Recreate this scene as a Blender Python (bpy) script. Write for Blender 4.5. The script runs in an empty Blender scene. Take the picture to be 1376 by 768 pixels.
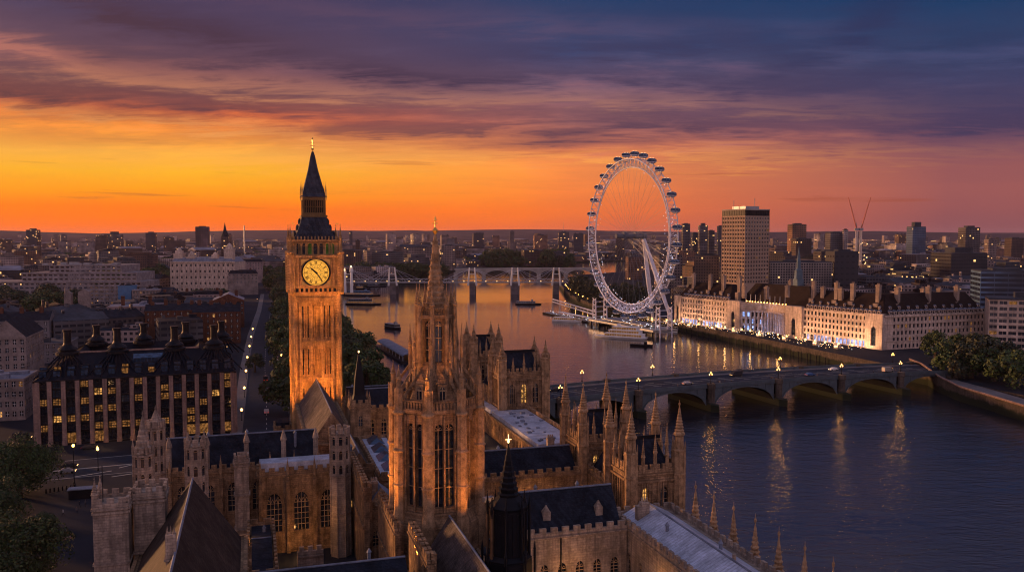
import bpy, bmesh, math, random
from mathutils import Vector
sc = bpy.context.scene
R = math.radians
PI = math.pi
# ------------------------------------------------------------- camera
F = 1150.0; CAMZ = 67.0; PITCH = math.atan(68/1150)
cd = bpy.data.cameras.new('camera'); cam = bpy.data.objects.new('camera', cd)
sc.collection.objects.link(cam); sc.camera = cam
cd.sensor_width = 36; cd.lens = 36*F/1376; cd.clip_start = 1; cd.clip_end = 60000
cam.location = (0, 0, CAMZ); cam.rotation_euler = (PI/2-PITCH, 0, 0)
# ------------------------------------------------------------- exposure
sc.view_settings.view_transform = 'Standard'; sc.view_settings.look = 'None'
sc.view_settings.exposure = 0.1; sc.view_settings.gamma = 1
sc.render.engine = 'CYCLES'; sc.cycles.filter_width = 1.1
sc.cycles.max_bounces = 5; sc.cycles.diffuse_bounces = 2; sc.cycles.glossy_bounces = 3
sc.cycles.volume_bounces = 0; sc.cycles.transmission_bounces = 2
sc.cycles.sample_clamp_indirect = 4; sc.cycles.caustics_reflective = False; sc.cycles.caustics_refractive = False
SUN_AZ = R(-62); SUN_EL = R(5)          # azimuth measured from +Y towards +X
def lin(c):
    return tuple(((v/255)/12.92 if v/255 <= .04045 else ((v/255+.055)/1.055)**2.4) for v in c)+(1,)
# ------------------------------------------------------------- node helpers
class NT:
    def __init__(s, tree): s.t = tree; s.n = tree.nodes; s.l = tree.links
    def new(s, typ, **kw):
        nd = s.n.new(typ)
        for k, v in kw.items(): setattr(nd, k, v)
        return nd
    def put(s, sock, v):
        if isinstance(v, bpy.types.NodeSocket): s.l.new(v, sock)
        elif v is not None: sock.default_value = v
    def m(s, op, a, b=None, c=None, clamp=False):
        nd = s.new('ShaderNodeMath', operation=op, use_clamp=clamp)
        s.put(nd.inputs[0], a); s.put(nd.inputs[1], b)
        if c is not None: s.put(nd.inputs[2], c)
        return nd.outputs[0]
    def mix(s, f, a, b, mode='MIX'):
        nd = s.new('ShaderNodeMix', data_type='RGBA', blend_type=mode)
        s.put(nd.inputs[0], f); s.put(nd.inputs[6], a); s.put(nd.inputs[7], b)
        return nd.outputs[2]
    def ramp(s, f, stops, interp='LINEAR'):
        nd = s.new('ShaderNodeValToRGB'); r = nd.color_ramp; r.interpolation = interp
        while len(r.elements) < len(stops): r.elements.new(.5)
        for e, (p, c) in zip(r.elements, stops):
            e.position = p; e.color = c if isinstance(c, tuple) and len(c) == 4 else ((c, c, c, 1) if not isinstance(c, tuple) else c+(1,))
        s.put(nd.inputs[0], f); return nd.outputs[0]
    def comb(s, x, y, z):
        nd = s.new('ShaderNodeCombineXYZ'); s.put(nd.inputs[0], x); s.put(nd.inputs[1], y); s.put(nd.inputs[2], z); return nd.outputs[0]
    def noise(s, vec, scale, detail=3, rough=.5, dist=0):
        nd = s.new('ShaderNodeTexNoise'); s.put(nd.inputs['Vector'], vec)
        nd.inputs['Scale'].default_value = scale; nd.inputs['Detail'].default_value = detail
        nd.inputs['Roughness'].default_value = rough; nd.inputs['Distortion'].default_value = dist
        return nd.outputs['Fac']
# ------------------------------------------------------------- sky
w = bpy.data.worlds.new('World'); sc.world = w; w.use_nodes = True
w.node_tree.nodes.clear(); N = NT(w.node_tree)
tc = N.new('ShaderNodeTexCoord'); sx = N.new('ShaderNodeSeparateXYZ'); N.l.new(tc.outputs['Generated'], sx.inputs[0])
X, Y, Z = sx.outputs
az = N.m('ARCTAN2', X, Y)
zz = N.m('MAXIMUM', Z, 0.0)
# gentle warping of the bands so that they are not level lines
warp = N.noise(N.comb(N.m('MULTIPLY', az, 1.0), N.m('MULTIPLY', Z, 5.0), 3.1), 2.2, 4, .55)
zw = N.m('MULTIPLY_ADD', N.m('MULTIPLY_ADD', warp, 1.0, -.5), N.m('MULTIPLY', zz, .34), zz)
t = N.m('DIVIDE', zw, 0.36, clamp=True)
def S(*st): return [(z/.36, lin(c)) for z, c in st]
rl = N.ramp(t, S((0, (252, 104, 4)), (.03, (255, 118, 0)), (.045, (255, 146, 0)), (.07, (255, 176, 26)), (.09, (255, 176, 58)), (.108, (255, 152, 50)), (.13, (232, 108, 50)),
                 (.155, (135, 80, 80)), (.19, (112, 74, 88)), (.235, (76, 58, 88)), (.28, (60, 52, 88)), (.36, (70, 66, 100))))
rm = N.ramp(t, S((0, (224, 98, 46)), (.03, (248, 118, 42)), (.075, (255, 142, 62)), (.10, (236, 128, 76)), (.128, (172, 102, 92)),
                 (.16, (112, 82, 102)), (.205, (62, 66, 106)), (.25, (30, 58, 100)), (.30, (30, 58, 102)), (.36, (92, 78, 106))))
rr = N.ramp(t, S((0, (128, 74, 82)), (.03, (146, 80, 82)), (.07, (152, 84, 84)), (.10, (116, 72, 90)), (.14, (72, 62, 98)),
                 (.19, (42, 58, 96)), (.235, (14, 54, 96)), (.28, (12, 52, 98)), (.36, (84, 72, 102))))
f1 = N.m('MULTIPLY_ADD', az, 1/.36, .36/.36*.82, clamp=True)
f2 = N.m('MULTIPLY_ADD', az, 1/.46, -.02, clamp=True)
base = N.mix(f2, N.mix(f1, rl, rm), rr)
# clouds on a far sheet seen in perspective
den = N.m('ADD', zz, .085)
cu = N.m('DIVIDE', X, den); cv = N.m('DIVIDE', Y, den)
cvec = N.comb(N.m('MULTIPLY_ADD', cv, .22, cu), N.m('MULTIPLY', cv, 1.25), 0.0)
big = N.noise(cvec, .42, 7, .56, .55)
fine = N.noise(cvec, 1.35, 8, .62, .9)
wisp0 = N.noise(N.comb(N.m('MULTIPLY_ADD', cv, .3, cu), N.m('MULTIPLY', cv, 2.6), 5.0), 1.7, 7, .68, .5)
cl = N.m('MULTIPLY_ADD', N.m('MULTIPLY_ADD', wisp0, .6, N.m('MULTIPLY', fine, .4)), .38, N.m('MULTIPLY', big, .75))
lowm = N.ramp(N.m('DIVIDE', zz, .36), [(0, .0), (.06, .08), (.22, .22), (.33, .85), (.48, .95), (.62, .6), (.75, .35), (1, .3)])
dark = N.m('MULTIPLY', N.ramp(cl, [(.47, 0.0), (.56, .7), (.66, 1.0)]), lowm, clamp=True)
ccol = N.mix(N.m('MULTIPLY_ADD', az, .9, .42, clamp=True), lin((66, 38, 60)), lin((40, 42, 82)))
ccol = N.mix(.22, ccol, base)
c1 = N.mix(N.m('MULTIPLY', dark, .86), base, ccol)
lite = N.m('MULTIPLY', N.ramp(cl, [(.40, 1.0), (.50, 0.0)]), N.ramp(N.m('DIVIDE', zz, .36), [(.15, .0), (.28, .75), (.48, .55), (.66, .12), (.8, .0)]))
lcol = N.mix(N.m('MULTIPLY_ADD', az, 1.1, .55, clamp=True), lin((246, 136, 80)), lin((84, 78, 120)))
c2 = N.mix(N.m('MULTIPLY', lite, .85), c1, lcol)
# long streaks of cloud laid where the evening shows them
wisp = N.noise(N.comb(N.m('MULTIPLY_ADD', cv, .3, cu), N.m('MULTIPLY', cv, 3.2), 1.7), 2.3, 6, .66, .6)
fn = N.m('MULTIPLY_ADD', N.m('SUBTRACT', wisp, .5), .9, N.m('SUBTRACT', fine, .5)); bn = N.m('SUBTRACT', big, .5)
azw = N.m('MULTIPLY_ADD', bn, .5, az); zw2 = N.m('MULTIPLY_ADD', fn, .05, N.m('MULTIPLY_ADD', bn, .045, zz))
def streaks(L):
    tot = None
    for ac, zc, sl_, wa, wz, am in L:
        da = N.m('SUBTRACT', azw, ac); dzz = N.m('SUBTRACT', N.m('MULTIPLY_ADD', da, -sl_, zw2), zc)
        g = N.m('ADD', N.m('POWER', N.m('DIVIDE', N.m('ABSOLUTE', da), wa), 2.0), N.m('POWER', N.m('DIVIDE', N.m('ABSOLUTE', dzz), wz), 2.0))
        e = N.m('MULTIPLY', N.m('EXPONENT', N.m('MULTIPLY', g, -1.0)), am)
        tot = e if tot is None else N.m('ADD', tot, e)
    return N.m('MINIMUM', N.m('MULTIPLY', tot, N.ramp(N.m('MULTIPLY_ADD', wisp, .6, N.m('MULTIPLY', fine, .4)), [(.36, .25), (.6, 1.1)])), 1.0)
br_ = streaks([(-.34, .172, -.05, .30, .013, .75), (-.56, .186, .0, .12, .007, .9), (-.30, .112, -.06, .34, .007, .8), (-.20, .088, 0, .22, .010, .6), (.05, .150, -.03, .3, .009, .5), (.22, .088, 0, .22, .007, .45), (.02, .235, -.05, .3, .012, .2)])
c2 = N.mix(N.m('MULTIPLY', br_, .8), c2, N.mix(N.m('DIVIDE', N.m('SUBTRACT', zz, .08), .1, clamp=True), lin((255, 170, 72)), N.mix(N.m('MULTIPLY_ADD', az, 1.3, .55, clamp=True), lin((178, 106, 92)), lin((112, 84, 116)))))
dk_ = streaks([(-.46, .145, -.02, .34, .015, .95), (-.31, .212, -.16, .17, .015, .9), (-.05, .176, -.04, .32, .010, .8), (.16, .122, -.03, .19, .016, .75), (.54, .114, .02, .2, .009, .7), (.36, .225, .42, .12, .016, .65), (.50, .180, -.05, .24, .014, .55), (.12, .205, .05, .2, .010, .5), (-.1, .122, 0, .12, .006, .5), (-.5, .236, -.06, .3, .010, .5)])
c2 = N.mix(N.m('MULTIPLY', dk_, .88), c2, N.mix(N.m('MULTIPLY_ADD', az, 1.1, .5, clamp=True), lin((70, 38, 54)), lin((36, 40, 80))))
# low dark streaks over the glow
sn = N.noise(N.comb(N.m('MULTIPLY', az, 2.6), N.m('MULTIPLY', Z, 55), 0), 1.5, 5, .55, .3)
st = N.m('MULTIPLY', N.ramp(sn, [(.60, 0.0), (.67, 1.0)]), N.ramp(N.m('DIVIDE', zz, .36), [(.03, 0.0), (.09, .75), (.2, .6), (.36, 0.0)]))
c3 = N.mix(N.m('MULTIPLY', st, .62), c2, lin((150, 68, 48)))
# overhead and behind the camera: dusk blue dome, pink east
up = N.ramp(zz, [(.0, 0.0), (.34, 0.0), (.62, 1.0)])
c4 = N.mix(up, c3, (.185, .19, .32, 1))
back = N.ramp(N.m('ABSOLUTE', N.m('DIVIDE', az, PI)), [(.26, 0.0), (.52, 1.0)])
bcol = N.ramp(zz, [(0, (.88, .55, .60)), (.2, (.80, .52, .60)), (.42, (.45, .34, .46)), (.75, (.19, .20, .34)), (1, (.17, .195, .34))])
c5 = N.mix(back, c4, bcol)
west = N.ramp(N.m('ABSOLUTE', N.m('MULTIPLY_ADD', az, 1.0, R(80))), [(.0, 1.0), (.45, .8), (.75, 0.0)])
wcol = N.ramp(zz, [(0, (1.25, .42, .06)), (.16, (.95, .34, .10)), (.3, (.3, .16, .14)), (.5, (.12, .1, .16))])
c5 = N.mix(N.m('MULTIPLY', west, N.m('SUBTRACT', 1.0, up)), c5, wcol)
gr = N.m('LESS_THAN', Z, 0.0)
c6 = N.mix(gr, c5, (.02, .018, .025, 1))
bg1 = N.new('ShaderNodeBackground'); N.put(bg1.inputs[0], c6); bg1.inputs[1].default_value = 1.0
sky = N.new('ShaderNodeTexSky', sky_type='NISHITA'); sky.sun_disc = False
sky.sun_elevation = SUN_EL; sky.sun_rotation = SUN_AZ
bg2 = N.new('ShaderNodeBackground'); N.put(bg2.inputs[0], sky.outputs[0]); bg2.inputs[1].default_value = .05
lp = N.m('MULTIPLY', N.m('GREATER_THAN', Z, 0.0), 1.0)
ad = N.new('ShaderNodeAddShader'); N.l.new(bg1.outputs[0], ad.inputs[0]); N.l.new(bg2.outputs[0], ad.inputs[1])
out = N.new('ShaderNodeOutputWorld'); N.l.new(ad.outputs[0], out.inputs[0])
bg2.inputs[1].default_value = .005
w.cycles.sampling_method = 'MANUAL'; w.cycles.sample_map_resolution = 512
# ------------------------------------------------------------- sun
sl = bpy.data.lights.new('sun', 'SUN'); so = bpy.data.objects.new('sun', sl); sc.collection.objects.link(so)
sl.energy = 4.4; sl.angle = R(6); sl.color = (1.0, .47, .20)
sd = Vector((math.sin(SUN_AZ)*math.cos(SUN_EL), math.cos(SUN_AZ)*math.cos(SUN_EL), math.sin(SUN_EL)))
so.rotation_euler = (-sd).to_track_quat('-Z', 'Y').to_euler()
# ------------------------------------------------------------- helpers
rnd = random.Random(7)
col = sc.collection
def G(px, py, z=0.0, Y=None):
    a = (px-688)/F; b = -(py-384)/F
    d = Vector((a, math.cos(PITCH)+b*math.sin(PITCH), -math.sin(PITCH)+b*math.cos(PITCH)))
    t = (z-CAMZ)/d.z if Y is None else Y/d.y
    return Vector((d.x*t, d.y*t, CAMZ+d.z*t))
TH = R(17); CT, ST = math.cos(TH), math.sin(TH)
def UV(u, v): return (u*CT-v*ST, u*ST+v*CT)
class MB:
    def __init__(s): s.v = []; s.f = []; s.mi = []; s.m = 0
    def face(s, pts):
        b = len(s.v); s.v += [tuple(p) for p in pts]; s.f.append(tuple(range(b, b+len(pts)))); s.mi.append(s.m)
    def prism(s, poly, z0, z1, top=True, bot=False, sc1=1.0):
        n = len(poly); b = len(s.v)
        cx = sum(p[0] for p in poly)/n; cy = sum(p[1] for p in poly)/n
        s.v += [(p[0], p[1], z0) for p in poly]
        s.v += [(cx+(p[0]-cx)*sc1, cy+(p[1]-cy)*sc1, z1) for p in poly]
        for i in range(n):
            j = (i+1) % n; s.f.append((b+i, b+j, b+n+j, b+n+i)); s.mi.append(s.m)
        if top: s.f.append(tuple(b+n+i for i in range(n))); s.mi.append(s.m)
        if bot: s.f.append(tuple(b+i for i in reversed(range(n)))); s.mi.append(s.m)
    def box(s, x0, x1, y0, y1, z0, z1): s.prism([(x0, y0), (x1, y0), (x1, y1), (x0, y1)], z0, z1, True, True)
    def cbox(s, cx, cy, w, d, z0, z1, rot=0):
        c, q = math.cos(rot), math.sin(rot)
        s.prism([(cx+c*a*w/2-q*b*d/2, cy+q*a*w/2+c*b*d/2) for a, b in ((-1, -1), (1, -1), (1, 1), (-1, 1))], z0, z1, True, True)
    def obox(s, A, B, s0, s1, z0, z1, o0, o1):
        L = math.hypot(B[0]-A[0], B[1]-A[1]); dx, dy = (B[0]-A[0])/L, (B[1]-A[1])/L; nx, ny = dy, -dx
        p = lambda a, o: (A[0]+dx*a+nx*o, A[1]+dy*a+ny*o)
        s.prism([p(s0, o1), p(s1, o1), p(s1, o0), p(s0, o0)], z0, z1, True, True)
    def lathe(s, cx, cy, prof, n=8, rot=0.0, cap=True):
        b = len(s.v)
        for r, z in prof:
            for k in range(n):
                a = rot+2*PI*k/n; s.v.append((cx+r*math.cos(a), cy+r*math.sin(a), z))
        for i in range(len(prof)-1):
            for k in range(n):
                j = (k+1) % n; s.f.append((b+i*n+k, b+i*n+j, b+(i+1)*n+j, b+(i+1)*n+k)); s.mi.append(s.m)
        if cap:
            s.f.append(tuple(b+(len(prof)-1)*n+k for k in range(n))); s.mi.append(s.m)
            s.f.append(tuple(b+k for k in reversed(range(n)))); s.mi.append(s.m)
    def tube(s, p, q, r, r2=None, n=5):
        p = Vector(p); q = Vector(q); r2 = r if r2 is None else r2; d = (q-p)
        if d.length < 1e-6: return
        d.normalize(); a = d.orthogonal().normalized(); c = d.cross(a); b = len(s.v)
        for P_, rr_ in ((p, r), (q, r2)):
            for k in range(n):
                t_ = 2*PI*k/n; s.v.append(tuple(P_+a*rr_*math.cos(t_)+c*rr_*math.sin(t_)))
        for k in range(n):
            j = (k+1) % n; s.f.append((b+k, b+j, b+n+j, b+n+k)); s.mi.append(s.m)
        s.f.append(tuple(b+k for k in reversed(range(n)))); s.mi.append(s.m)
        s.f.append(tuple(b+n+k for k in range(n))); s.mi.append(s.m)
    def path(s, pts, r, n=5):
        for a, b in zip(pts, pts[1:]): s.tube(a, b, r, n=n)
    def gable(s, x0, x1, y0, y1, z0, zr, axis='y', hip0=0.0, hip1=0.0, endm=None):
        """solid pitched roof; ridge along axis, ends pulled in by hip0/hip1"""
        if axis == 'y':
            xm = (x0+x1)/2; r0 = (xm, y0+hip0, zr); r1 = (xm, y1-hip1, zr)
            a, b, c, d = (x0, y0, z0), (x1, y0, z0), (x1, y1, z0), (x0, y1, z0)
            s.face([b, c, r1, r0]); s.face([d, a, r0, r1]); m = s.m
            if endm is not None: s.m = endm
            s.face([a, b, r0]); s.face([c, d, r1]); s.m = m
        else:
            ym = (y0+y1)/2; r0 = (x0+hip0, ym, zr); r1 = (x1-hip1, ym, zr)
            a, b, c, d = (x0, y0, z0), (x1, y0, z0), (x1, y1, z0), (x0, y1, z0)
            s.face([a, b, r1, r0]); s.face([c, d, r0, r1]); m = s.m
            if endm is not None: s.m = endm
            s.face([b, c, r1]); s.face([d, a, r0]); s.m = m
    def blob(s, c, r, rz=None, n=8, m=5):
        rz = r if rz is None else rz
        s.lathe(c[0], c[1], [(max(.01, r*math.sin(PI*i/m)), c[2]-rz*math.cos(PI*i/m)) for i in range(m+1)], n)
    def mesh(s, name, mats, smooth=False):
        me = bpy.data.meshes.new(name); me.from_pydata(s.v, [], s.f)
        for m_ in (mats if isinstance(mats, (list, tuple)) else [mats]): me.materials.append(m_)
        if len(me.materials) > 1: me.polygons.foreach_set('material_index', s.mi)
        if smooth: me.polygons.foreach_set('use_smooth', [True]*len(me.polygons))
        me.update(); return me
    def build(s, name, mats, parent=None, smooth=False, loc=None, rot=0.0):
        o = bpy.data.objects.new(name, s.mesh(name, mats, smooth)); col.objects.link(o)
        if parent: o.parent = parent
        if loc is not None: o.location = loc
        o.rotation_euler = (0, 0, rot); return o
def tag(o, label=None, cat=None, group=None, kind=None):
    if label: o['label'] = label
    if cat: o['category'] = cat
    if group: o['group'] = group
    if kind: o['kind'] = kind
    return o
def thing(name, label, cat, loc=(0, 0, 0), rot=0.0, group=None):
    o = bpy.data.objects.new(name, None); col.objects.link(o)
    o.empty_display_size = .1
    o.location = loc if len(loc) == 3 else (loc[0], loc[1], 0); o.rotation_euler = (0, 0, rot)
    return tag(o, label, cat, group)
def put(name, me, parent, loc, rot=0.0, scale=None):
    o = bpy.data.objects.new(name, me); col.objects.link(o); o.parent = parent
    o.location = loc; o.rotation_euler = (0, 0, rot)
    if scale: o.scale = scale
    return o
def kids(o): return [c for c in ALLKIDS.get(o.name, [])]
def copy_tree(o, loc=None, rot=None, label=None, group=None, scale=None):
    c = o.copy(); col.objects.link(c)
    if loc is not None: c.location = loc
    if rot is not None: c.rotation_euler = (0, 0, rot)
    if scale is not None: c.scale = scale
    if label: c['label'] = label
    if group: c['group'] = group
    for ch in list(o.children):
        d = ch.copy(); col.objects.link(d); d.parent = c
        for g in list(ch.children):
            e = g.copy(); col.objects.link(e); e.parent = d
    return c
# ------------------------------------------------------------- materials
MATS = {}
def M(name, c, rough=.85, var=.25, kind='plain', sc_=.25, bump=.3, metal=0.0, spec=.12, bs=(1.1, .42), rot=TH):
    if name in MATS: return MATS[name]
    m = bpy.data.materials.new(name); m.use_nodes = True; m.node_tree.nodes.clear(); n = NT(m.node_tree)
    geo = n.new('ShaderNodeNewGeometry'); pos = geo.outputs['Position']
    mp = n.new('ShaderNodeMapping'); n.put(mp.inputs[0], pos); mp.inputs['Rotation'].default_value = (0, 0, -rot)
    sp = n.new('ShaderNodeSeparateXYZ'); n.put(sp.inputs[0], mp.outputs[0])
    uvx = n.m('ADD', sp.outputs[0], sp.outputs[1])
    n1 = n.noise(pos, sc_, 5, .6); n2 = n.noise(pos, sc_*7, 3, .6)
    fac = n.m('MULTIPLY_ADD', n1, .65, n.m('MULTIPLY', n2, .35))
    c = tuple(c)
    c0 = tuple(v*(1-var) for v in c)+(1,); c1 = tuple(min(1, v*(1+var)) for v in c)+(1,)
    colr = n.ramp(fac, [(.36, c0), (.64, c1)])
    h = n.m('MULTIPLY', n2, .4)
    if kind in ('ashlar', 'slate', 'brick'):
        br = n.new('ShaderNodeTexBrick'); n.put(br.inputs['Vector'], n.comb(uvx, sp.outputs[2], 0.0))
        br.inputs['Scale'].default_value = 1; br.inputs['Brick Width'].default_value = bs[0]; br.inputs['Row Height'].default_value = bs[1]
        br.inputs['Mortar Size'].default_value = .03; br.inputs['Mortar Smooth'].default_value = .3
        br.inputs['Color1'].default_value = (1.12, 1.1, 1.05, 1); br.inputs['Color2'].default_value = (.78, .78, .8, 1); br.inputs['Mortar'].default_value = (.6, .6, .62, 1)
        colr = n.mix(.85, colr, br.outputs['Color'], 'MULTIPLY')
        h = n.m('MULTIPLY_ADD', br.outputs['Fac'], -.8, h)
        # weather streaks running down the wall
        stn = n.noise(n.comb(n.m('MULTIPLY', uvx, 1.3), n.m('MULTIPLY', sp.outputs[2], .12), 0.0), 1.0, 4, .6)
        colr = n.mix(n.ramp(stn, [(.42, 0.0), (.66, .7 if kind == 'ashlar' else .6)]), colr, tuple(v*.32 for v in c)+(1,))
    if kind == 'seam':
        wv = n.new('ShaderNodeTexWave'); wv.bands_direction = 'X'
        n.put(wv.inputs['Vector'], n.comb(sp.outputs[1], sp.outputs[0], 0.0)); wv.inputs['Scale'].default_value = .42
        wv.inputs['Distortion'].default_value = 0
        sm = n.ramp(wv.outputs['Fac'], [(.86, 0.0), (.97, 1.0)]); h = n.m('MULTIPLY_ADD', sm, 1.5, h)
        colr = n.mix(n.m('MULTIPLY', sm, .35), colr, (.05, .05, .06, 1))
        st2 = n.noise(n.comb(n.m('MULTIPLY', sp.outputs[1], .9), n.m('MULTIPLY', sp.outputs[0], .25), 0.0), 1.0, 5, .65)
        colr = n.mix(n.ramp(st2, [(.45, 0.0), (.75, .6)]), colr, tuple(v*.45 for v in c)+(1,))
    if name == 'river_wall_stone':               # tide mark: dark weed below the high-water line
        colr = n.mix(n.ramp(n.m('MULTIPLY_ADD', n1, 1.2, n.m('MULTIPLY_ADD', sp.outputs[2], .25, .35)), [(.35, 1.0), (.6, 0.0)]), colr, (.02, .026, .015, 1))
    bs_ = n.new('ShaderNodeBsdfPrincipled'); n.put(bs_.inputs['Base Color'], colr)
    bs_.inputs['Roughness'].default_value = rough; bs_.inputs['Metallic'].default_value = metal
    bs_.inputs['Specular IOR Level'].default_value = spec
    if bump:
        b = n.new('ShaderNodeBump'); b.inputs['Strength'].default_value = bump; b.inputs['Distance'].default_value = .12
        n.put(b.inputs['Height'], h); n.put(bs_.inputs['Normal'], b.outputs[0])
    o = n.new('ShaderNodeOutputMaterial'); n.put(o.inputs[0], bs_.outputs[0])
    MATS[name] = m; return m
def EM(name, c, s, var=0.0, sc_=.8):
    m = bpy.data.materials.new(name); m.use_nodes = True; m.node_tree.nodes.clear(); n = NT(m.node_tree)
    e = n.new('ShaderNodeEmission'); e.inputs[0].default_value = tuple(c)+(1,); e.inputs[1].default_value = s
    if var:
        g = n.new('ShaderNodeNewGeometry')
        f = n.noise(g.outputs['Position'], sc_, 2)
        n.put(e.inputs[1], n.m('MULTIPLY', n.ramp(f, [(.4, 1-var), (.62, 1.0)]), s))
    o = n.new('ShaderNodeOutputMaterial'); n.put(o.inputs[0], e.outputs[0]); return m
def GLASS(name, c=(.015, .02, .03), rough=.08, metal=0.0):
    m = bpy.data.materials.new(name); m.use_nodes = True; n = NT(m.node_tree); b = m.node_tree.nodes['Principled BSDF']
    g = n.new('ShaderNodeNewGeometry'); f = n.noise(g.outputs['Position'], .9, 2)
    n.put(b.inputs['Base Color'], n.ramp(f, [(.35, tuple(v*.6 for v in c)), (.65, tuple(v*1.6 for v in c))]))
    b.inputs['Roughness'].default_value = rough; b.inputs['Specular IOR Level'].default_value = .8; b.inputs['Metallic'].default_value = metal
    return m
def CITY(name, wall, win=(.02, .022, .03), cw=3.2, ch=3.4, lit=.05, fw=.55, fh=.5, litc=(1, .55, .18), ls=1.6, rough=.85):
    """wall with a grid of window openings in object space, a few of them lit"""
    m = bpy.data.materials.new(name); m.use_nodes = True; n = NT(m.node_tree); b = m.node_tree.nodes['Principled BSDF']
    tc_ = n.new('ShaderNodeTexCoord'); s = n.new('ShaderNodeSeparateXYZ'); n.put(s.inputs[0], tc_.outputs['Object'])
    g = n.new('ShaderNodeNewGeometry'); sn_ = n.new('ShaderNodeSeparateXYZ'); n.put(sn_.inputs[0], g.outputs['Normal'])
    h = n.m('DIVIDE', n.m('ADD', s.outputs[0], s.outputs[1]), cw); v = n.m('DIVIDE', s.outputs[2], ch)
    fx = n.m('FRACT', h); fz = n.m('FRACT', v)
    inx = n.m('LESS_THAN', n.m('ABSOLUTE', n.m('SUBTRACT', fx, .5)), fw/2)
    inz = n.m('LESS_THAN', n.m('ABSOLUTE', n.m('SUBTRACT', fz, .5)), fh/2)
    wallm = n.m('LESS_THAN', n.m('ABSOLUTE', sn_.outputs[2]), .4)
    mask = n.m('MULTIPLY', n.m('MULTIPLY', inx, inz), wallm)
    wn = n.new('ShaderNodeTexWhiteNoise'); wn.noise_dimensions = '4D'
    oi = n.new('ShaderNodeObjectInfo')
    n.put(wn.inputs['Vector'], n.comb(n.m('FLOOR', h), n.m('FLOOR', v), n.m('MULTIPLY', sn_.outputs[0], .0)))
    n.put(wn.inputs['W'], n.m('MULTIPLY', oi.outputs['Random'], 37.0))
    rnd_ = wn.outputs['Value']
    litm = n.m('MULTIPLY', n.m('LESS_THAN', rnd_, lit), mask)
    nz = n.noise(g.outputs['Position'], .08, 4)
    nb = n.noise(g.outputs['Position'], .018, 2)
    wc = n.ramp(n.m('MULTIPLY_ADD', nz, .4, n.m('MULTIPLY', nb, .6)), [(.38, tuple(x*.22 for x in wall)), (.5, tuple(x*.6 for x in wall)), (.64, tuple(min(1, x*1.35) for x in wall))])
    wc = n.mix(n.m('MULTIPLY', n.m('POWER', oi.outputs['Random'], 1.5), .8), wc, (.035, .035, .045, 1))
    n.put(b.inputs['Base Color'], n.mix(mask, wc, win+(1,)))
    n.put(b.inputs['Roughness'], n.m('MULTIPLY_ADD', mask, .15-rough, rough))
    b.inputs['Emission Color'].default_value = litc+(1,)
    n.put(b.inputs['Emission Strength'], n.m('MULTIPLY', litm, ls))
    return m
stone = M('palace_stone', (.31, .195, .11), kind='ashlar', var=.6, bump=1.0, sc_=.55)
stone_cr = M('carved_stone', (.30, .19, .105), var=.55, sc_=.9, bump=.6)
stone_pale = M('pale_stone', (.37, .285, .22), kind='ashlar', var=.42, sc_=.35, bump=.7)
chim_st = M('chimney_stone', (.34, .26, .21), var=.3, kind='ashlar')
portland = M('portland_stone', (.60, .47, .38), var=.2, sc_=.12, kind='ashlar', bs=(1.6, .6))
slate = M('slate', (.016, .020, .032), rough=.8, var=.75, kind='slate', bs=(.6, .3), sc_=.35, bump=.5)
slate_warm = M('warm_grey_slate', (.105, .082, .075), rough=.75, var=.6, kind='slate', bs=(.6, .3), sc_=.4, bump=.5)
slate_brown = M('weathered_slate', (.042, .031, .026), rough=.75, var=.7, kind='slate', bs=(.6, .3), sc_=.4, bump=.5)
tile_brown = M('brown_roof_tile', (.022, .012, .010), rough=.75, var=.35, kind='slate', bs=(.8, .4), sc_=.2)
lead = M('lead_sheet', (.50, .53, .62), rough=.42, var=.4, kind='seam', sc_=.35, bump=.5, metal=.25, spec=.4)
lead_flat = M('grey_lead', (.16, .18, .23), rough=.5, var=.4, sc_=.3)
bigben_st = M('clock_tower_stone', (.42, .25, .115), var=.42, kind='ashlar', sc_=.35, bump=.5)
iron = M('dark_iron', (.012, .012, .015), rough=.45, var=.3, sc_=.6, metal=.3)
tower_tiles = M('tower_iron_tiles', (.05, .052, .07), rough=.55, var=.5, kind='slate', bs=(.9, .7), sc_=.6, bump=.8)
ironroof = M('cast_iron_roof', (.013, .015, .024), rough=.7, var=.3, kind='slate', bs=(.9, .7), sc_=.4, metal=.2)
gold = M('gilding', (.75, .45, .12), rough=.3, var=.2, metal=.9)
white_metal = M('white_painted_steel', (.58, .58, .66), rough=.4, var=.1, sc_=.3)
white_paint = M('white_paint', (.75, .73, .7), rough=.5, var=.12)
steel = M('grey_steel', (.25, .26, .28), rough=.4, var=.2, metal=.5)
asphalt = M('asphalt', (.024, .029, .043), var=.3, sc_=.15, rough=.8)
paving = M('paving', (.16, .14, .135), var=.25, sc_=.12, kind='plain')
brick = M('red_brick', (.13, .055, .035), kind='brick', bs=(.45, .2), var=.3)
wallst = M('river_wall_stone', (.10, .08, .065), kind='ashlar', bs=(1.6, .6), var=.4, sc_=.15)
concrete = M('concrete', (.30, .27, .24), var=.25, sc_=.1)
flatroof = M('flat_roof', (.045, .05, .062), var=.4, sc_=.08)
flatroof2 = M('pale_flat_roof', (.22, .21, .24), var=.4, sc_=.08)
soffit_dark = M('dark_soffit_shade', (.015, .016, .018), rough=.95, var=.3, spec=.05)  # dark girder undersides, with the shade below the arches put into the colour
bark = M('bark', (.07, .05, .035), var=.3)
green_steel = M('green_bridge_paint', (.07, .09, .105), rough=.5, var=.25)
glass = GLASS('window_glass'); glass_blue = GLASS('blue_glass', (.03, .06, .11), .1, .3)
bronze = M('bronze_cladding', (.013, .012, .014), rough=.4, var=.3, metal=.4)
pier_st = M('buff_sandstone', (.30, .20, .165), kind='ashlar', var=.25, bs=(1.2, .6))
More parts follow.
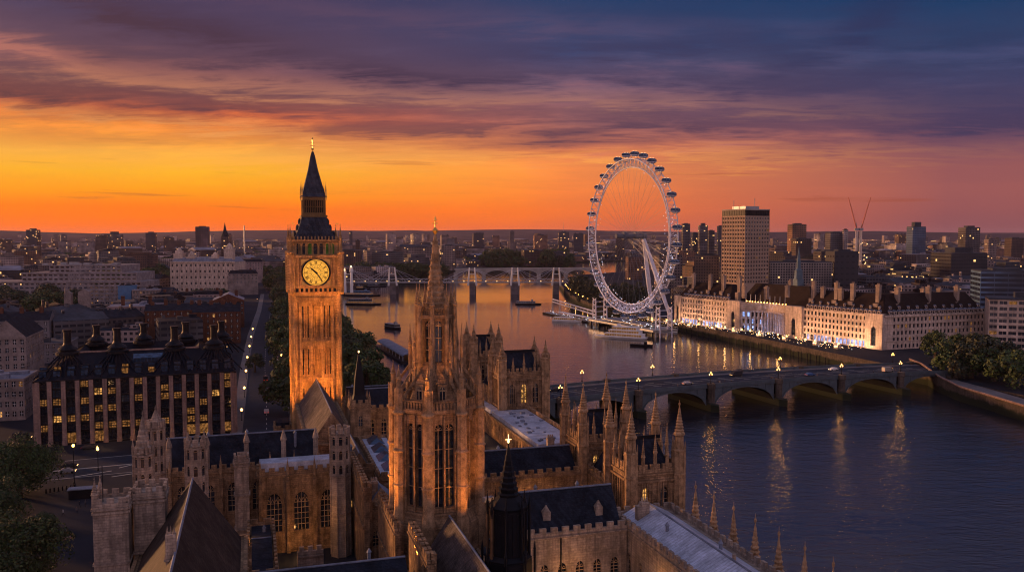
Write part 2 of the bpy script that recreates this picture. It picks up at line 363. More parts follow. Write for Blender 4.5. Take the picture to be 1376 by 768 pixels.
lit_w = EM('lit_window', (1, .47, .12), .95, .9, 1.6)
lit_d = EM('dim_lit_window', (1, .42, .12), .28, .8, 1.6)
lit_blue = EM('blue_lit_window', (.35, .5, 1.0), 1.5, .7, .35)
lamp_em = EM('lamp_glow', (1, .47, .10), 9)
lamp_em2 = EM('small_lamp_glow', (1, .58, .22), 4)
lamp_white = EM('white_lamp_glow', (.85, .88, 1), 3)
red_em = EM('tail_lamp', (1, .05, .02), 1.2)
# ------------------------------------------------------------- windows and facades
WCACHE = {}
def win_mesh(w_, h_, pane, frame, arch, nx, nz, bar):
    key = (round(w_, 2), round(h_, 2), pane.name, frame.name, arch, nx, nz)
    if key in WCACHE: return WCACHE[key]
    mb = MB(); ha = w_*.75*arch; hs = h_-ha
    if arch:
        pts = [(-w_/2, 0), (w_/2, 0)]+[(x, z) for x, z in reversed(archpts(-w_/2, w_/2, hs, ha))]
    else: pts = [(-w_/2, 0), (w_/2, 0), (w_/2, h_), (-w_/2, h_)]
    mb.face([(x, 0, z) for x, z in pts]); mb.m = 1
    for i in range(1, nx):
        x = -w_/2+w_*i/nx; top = hs+ha*(1-abs(x)/(w_/2))**.6 if arch else h_
        mb.box(x-bar/2, x+bar/2, -.09, .0, 0, top)
    for j in range(1, nz):
        z = hs*j/nz if arch else h_*j/nz
        mb.box(-w_/2, w_/2, -.07, .0, z-bar/2, z+bar/2)
    if arch:
        mb.box(-w_/2, w_/2, -.08, 0, hs-bar/2, hs+bar/2)
        for i in range(nx):                    # small heads to each light
            x0 = -w_/2+w_*i/nx; x1 = x0+w_/nx; xm = (x0+x1)/2
            lim = ha*.42*(1 if nx > 1 else 0)
            if lim: mb.tube((x0, -.05, hs-.0), (xm, -.05, hs+lim), bar*.5, n=4); mb.tube((x1, -.05, hs), (xm, -.05, hs+lim), bar*.5, n=4)
    me = mb.mesh('window', [pane, frame]); WCACHE[key] = me; return me
def archpts(a, b, zs, ha, k=5):
    L = []; mid = (a+b)/2; q = math.sqrt(1-.12**2)
    for i in range(k+1):
        t_ = i/k; L.append((a+(mid-a)*t_, zs+ha*math.sqrt(1-(1-.88*t_)**2)/q))
    return L+[(2*mid-x, z) for x, z in reversed(L[:-1])]
def facade(mb, A, B, z0, z1, cols, rows, ww, wh, parent=None, rec=.25, panes=None, frame=None, arch=0, nx=2, nz=2, bar=.09,
           mL=0.0, mR=0.0, name='window', sill=.5, skip=None, budget=None, r=rnd, stuff=None):
    """real wall with recessed openings from A to B (outward = right hand side); windows are parts"""
    L = math.hypot(B[0]-A[0], B[1]-A[1]); dx, dy = (B[0]-A[0])/L, (B[1]-A[1])/L; nx_, ny_ = dy, -dx
    ang = math.atan2(dy, dx)
    p = lambda s_, z, o=0.0: (A[0]+dx*s_+nx_*o, A[1]+dy*s_+ny_*o, z)
    if mL: mb.face([p(0, z0), p(mL, z0), p(mL, z1), p(0, z1)])
    if mR: mb.face([p(L-mR, z0), p(L, z0), p(L, z1), p(L-mR, z1)])
    cwid = (L-mL-mR)/cols; ch = (z1-z0)/rows
    panes = panes or [(glass, 1.0)]; frame = frame or stone_cr
    for j in range(rows):
        for i in range(cols):
            a0 = mL+cwid*i; a1 = a0+cwid; b0 = z0+ch*j; b1 = b0+ch
            if skip and skip(i, j): mb.face([p(a0, b0), p(a1, b0), p(a1, b1), p(a0, b1)]); continue
            wx0 = (a0+a1)/2-ww/2; wx1 = wx0+ww; c0 = b0+(ch-wh)*sill; c1 = c0+wh
            ha = ww*.75*arch; cs = c1-ha
            mb.face([p(a0, b0), p(wx0, b0), p(wx0, b1), p(a0, b1)]); mb.face([p(wx1, b0), p(a1, b0), p(a1, b1), p(wx1, b1)])
            mb.face([p(wx0, b0), p(wx1, b0), p(wx1, c0), p(wx0, c0)])
            if arch:
                ap = archpts(wx0, wx1, cs, ha)
                for (xa, za), (xb, zb) in zip(ap, ap[1:]): mb.face([p(xa, za), p(xb, zb), p(xb, b1), p(xa, b1)])
                outl = [(wx0, c0)]+ap+[(wx1, c0), (wx0, c0)]
            else:
                mb.face([p(wx0, c1), p(wx1, c1), p(wx1, b1), p(wx0, b1)])
                outl = [(wx0, c0), (wx0, c1), (wx1, c1), (wx1, c0), (wx0, c0)]
            for (xa, za), (xb, zb) in zip(outl, outl[1:]): mb.face([p(xa, za), p(xa, za, -rec), p(xb, zb, -rec), p(xb, zb)])
            q = r.random(); pane = panes[-1][0]
            for pm, pr in panes:
                if q < pr: pane = pm; break
                q -= pr
            me = win_mesh(ww, wh, pane, frame, arch, nx, nz, bar)
            if budget is None or budget[0] > 0:
                put(name, me, parent, p((wx0+wx1)/2, c0, -rec+.02), ang)
                if budget is not None: budget[0] -= 1
            elif stuff is not None:
                stuff[0].m = stuff[1].index(pane)
                stuff[0].face([p(wx0, c0, -rec+.02), p(wx1, c0, -rec+.02), p(wx1, c1-ha*.5, -rec+.02), p(wx0, c1-ha*.5, -rec+.02)])
def wall(mb, A, B, z0, z1):
    mb.face([(A[0], A[1], z0), (B[0], B[1], z0), (B[0], B[1], z1), (A[0], A[1], z1)])
def cren(mb, A, B, z, h=1.0, wd=1.1, gap=.9, t=.4, base=.5):
    """battlemented parapet"""
    L = math.hypot(B[0]-A[0], B[1]-A[1])
    mb.obox(A, B, 0, L, z-.15, z+base, -t, .12); n = max(1, int(L/(wd+gap))); st_ = L/n
    for i in range(n): mb.obox(A, B, i*st_+gap*.5*st_/(wd+gap), i*st_+st_-gap*.5*st_/(wd+gap), z+base, z+base+h, -t+.02, .1)
    mb.obox(A, B, 0, L, z-.55, z-.25, -.05, .28)
def ribs(mb, A, B, z0, z1, n, w_=.3, d=.25, ends=True):
    L = math.hypot(B[0]-A[0], B[1]-A[1])
    for i in range(0 if ends else 1, n+1 if ends else n):
        s_ = L*i/n; mb.obox(A, B, max(0, s_-w_/2), min(L, s_+w_/2), z0, z1, -.05, d)
def band(mb, A, B, z, h=.35, d=.3):
    L = math.hypot(B[0]-A[0], B[1]-A[1]); mb.obox(A, B, -.0, L, z, z+h, -.05, d)
def pinn_mesh(mat, n=8, key=[0]):
    k = ('pinn', mat.name, n)
    if k in WCACHE: return WCACHE[k]
    mb = MB(); pr = [(.46, 0), (.46, .1), (.52, .105), (.52, .12), (.42, .13), (.42, .42), (.56, .44), (.56, .47), (.40, .50)]
    K = 8
    for i in range(K):
        r0 = .36*(1-i/K)+.03; z = .52+.38*i/K; pr += [(r0*1.28, z), (r0*.82, z+.018)]
    pr += [(.03, .90), (.1, .925), (.1, .94), (.02, .96), (.015, 1.0)]
    mb.lathe(0, 0, pr, n, PI/n)
    for k_ in range(4):                       # slim gablets round the shaft
        a = PI/2*k_; mb.tube((.44*math.cos(a), .44*math.sin(a), .14), (.44*math.cos(a), .44*math.sin(a), .52), .07, .02, 4)
    me = mb.mesh('pinnacle', mat); WCACHE[k] = me; return me
def pinnacle(parent, x, y, z, h, r, mat=None, name='pinnacle'):
    return put(name, pinn_mesh(mat or stone_cr), parent, (x, y, z), 0, (2*r, 2*r, h))
def rect(x0, x1, y0, y1): return [(x0, y0), (x1, y0), (x1, y1), (x0, y1)]
def spot(name, loc, target, power, color, size=R(60), radius=.5, blend=.6):
    l = bpy.data.lights.new(name, 'SPOT'); l.energy = power; l.color = color; l.spot_size = size; l.spot_blend = blend; l.shadow_soft_size = radius
    o = bpy.data.objects.new(name, l); col.objects.link(o); o.location = loc
    o.rotation_euler = (Vector(target)-Vector(loc)).to_track_quat('-Z', 'Y').to_euler(); return o
def point(name, loc, power, color=(1, .5, .15), radius=.3):
    l = bpy.data.lights.new(name, 'POINT'); l.energy = power; l.color = color; l.shadow_soft_size = radius
    o = bpy.data.objects.new(name, l); col.objects.link(o); o.location = loc; return o
# ============================================================= terrain, river, roads
WB = [UV(83, -160), UV(83, 296), (-34, 350), (-86, 480), (-131, 640), (-172, 800), (-218, 1048), (-205, 1180), (-190, 1300), (-120, 1700), (20, 2080), (300, 2380), (1500, 2600), (14000, 2700)]
EB = [(430, -160), (285, 200), (218, 345), (204, 395), (196, 420), (178, 480), (160, 540), (136, 610), (118, 680), (92, 745), (78, 812), (68, 900), (64, 1000), (65, 1090), (66, 1200), (110, 1450), (260, 1660), (900, 1850), (14000, 2000)]
def ground_mesh(name, poly, z1, z0, mats):
    bm = bmesh.new(); vs = [bm.verts.new((x, y, z1)) for x, y in poly]; f = bm.faces.new(vs)
    if f.normal.z < 0: f.normal_flip()
    f.normal_update()
    if f.normal.z < 0: bmesh.ops.reverse_faces(bm, faces=[f])
    bmesh.ops.triangulate(bm, faces=[f])
    n = len(poly)
    for i in range(n):
        a, b = poly[i], poly[(i+1) % n]
        q = [bm.verts.new((a[0], a[1], z1)), bm.verts.new((b[0], b[1], z1)), bm.verts.new((b[0], b[1], z0)), bm.verts.new((a[0], a[1], z0))]
        fc = bm.faces.new(q); fc.material_index = 1
    me = bpy.data.meshes.new(name); bm.to_mesh(me); bm.free()
    for m_ in mats: me.materials.append(m_)
    o = bpy.data.objects.new(name, me); col.objects.link(o); return o
gmat = M('city_ground', (.016, .019, .028), var=.35, sc_=.02, rough=.9, bump=.1)
tag(ground_mesh('ground_west', WB+[(14000, 14000), (-14000, 14000), (-14000, -160)], 0, -9, [gmat, wallst]), kind='structure')
tag(ground_mesh('ground_east', EB+[(14000, -160)], 0, -9, [gmat, wallst]), kind='structure')
# water
wm = bpy.data.materials.new('river_water'); wm.use_nodes = True; n = NT(wm.node_tree); b = wm.node_tree.nodes['Principled BSDF']
b.inputs['Base Color'].default_value = (.012, .014, .022, 1); b.inputs['Roughness'].default_value = .10; b.inputs['IOR'].default_value = 1.65
b.inputs['Specular IOR Level'].default_value = .9
g_ = n.new('ShaderNodeNewGeometry'); mp_ = n.new('ShaderNodeMapping'); n.put(mp_.inputs[0], g_.outputs['Position'])
mp_.inputs['Rotation'].default_value = (0, 0, R(-10)); mp_.inputs['Scale'].default_value = (.55, 1.25, 1)
w1 = n.noise(mp_.outputs[0], .17, 3, .5, .6); w2 = n.noise(mp_.outputs[0], .75, 4, .62, .9); w3 = n.noise(mp_.outputs[0], .02, 3, .5)
w4 = n.noise(mp_.outputs[0], .34, 3, .6, 1.2)
hh = n.m('MULTIPLY_ADD', w1, .6, n.m('MULTIPLY_ADD', w4, .5, n.m('MULTIPLY', w2, n.ramp(w3, [(.38, .06), (.62, .5)]))))
bp = n.new('ShaderNodeBump'); bp.inputs['Strength'].default_value = .5; bp.inputs['Distance'].default_value = .95
sy_ = n.new('ShaderNodeSeparateXYZ'); n.put(sy_.inputs[0], g_.outputs['Position'])
calm = n.ramp(n.m('DIVIDE', sy_.outputs[1], 1000.0), [(.20, .9), (.33, .6), (.5, .24), (.8, .13), (1, .10)])
n.put(bp.inputs['Height'], n.m('MULTIPLY', hh, calm)); n.put(b.inputs['Normal'], bp.outputs[0])
mb = MB(); mb.face([(-14000, -400, -5), (14000, -400, -5), (14000, 14000, -5), (-14000, 14000, -5)])
tag(mb.build('water', wm), kind='structure')
# far hills on the horizon
hm = M('hill_woods', (.045, .035, .045), var=.4, sc_=.004, rough=1, bump=0)
mb = MB(); r_ = random.Random(3); prev = None
for ring, (D, hgt) in enumerate(((8200, 88), (9600, 110))):
    K = 90; pts = []
    for i in range(K+1):
        a = -.75+1.5*i/K; h = hgt+16*math.sin(a*7+ring*2)+10*math.sin(a*19+ring)+(22 if a < -.1 else 0)*(.5+.5*math.sin(a*4))+r_.uniform(-2, 2)
        pts.append((D*math.sin(a), D*math.cos(a), h))
    for p_, q_ in zip(pts, pts[1:]):
        s_ = lambda v, k, z: (v[0]*k, v[1]*k, z)
        mb.face([s_(p_, .86, -1), s_(q_, .86, -1), s_(q_, .93, q_[2]*.6), s_(p_, .93, p_[2]*.6)])
        mb.face([s_(p_, .93, p_[2]*.6), s_(q_, .93, q_[2]*.6), q_, p_])
        mb.face([p_, q_, s_(q_, 1.12, -1), s_(p_, 1.12, -1)])
tag(mb.build('hills', hm), kind='structure')
# roads and pavings as thin sheets
def sheet(name, poly, z, mat, kind='structure'):
    bm = bmesh.new(); f = bm.faces.new([bm.verts.new((x, y, z)) for x, y in poly]); f.normal_update()
    if f.normal.z < 0: bmesh.ops.reverse_faces(bm, faces=[f])
    bmesh.ops.triangulate(bm, faces=list(bm.faces)); me = bpy.data.meshes.new(name); bm.to_mesh(me); bm.free(); me.materials.append(mat)
    o = bpy.data.objects.new(name, me); col.objects.link(o); return tag(o, kind=kind)
def strip(c, w0, w1):
    Lp, Rp = [], []
    for i, p_ in enumerate(c):
        a = c[max(0, i-1)]; b_ = c[min(len(c)-1, i+1)]; dx, dy = b_[0]-a[0], b_[1]-a[1]; l = math.hypot(dx, dy)
        Lp.append((p_[0]-dy/l*w0, p_[1]+dx/l*w0)); Rp.append((p_[0]-dy/l*w1, p_[1]+dx/l*w1))
    return Lp+Rp[::-1]
road_line = M('road_paint', (.6, .58, .5), var=.2, rough=.7)
# embankment road (runs away from the clock tower) with pavements, and bridge street
emb = [(-76, 262), (-100, 345), (-128, 440), (-166, 575), (-215, 760), (-276, 980)]
sheet('road_embankment', strip(emb, 8, -8), .004, asphalt)
mb = MB()
for k in (8.0, -8.0):
    P_ = strip(emb, k, k+(4 if k > 0 else -4)); n_ = len(emb)
    Lp, Rp = P_[:n_], P_[n_:][::-1]
    for i in range(n_-1): mb.prism([Lp[i], Rp[i], Rp[i+1], Lp[i+1]] if k < 0 else [Lp[i], Lp[i+1], Rp[i+1], Rp[i]], 0, .13)
tag(mb.build('pavement', paving), kind='structure')
mb = MB()
for i in range(len(emb)-1):
    a, b_ = Vector(emb[i]), Vector(emb[i+1]); L_ = (b_-a).length; k = 0
    while k < L_-4:
        mb.obox(emb[i], emb[i+1], k, k+3, .006, .012, -.08, .08); k += 8
tag(mb.build('road_marking', road_line), kind='structure')
bst = [(-260, 196), (-150, 232), (-78, 262), (-30, 286), (-16, 300)]
sheet('road_bridge_street', strip(bst, 12, -10), .008, asphalt)
mb = MB()
for off in (11.3, -9.3, .4, 0):
    P_ = strip(bst, off+.1, off-.1); n_ = len(bst)
    for i in range(n_-1): mb.face([P_[i]+(.014,), P_[i+1]+(.014,), P_[2*n_-2-i]+(.014,), P_[2*n_-1-i]+(.014,)])
for k in range(9):                             # zebra and stop markings near the corner
    c_ = G(265+k*6, 607-k*.5, 0); mb.cbox(c_.x, c_.y, .6, 4, .013, .018, TH)
for (x0, y0, x1, y1) in ((160, 628, 215, 615), (150, 640, 190, 634), (100, 640, 150, 632)):
    a = G(x0, y0, .01); b_ = G(x1, y1, .01); mb.obox((a.x, a.y), (b_.x, b_.y), 0, (b_-a).length, .013, .018, -.2, .2)
tag(mb.build('road_marking', road_line), kind='structure')
# square at lower left
c_ = [G(*q) for q in ((20, 768), (30, 700), (70, 650), (170, 648), (185, 700), (140, 768))]
pl = [UV(-80, 60), UV(-24, 60), UV(-24, 150), UV(-28, 182), UV(-62, 190), UV(-95, 150)]
sheet('paving_square', pl, .012, M('square_paving', (.055, .064, .09), var=.3, sc_=.2))
a, b_ = UV(-34, 70), UV(-31, 178); mb = MB()
mb.obox(a, b_, 0, math.hypot(b_[0]-a[0], b_[1]-a[1]), 0, .35, -.25, .25)
tag(mb.build('low_stone_kerb', pier_st), 'pale low stone kerb running along the palace side of the paved square', 'kerb')
# ============================================================= trees
def leafmat(name, a, b_):
    m = bpy.data.materials.new(name); m.use_nodes = True; n = NT(m.node_tree); bs = m.node_tree.nodes['Principled BSDF']
    g = n.new('ShaderNodeNewGeometry'); f = n.noise(g.outputs['Position'], .5, 3)
    oi = n.new('ShaderNodeObjectInfo')
    c = n.ramp(n.m('MULTIPLY_ADD', g.outputs['Random Per Island'], .5, n.m('MULTIPLY', f, .5)), [(.25, a), (.75, b_)])
    c = n.mix(n.m('MULTIPLY', oi.outputs['Random'], .4), c, (.05, .05, .015, 1))
    n.put(bs.inputs['Base Color'], c); bs.inputs['Roughness'].default_value = .75; return m
leafm = leafmat('foliage', (.006, .014, .004), (.045, .085, .010))
leafd = leafmat('dark_foliage', (.006, .012, .006), (.022, .036, .012))
def crown_mesh(seed, rx, rz, nclump, nleaf, leaf, mat, name='crown'):
    r = random.Random(seed); V = []; Fc = []
    cl = []
    for _ in range(nclump):
        a = r.uniform(0, 2*PI); ph = math.acos(r.uniform(-.65, 1)); k = r.uniform(.45, .92)
        cl.append((rx*k*math.sin(ph)*math.cos(a), rx*k*math.sin(ph)*math.sin(a), rz*k*math.cos(ph), rx*r.uniform(.2, .42)))
    for i in range(nleaf):
        cx, cy, cz, cr = cl[i % nclump]
        d = Vector((r.gauss(0, 1), r.gauss(0, 1), r.gauss(0, 1))).normalized()
        if d.z < -.3 and r.random() < .6: d.z = -d.z
        p = Vector((cx, cy, cz))+d*cr*r.uniform(.75, 1.1)
        nrm = (d+Vector((r.gauss(0, .5), r.gauss(0, .5), r.gauss(0, .5)))).normalized()
        t_ = nrm.orthogonal().normalized(); t_.rotate(__import__('mathutils').Quaternion(nrm, r.uniform(0, 6.28))); s_ = nrm.cross(t_); l = leaf*r.uniform(.6, 1.3)
        b0 = len(V)
        V += [tuple(p+t_*l), tuple(p+s_*l*.6), tuple(p-t_*l*.8), tuple(p-s_*l*.6)]; Fc.append((b0, b0+1, b0+2, b0+3))
    me = bpy.data.meshes.new(name); me.from_pydata(V, [], Fc); me.materials.append(mat); return me
def trunk_mesh(h, r0, rx, seed):
    r = random.Random(seed); mb = MB(); mb.lathe(0, 0, [(r0*1.5, 0), (r0, .6), (r0*.75, h*.6), (r0*.5, h)], 7)
    for k in range(6):
        a = r.uniform(0, 6.28); q = r.uniform(.45, .75)
        mb.tube((0, 0, h*r.uniform(.5, .95)), (rx*q*math.cos(a), rx*q*math.sin(a), h+rx*r.uniform(.3, .9)), r0*.45, r0*.15, 5)
    return mb.mesh('trunk', bark)
CR = [crown_mesh(s, 1.0, .92, 26, 2600, .085, m) for s, m in ((1, leafm), (2, leafm), (3, leafd), (4, leafm))]
CRN = [crown_mesh(s, 1.0, .95, 60, 16000, .036, leafm) for s in (11, 12)]
CRT = [crown_mesh(s, .8, 1.25, 24, 2200, .08, leafd) for s in (21, 22)]
TK = [trunk_mesh(1.0, .07, .8, s) for s in (1, 2)]
rt = random.Random(21)
def tree(x, y, rx, h, label, group=None, near=False, tall=False, z=0, name='tree'):
    t_ = thing(name, label, 'tree', (x, y, z), rt.uniform(0, 6.28), group)
    cz = h-rx*.9 if not tall else h-rx*1.2
    put('trunk', rt.choice(TK), t_, (0, 0, -.1), 0, (h*.6, h*.6, max(.5, cz+.4)))
    me = rt.choice(CRN if near else (CRT if tall else CR)); q = rt.uniform(.9, 1.1)
    put('crown', me, t_, (0, 0, cz), 0, (rx, rx*q, rx*rt.uniform(.82, 1.05)))
    return t_
# avenue between the road and the river, left of and behind the clock tower
L1 = 'leafy plane tree in the dark belt between embankment road and river behind the clock tower'
for row, off in enumerate((11, 25, 39)):
    for i in range(19):
        y = 318+i*37+row*12; 
        k = [j for j in range(len(emb)-1) if emb[j][1] <= y]; j = k[-1]; a, b_ = emb[j], emb[j+1]
        f = (y-a[1])/(b_[1]-a[1]); x = a[0]+(b_[0]-a[0])*f+off+rt.uniform(-2, 2)
        if y > 1010 or (y < 330 and row == 2): continue
        kk = [j for j in range(len(WB)-1) if WB[j][1] <= y][-1]; c0, c1 = WB[kk], WB[kk+1]; bx = c0[0]+(c1[0]-c0[0])*(y-c0[1])/(c1[1]-c0[1])
        if x > bx-7: continue
        tree(x, y, rt.uniform(8, 10.5), rt.uniform(15, 20), L1, 'plane trees along the embankment')
L5 = 'leafy plane tree on the river edge right of the clock tower shaft'
for row, off in enumerate((8, 20, 32)):
    for i in range(26):
        y = 452+i*18+row*7; kk = [j for j in range(len(WB)-1) if WB[j][1] <= y][-1]; c0, c1 = WB[kk], WB[kk+1]; bx_ = c0[0]+(c1[0]-c0[0])*(y-c0[1])/(c1[1]-c0[1])
        tree(bx_-off+rt.uniform(-2, 2), y, rt.uniform(7.5, 9.5), rt.uniform(13, 17), L5, 'plane trees on the river edge')
L2 = 'bushy plane tree in the riverside clump right of the clock tower, above the water'
for (px, py, h) in ((462, 440, 16), (478, 455, 17), (470, 478, 16), (492, 470, 15), (505, 485, 16), (518, 492, 14), (486, 500, 16), (512, 512, 14), (527, 505, 13), (464, 510, 16), (500, 525, 13), (455, 420, 16), (460, 470, 17), (530, 520, 12)):
    g = G(px, py+14, 0); tree(g.x-9, g.y, rt.uniform(7, 9.5), h, L2, 'plane trees on the riverside right of the clock tower')
for (px, py, rx, h, lb) in ((26, 668, 12.5, 17.5, 'big dark tree at the left edge above the paved square'), (22, 782, 12.5, 15.5, 'rounded bush-like tree in the bottom left corner of the paved square'),
                            (60, 716, 4.2, 6, 'small dark tree tucked between the two larger trees of the square'), (-12, 700, 10, 12, 'half cut off tree at the left frame edge beside the square')):
    g = G(px, py, 0); tree(g.x, g.y, rx*.72, h*.82, lb, near=True)
g = G(340, 500, 0); tree(g.x+1, g.y, 4.5, 9, 'single small round tree on the pavement left of the embankment road')
L3 = 'conical clipped tree in the riverside garden left of and behind the big wheel'
for (px, py) in ((768, 392), (778, 397), (789, 402), (800, 408), (812, 413), (785, 390), (800, 397), (815, 403), (828, 410), (842, 413), (852, 404), (835, 402), (866, 410), (776, 384), (764, 386)):
    g = G(px, py+6, 0); tree(g.x+6, g.y, 11, rt.uniform(19, 23), L3, 'trees in the garden by the wheel', tall=True)
L4 = 'leafy tree in the dark clump behind the railway bridge on the far bank'
for i in range(26):
    px = 462+i*12+rt.uniform(-4, 4); 
    if 590 < px < 655 and i % 2: continue
    g = G(px, 372 if px < 600 else 357, 0, Y=None); tree(g.x, g.y+(60 if px < 600 else 0), 17, 21, L4, 'trees on the far bank')
for (px, py, h, r_, lb) in ((1257, 482, 14, 7, 'lone round tree at the foot of the pale hotel-like corner by the bridge end'),
        (1283, 505, 16, 9.5, 'leftmost tree of the clump at the east end of the bridge'), (1305, 508, 17, 10, 'tall dark tree second in the clump at the east end of the bridge'),
        (1335, 512, 15, 9, 'third tree of the clump under the white gridded office block'), (1362, 520, 15, 9.5, 'tree at the right frame edge under the white gridded office block'), (1322, 500, 16, 9, 'tree behind the clump at the east end of the bridge'), (1296, 494, 15, 8, 'rear left tree hidden in the clump at the east end of the bridge'), (1352, 505, 15, 9, 'rear right tree of the clump at the east end of the bridge')):
    g = G(px, py, 0); tree(g.x, g.y, r_*1.12, h*1.12, lb, near=False)
tz = [(rt.uniform(140, 232), rt.uniform(352, 385), 16, 'tree in the park behind the long white office building', 'park trees left of the grand white building') for _ in range(20)] + \
     [(rt.uniform(-5, 108), rt.uniform(404, 424), 13, 'tree in the green square in front of the long white office building', 'trees of the green square at left') for _ in range(14)] + \
     [(rt.uniform(262, 312), 398, 8, 'small tree in front of the grand white building with corner towers', 'small trees before the grand white building') for _ in range(5)] + \
     [(rt.uniform(345, 385), rt.uniform(368, 385), 14, 'tree in the dense garden left of the clock face', 'garden trees left of the clock face') for _ in range(9)] + \
     [(rt.uniform(655, 760), rt.uniform(345, 352), 22, 'tree in the dark wood line beyond the far bridges', 'wood line beyond the far bridges') for _ in range(14)]
for px, py, r_, lb, gp in tz:
    g = G(px, py+6, 0); tree(g.x, g.y, r_*rt.uniform(.8, 1.1), r_*1.55, lb, gp)
# ============================================================= the city carpet
PAL = {'pale stone': CITY('city_pale', (.34, .26, .24), lit=.022), 'brown brick': CITY('city_brown', (.09, .055, .045), lit=.022),
       'grey concrete': CITY('city_grey', (.13, .125, .14), cw=4, ch=3.6, fw=.8, fh=.42, lit=.025), 'white rendered': CITY('city_white', (.50, .41, .39), lit=.02),
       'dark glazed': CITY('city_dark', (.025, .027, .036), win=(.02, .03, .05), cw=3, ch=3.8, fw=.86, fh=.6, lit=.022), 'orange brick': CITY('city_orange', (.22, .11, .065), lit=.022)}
names = list(PAL); roofs = [flatroof, flatroof2, slate, tile_brown, flatroof]
def inside(x, y, poly):
    c = False; j = len(poly)-1
    for i in range(len(poly)):
        xi, yi = poly[i]; xj, yj = poly[j]
        if (yi > y) != (yj > y) and x < (xj-xi)*(y-yi)/(yj-yi)+xi: c = not c
        j = i
    return c
RIV = WB+EB[::-1]
NOGO = []                                       # circles kept free (x, y, r)
def proj(x, y, z=0):
    d = Vector((x, y, z-CAMZ)); fw = Vector((0, math.cos(PITCH), -math.sin(PITCH))); up_ = Vector((0, math.sin(PITCH), math.cos(PITCH)))
    k = d.dot(fw); return 688+F*d.x/k, 384-F*d.dot(up_)/k
KEEP = [(-5, 388, 172, 432), (225, 376, 322, 412), (335, 366, 400, 600), (770, 366, 900, 440)]
HALL = [(100, 700), (190, 480), (340, 500), (330, 800), (180, 800)]
NOGO += [(258, 850, 52), (215, 905, 30), (315, 880, 45), (295, 700, 30), (345, 700, 32), (420, 640, 60), (460, 720, 60), (330, 450, 70), (390, 470, 60), (150, 640, 40), (130, 760, 50), (100, 860, 50), (110, 950, 40)]
def build_city(mb, r, x0, y0, w_, d_, h, shape):
    mb.box(-w_/2, w_/2, -d_/2, d_/2, 0, h)
    if shape == 'gabled':
        mb.m = 1; mb.gable(-w_/2-.3, w_/2+.3, -d_/2-.3, d_/2+.3, h+.02, h+r.uniform(3, 6), 'x' if w_ > d_ else 'y', 2, 2)
        mb.m = 0
        for _ in range(r.randint(1, 4)): a = r.uniform(-.4, .4)*w_; mb.box(a-.7, a+.7, -1.5, 1.5, h, h+r.uniform(5, 8))
    else:
        mb.m = 1; mb.box(-w_/2+.4, w_/2-.4, -d_/2+.4, d_/2-.4, h+.01, h+.3)
        mb.m = 0
        if shape == 'stepped':
            a = r.uniform(.5, .75); mb.box(-w_/2*a, w_/2*a, -d_/2*a, d_/2*a, h+.2, h+r.uniform(3, 7))
        for _ in range(r.randint(2, 6)):
            a, c = r.uniform(-.38, .38)*w_, r.uniform(-.38, .38)*d_; q = r.uniform(1, 3.2); mb.m = r.choice((0, 1)); mb.box(a-q, a+q, c-q*.8, c+q*.8, h+.1, h+r.uniform(1.5, 3.5))
        if r.random() < .3: mb.m = 1; mb.tube((0, 0, h), (0, 0, h+r.uniform(4, 9)), .15)
        mb.m = 0
rsk = random.Random(99)
# ------------------------------------------------------------- skyline buildings one by one
def P2(px, Y): return (px-688)/F*Y
def zof(py, Y): return CAMZ-(py-316)*Y/F
def slab(px, pyt, wpx, Y, label, kind='grey concrete', dep=None, rot=0.1, cap=0, mast=0, name='tower_block', roofm=None, wallm=None, parts=True, steps=()):
    X = P2(px, Y); w_ = wpx*Y/F/(1.0+.25*abs(math.sin(rot))); h = zof(pyt, Y); d_ = dep or w_*.8
    NOGO.append((X, Y, max(w_, d_)*.62+14))
    t_ = thing(name, label, 'building', (X, Y, 0), rot)
    mb = MB(); mb.box(-w_/2, w_/2, -d_/2, d_/2, 0, h)
    for (k, z0_, z1_) in steps: mb.box(-w_/2*k, w_/2*k, -d_/2*k, d_/2*k, h*z0_, h*z1_)
    mb.build('wall', wallm or PAL[kind], t_)
    m2 = MB(); m2.box(-w_/2*.98, w_/2*.98, -d_/2*.98, d_/2*.98, h+.02, h+.8); m2.box(-w_/4, w_/4, -d_/4, d_/4, h+.8, h+.8+max(cap, 1.5)); m2.build('roof', roofm or flatroof, t_)
    if mast: m3 = MB(); m3.tube((0, 0, h+2), (0, 0, h+2+mast), .5, .2); m3.build('mast', steel, t_)
    return t_
slab(46, 309, 14, 2500, 'squat dark tower block on the horizon near the left edge', 'dark glazed', cap=4)
slab(204, 313, 12, 2500, 'narrow dark tower block on the horizon left of the purple slab', 'dark glazed', cap=3)
slab(155, 315, 18, 2600, 'stepped grey tower block on the horizon between the two dark ones', 'grey concrete', cap=8)
slab(273, 305, 16, 1900, 'plain purple-brown tower slab rising above the skyline at left', 'brown brick', wallm=CITY('slab_brown', (.20, .13, .14), cw=5, ch=4, fw=.3, fh=.3, lit=0))
slab(88, 324, 13, 2300, 'small white block with blue side in the left middle distance', 'white rendered')
slab(116, 325, 18, 2300, 'white and blue-grey slab in the left middle distance', 'white rendered')
slab(472, 311, 4, 3000, 'tiny lone tower on the hill right of the clock tower', 'dark glazed')
slab(643, 313, 14, 2900, 'dark square tower on the horizon above the river', 'dark glazed')
slab(688, 311, 6, 2900, 'thin pale tower on the horizon above the river', 'pale stone')
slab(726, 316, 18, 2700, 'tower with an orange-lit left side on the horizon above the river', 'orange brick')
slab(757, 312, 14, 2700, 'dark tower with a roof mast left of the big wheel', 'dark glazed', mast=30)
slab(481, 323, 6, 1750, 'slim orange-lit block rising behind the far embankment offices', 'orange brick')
slab(470, 336, 32, 1500, 'orange-lit long office block on the far embankment, nearest the clock tower', 'orange brick', dep=50)
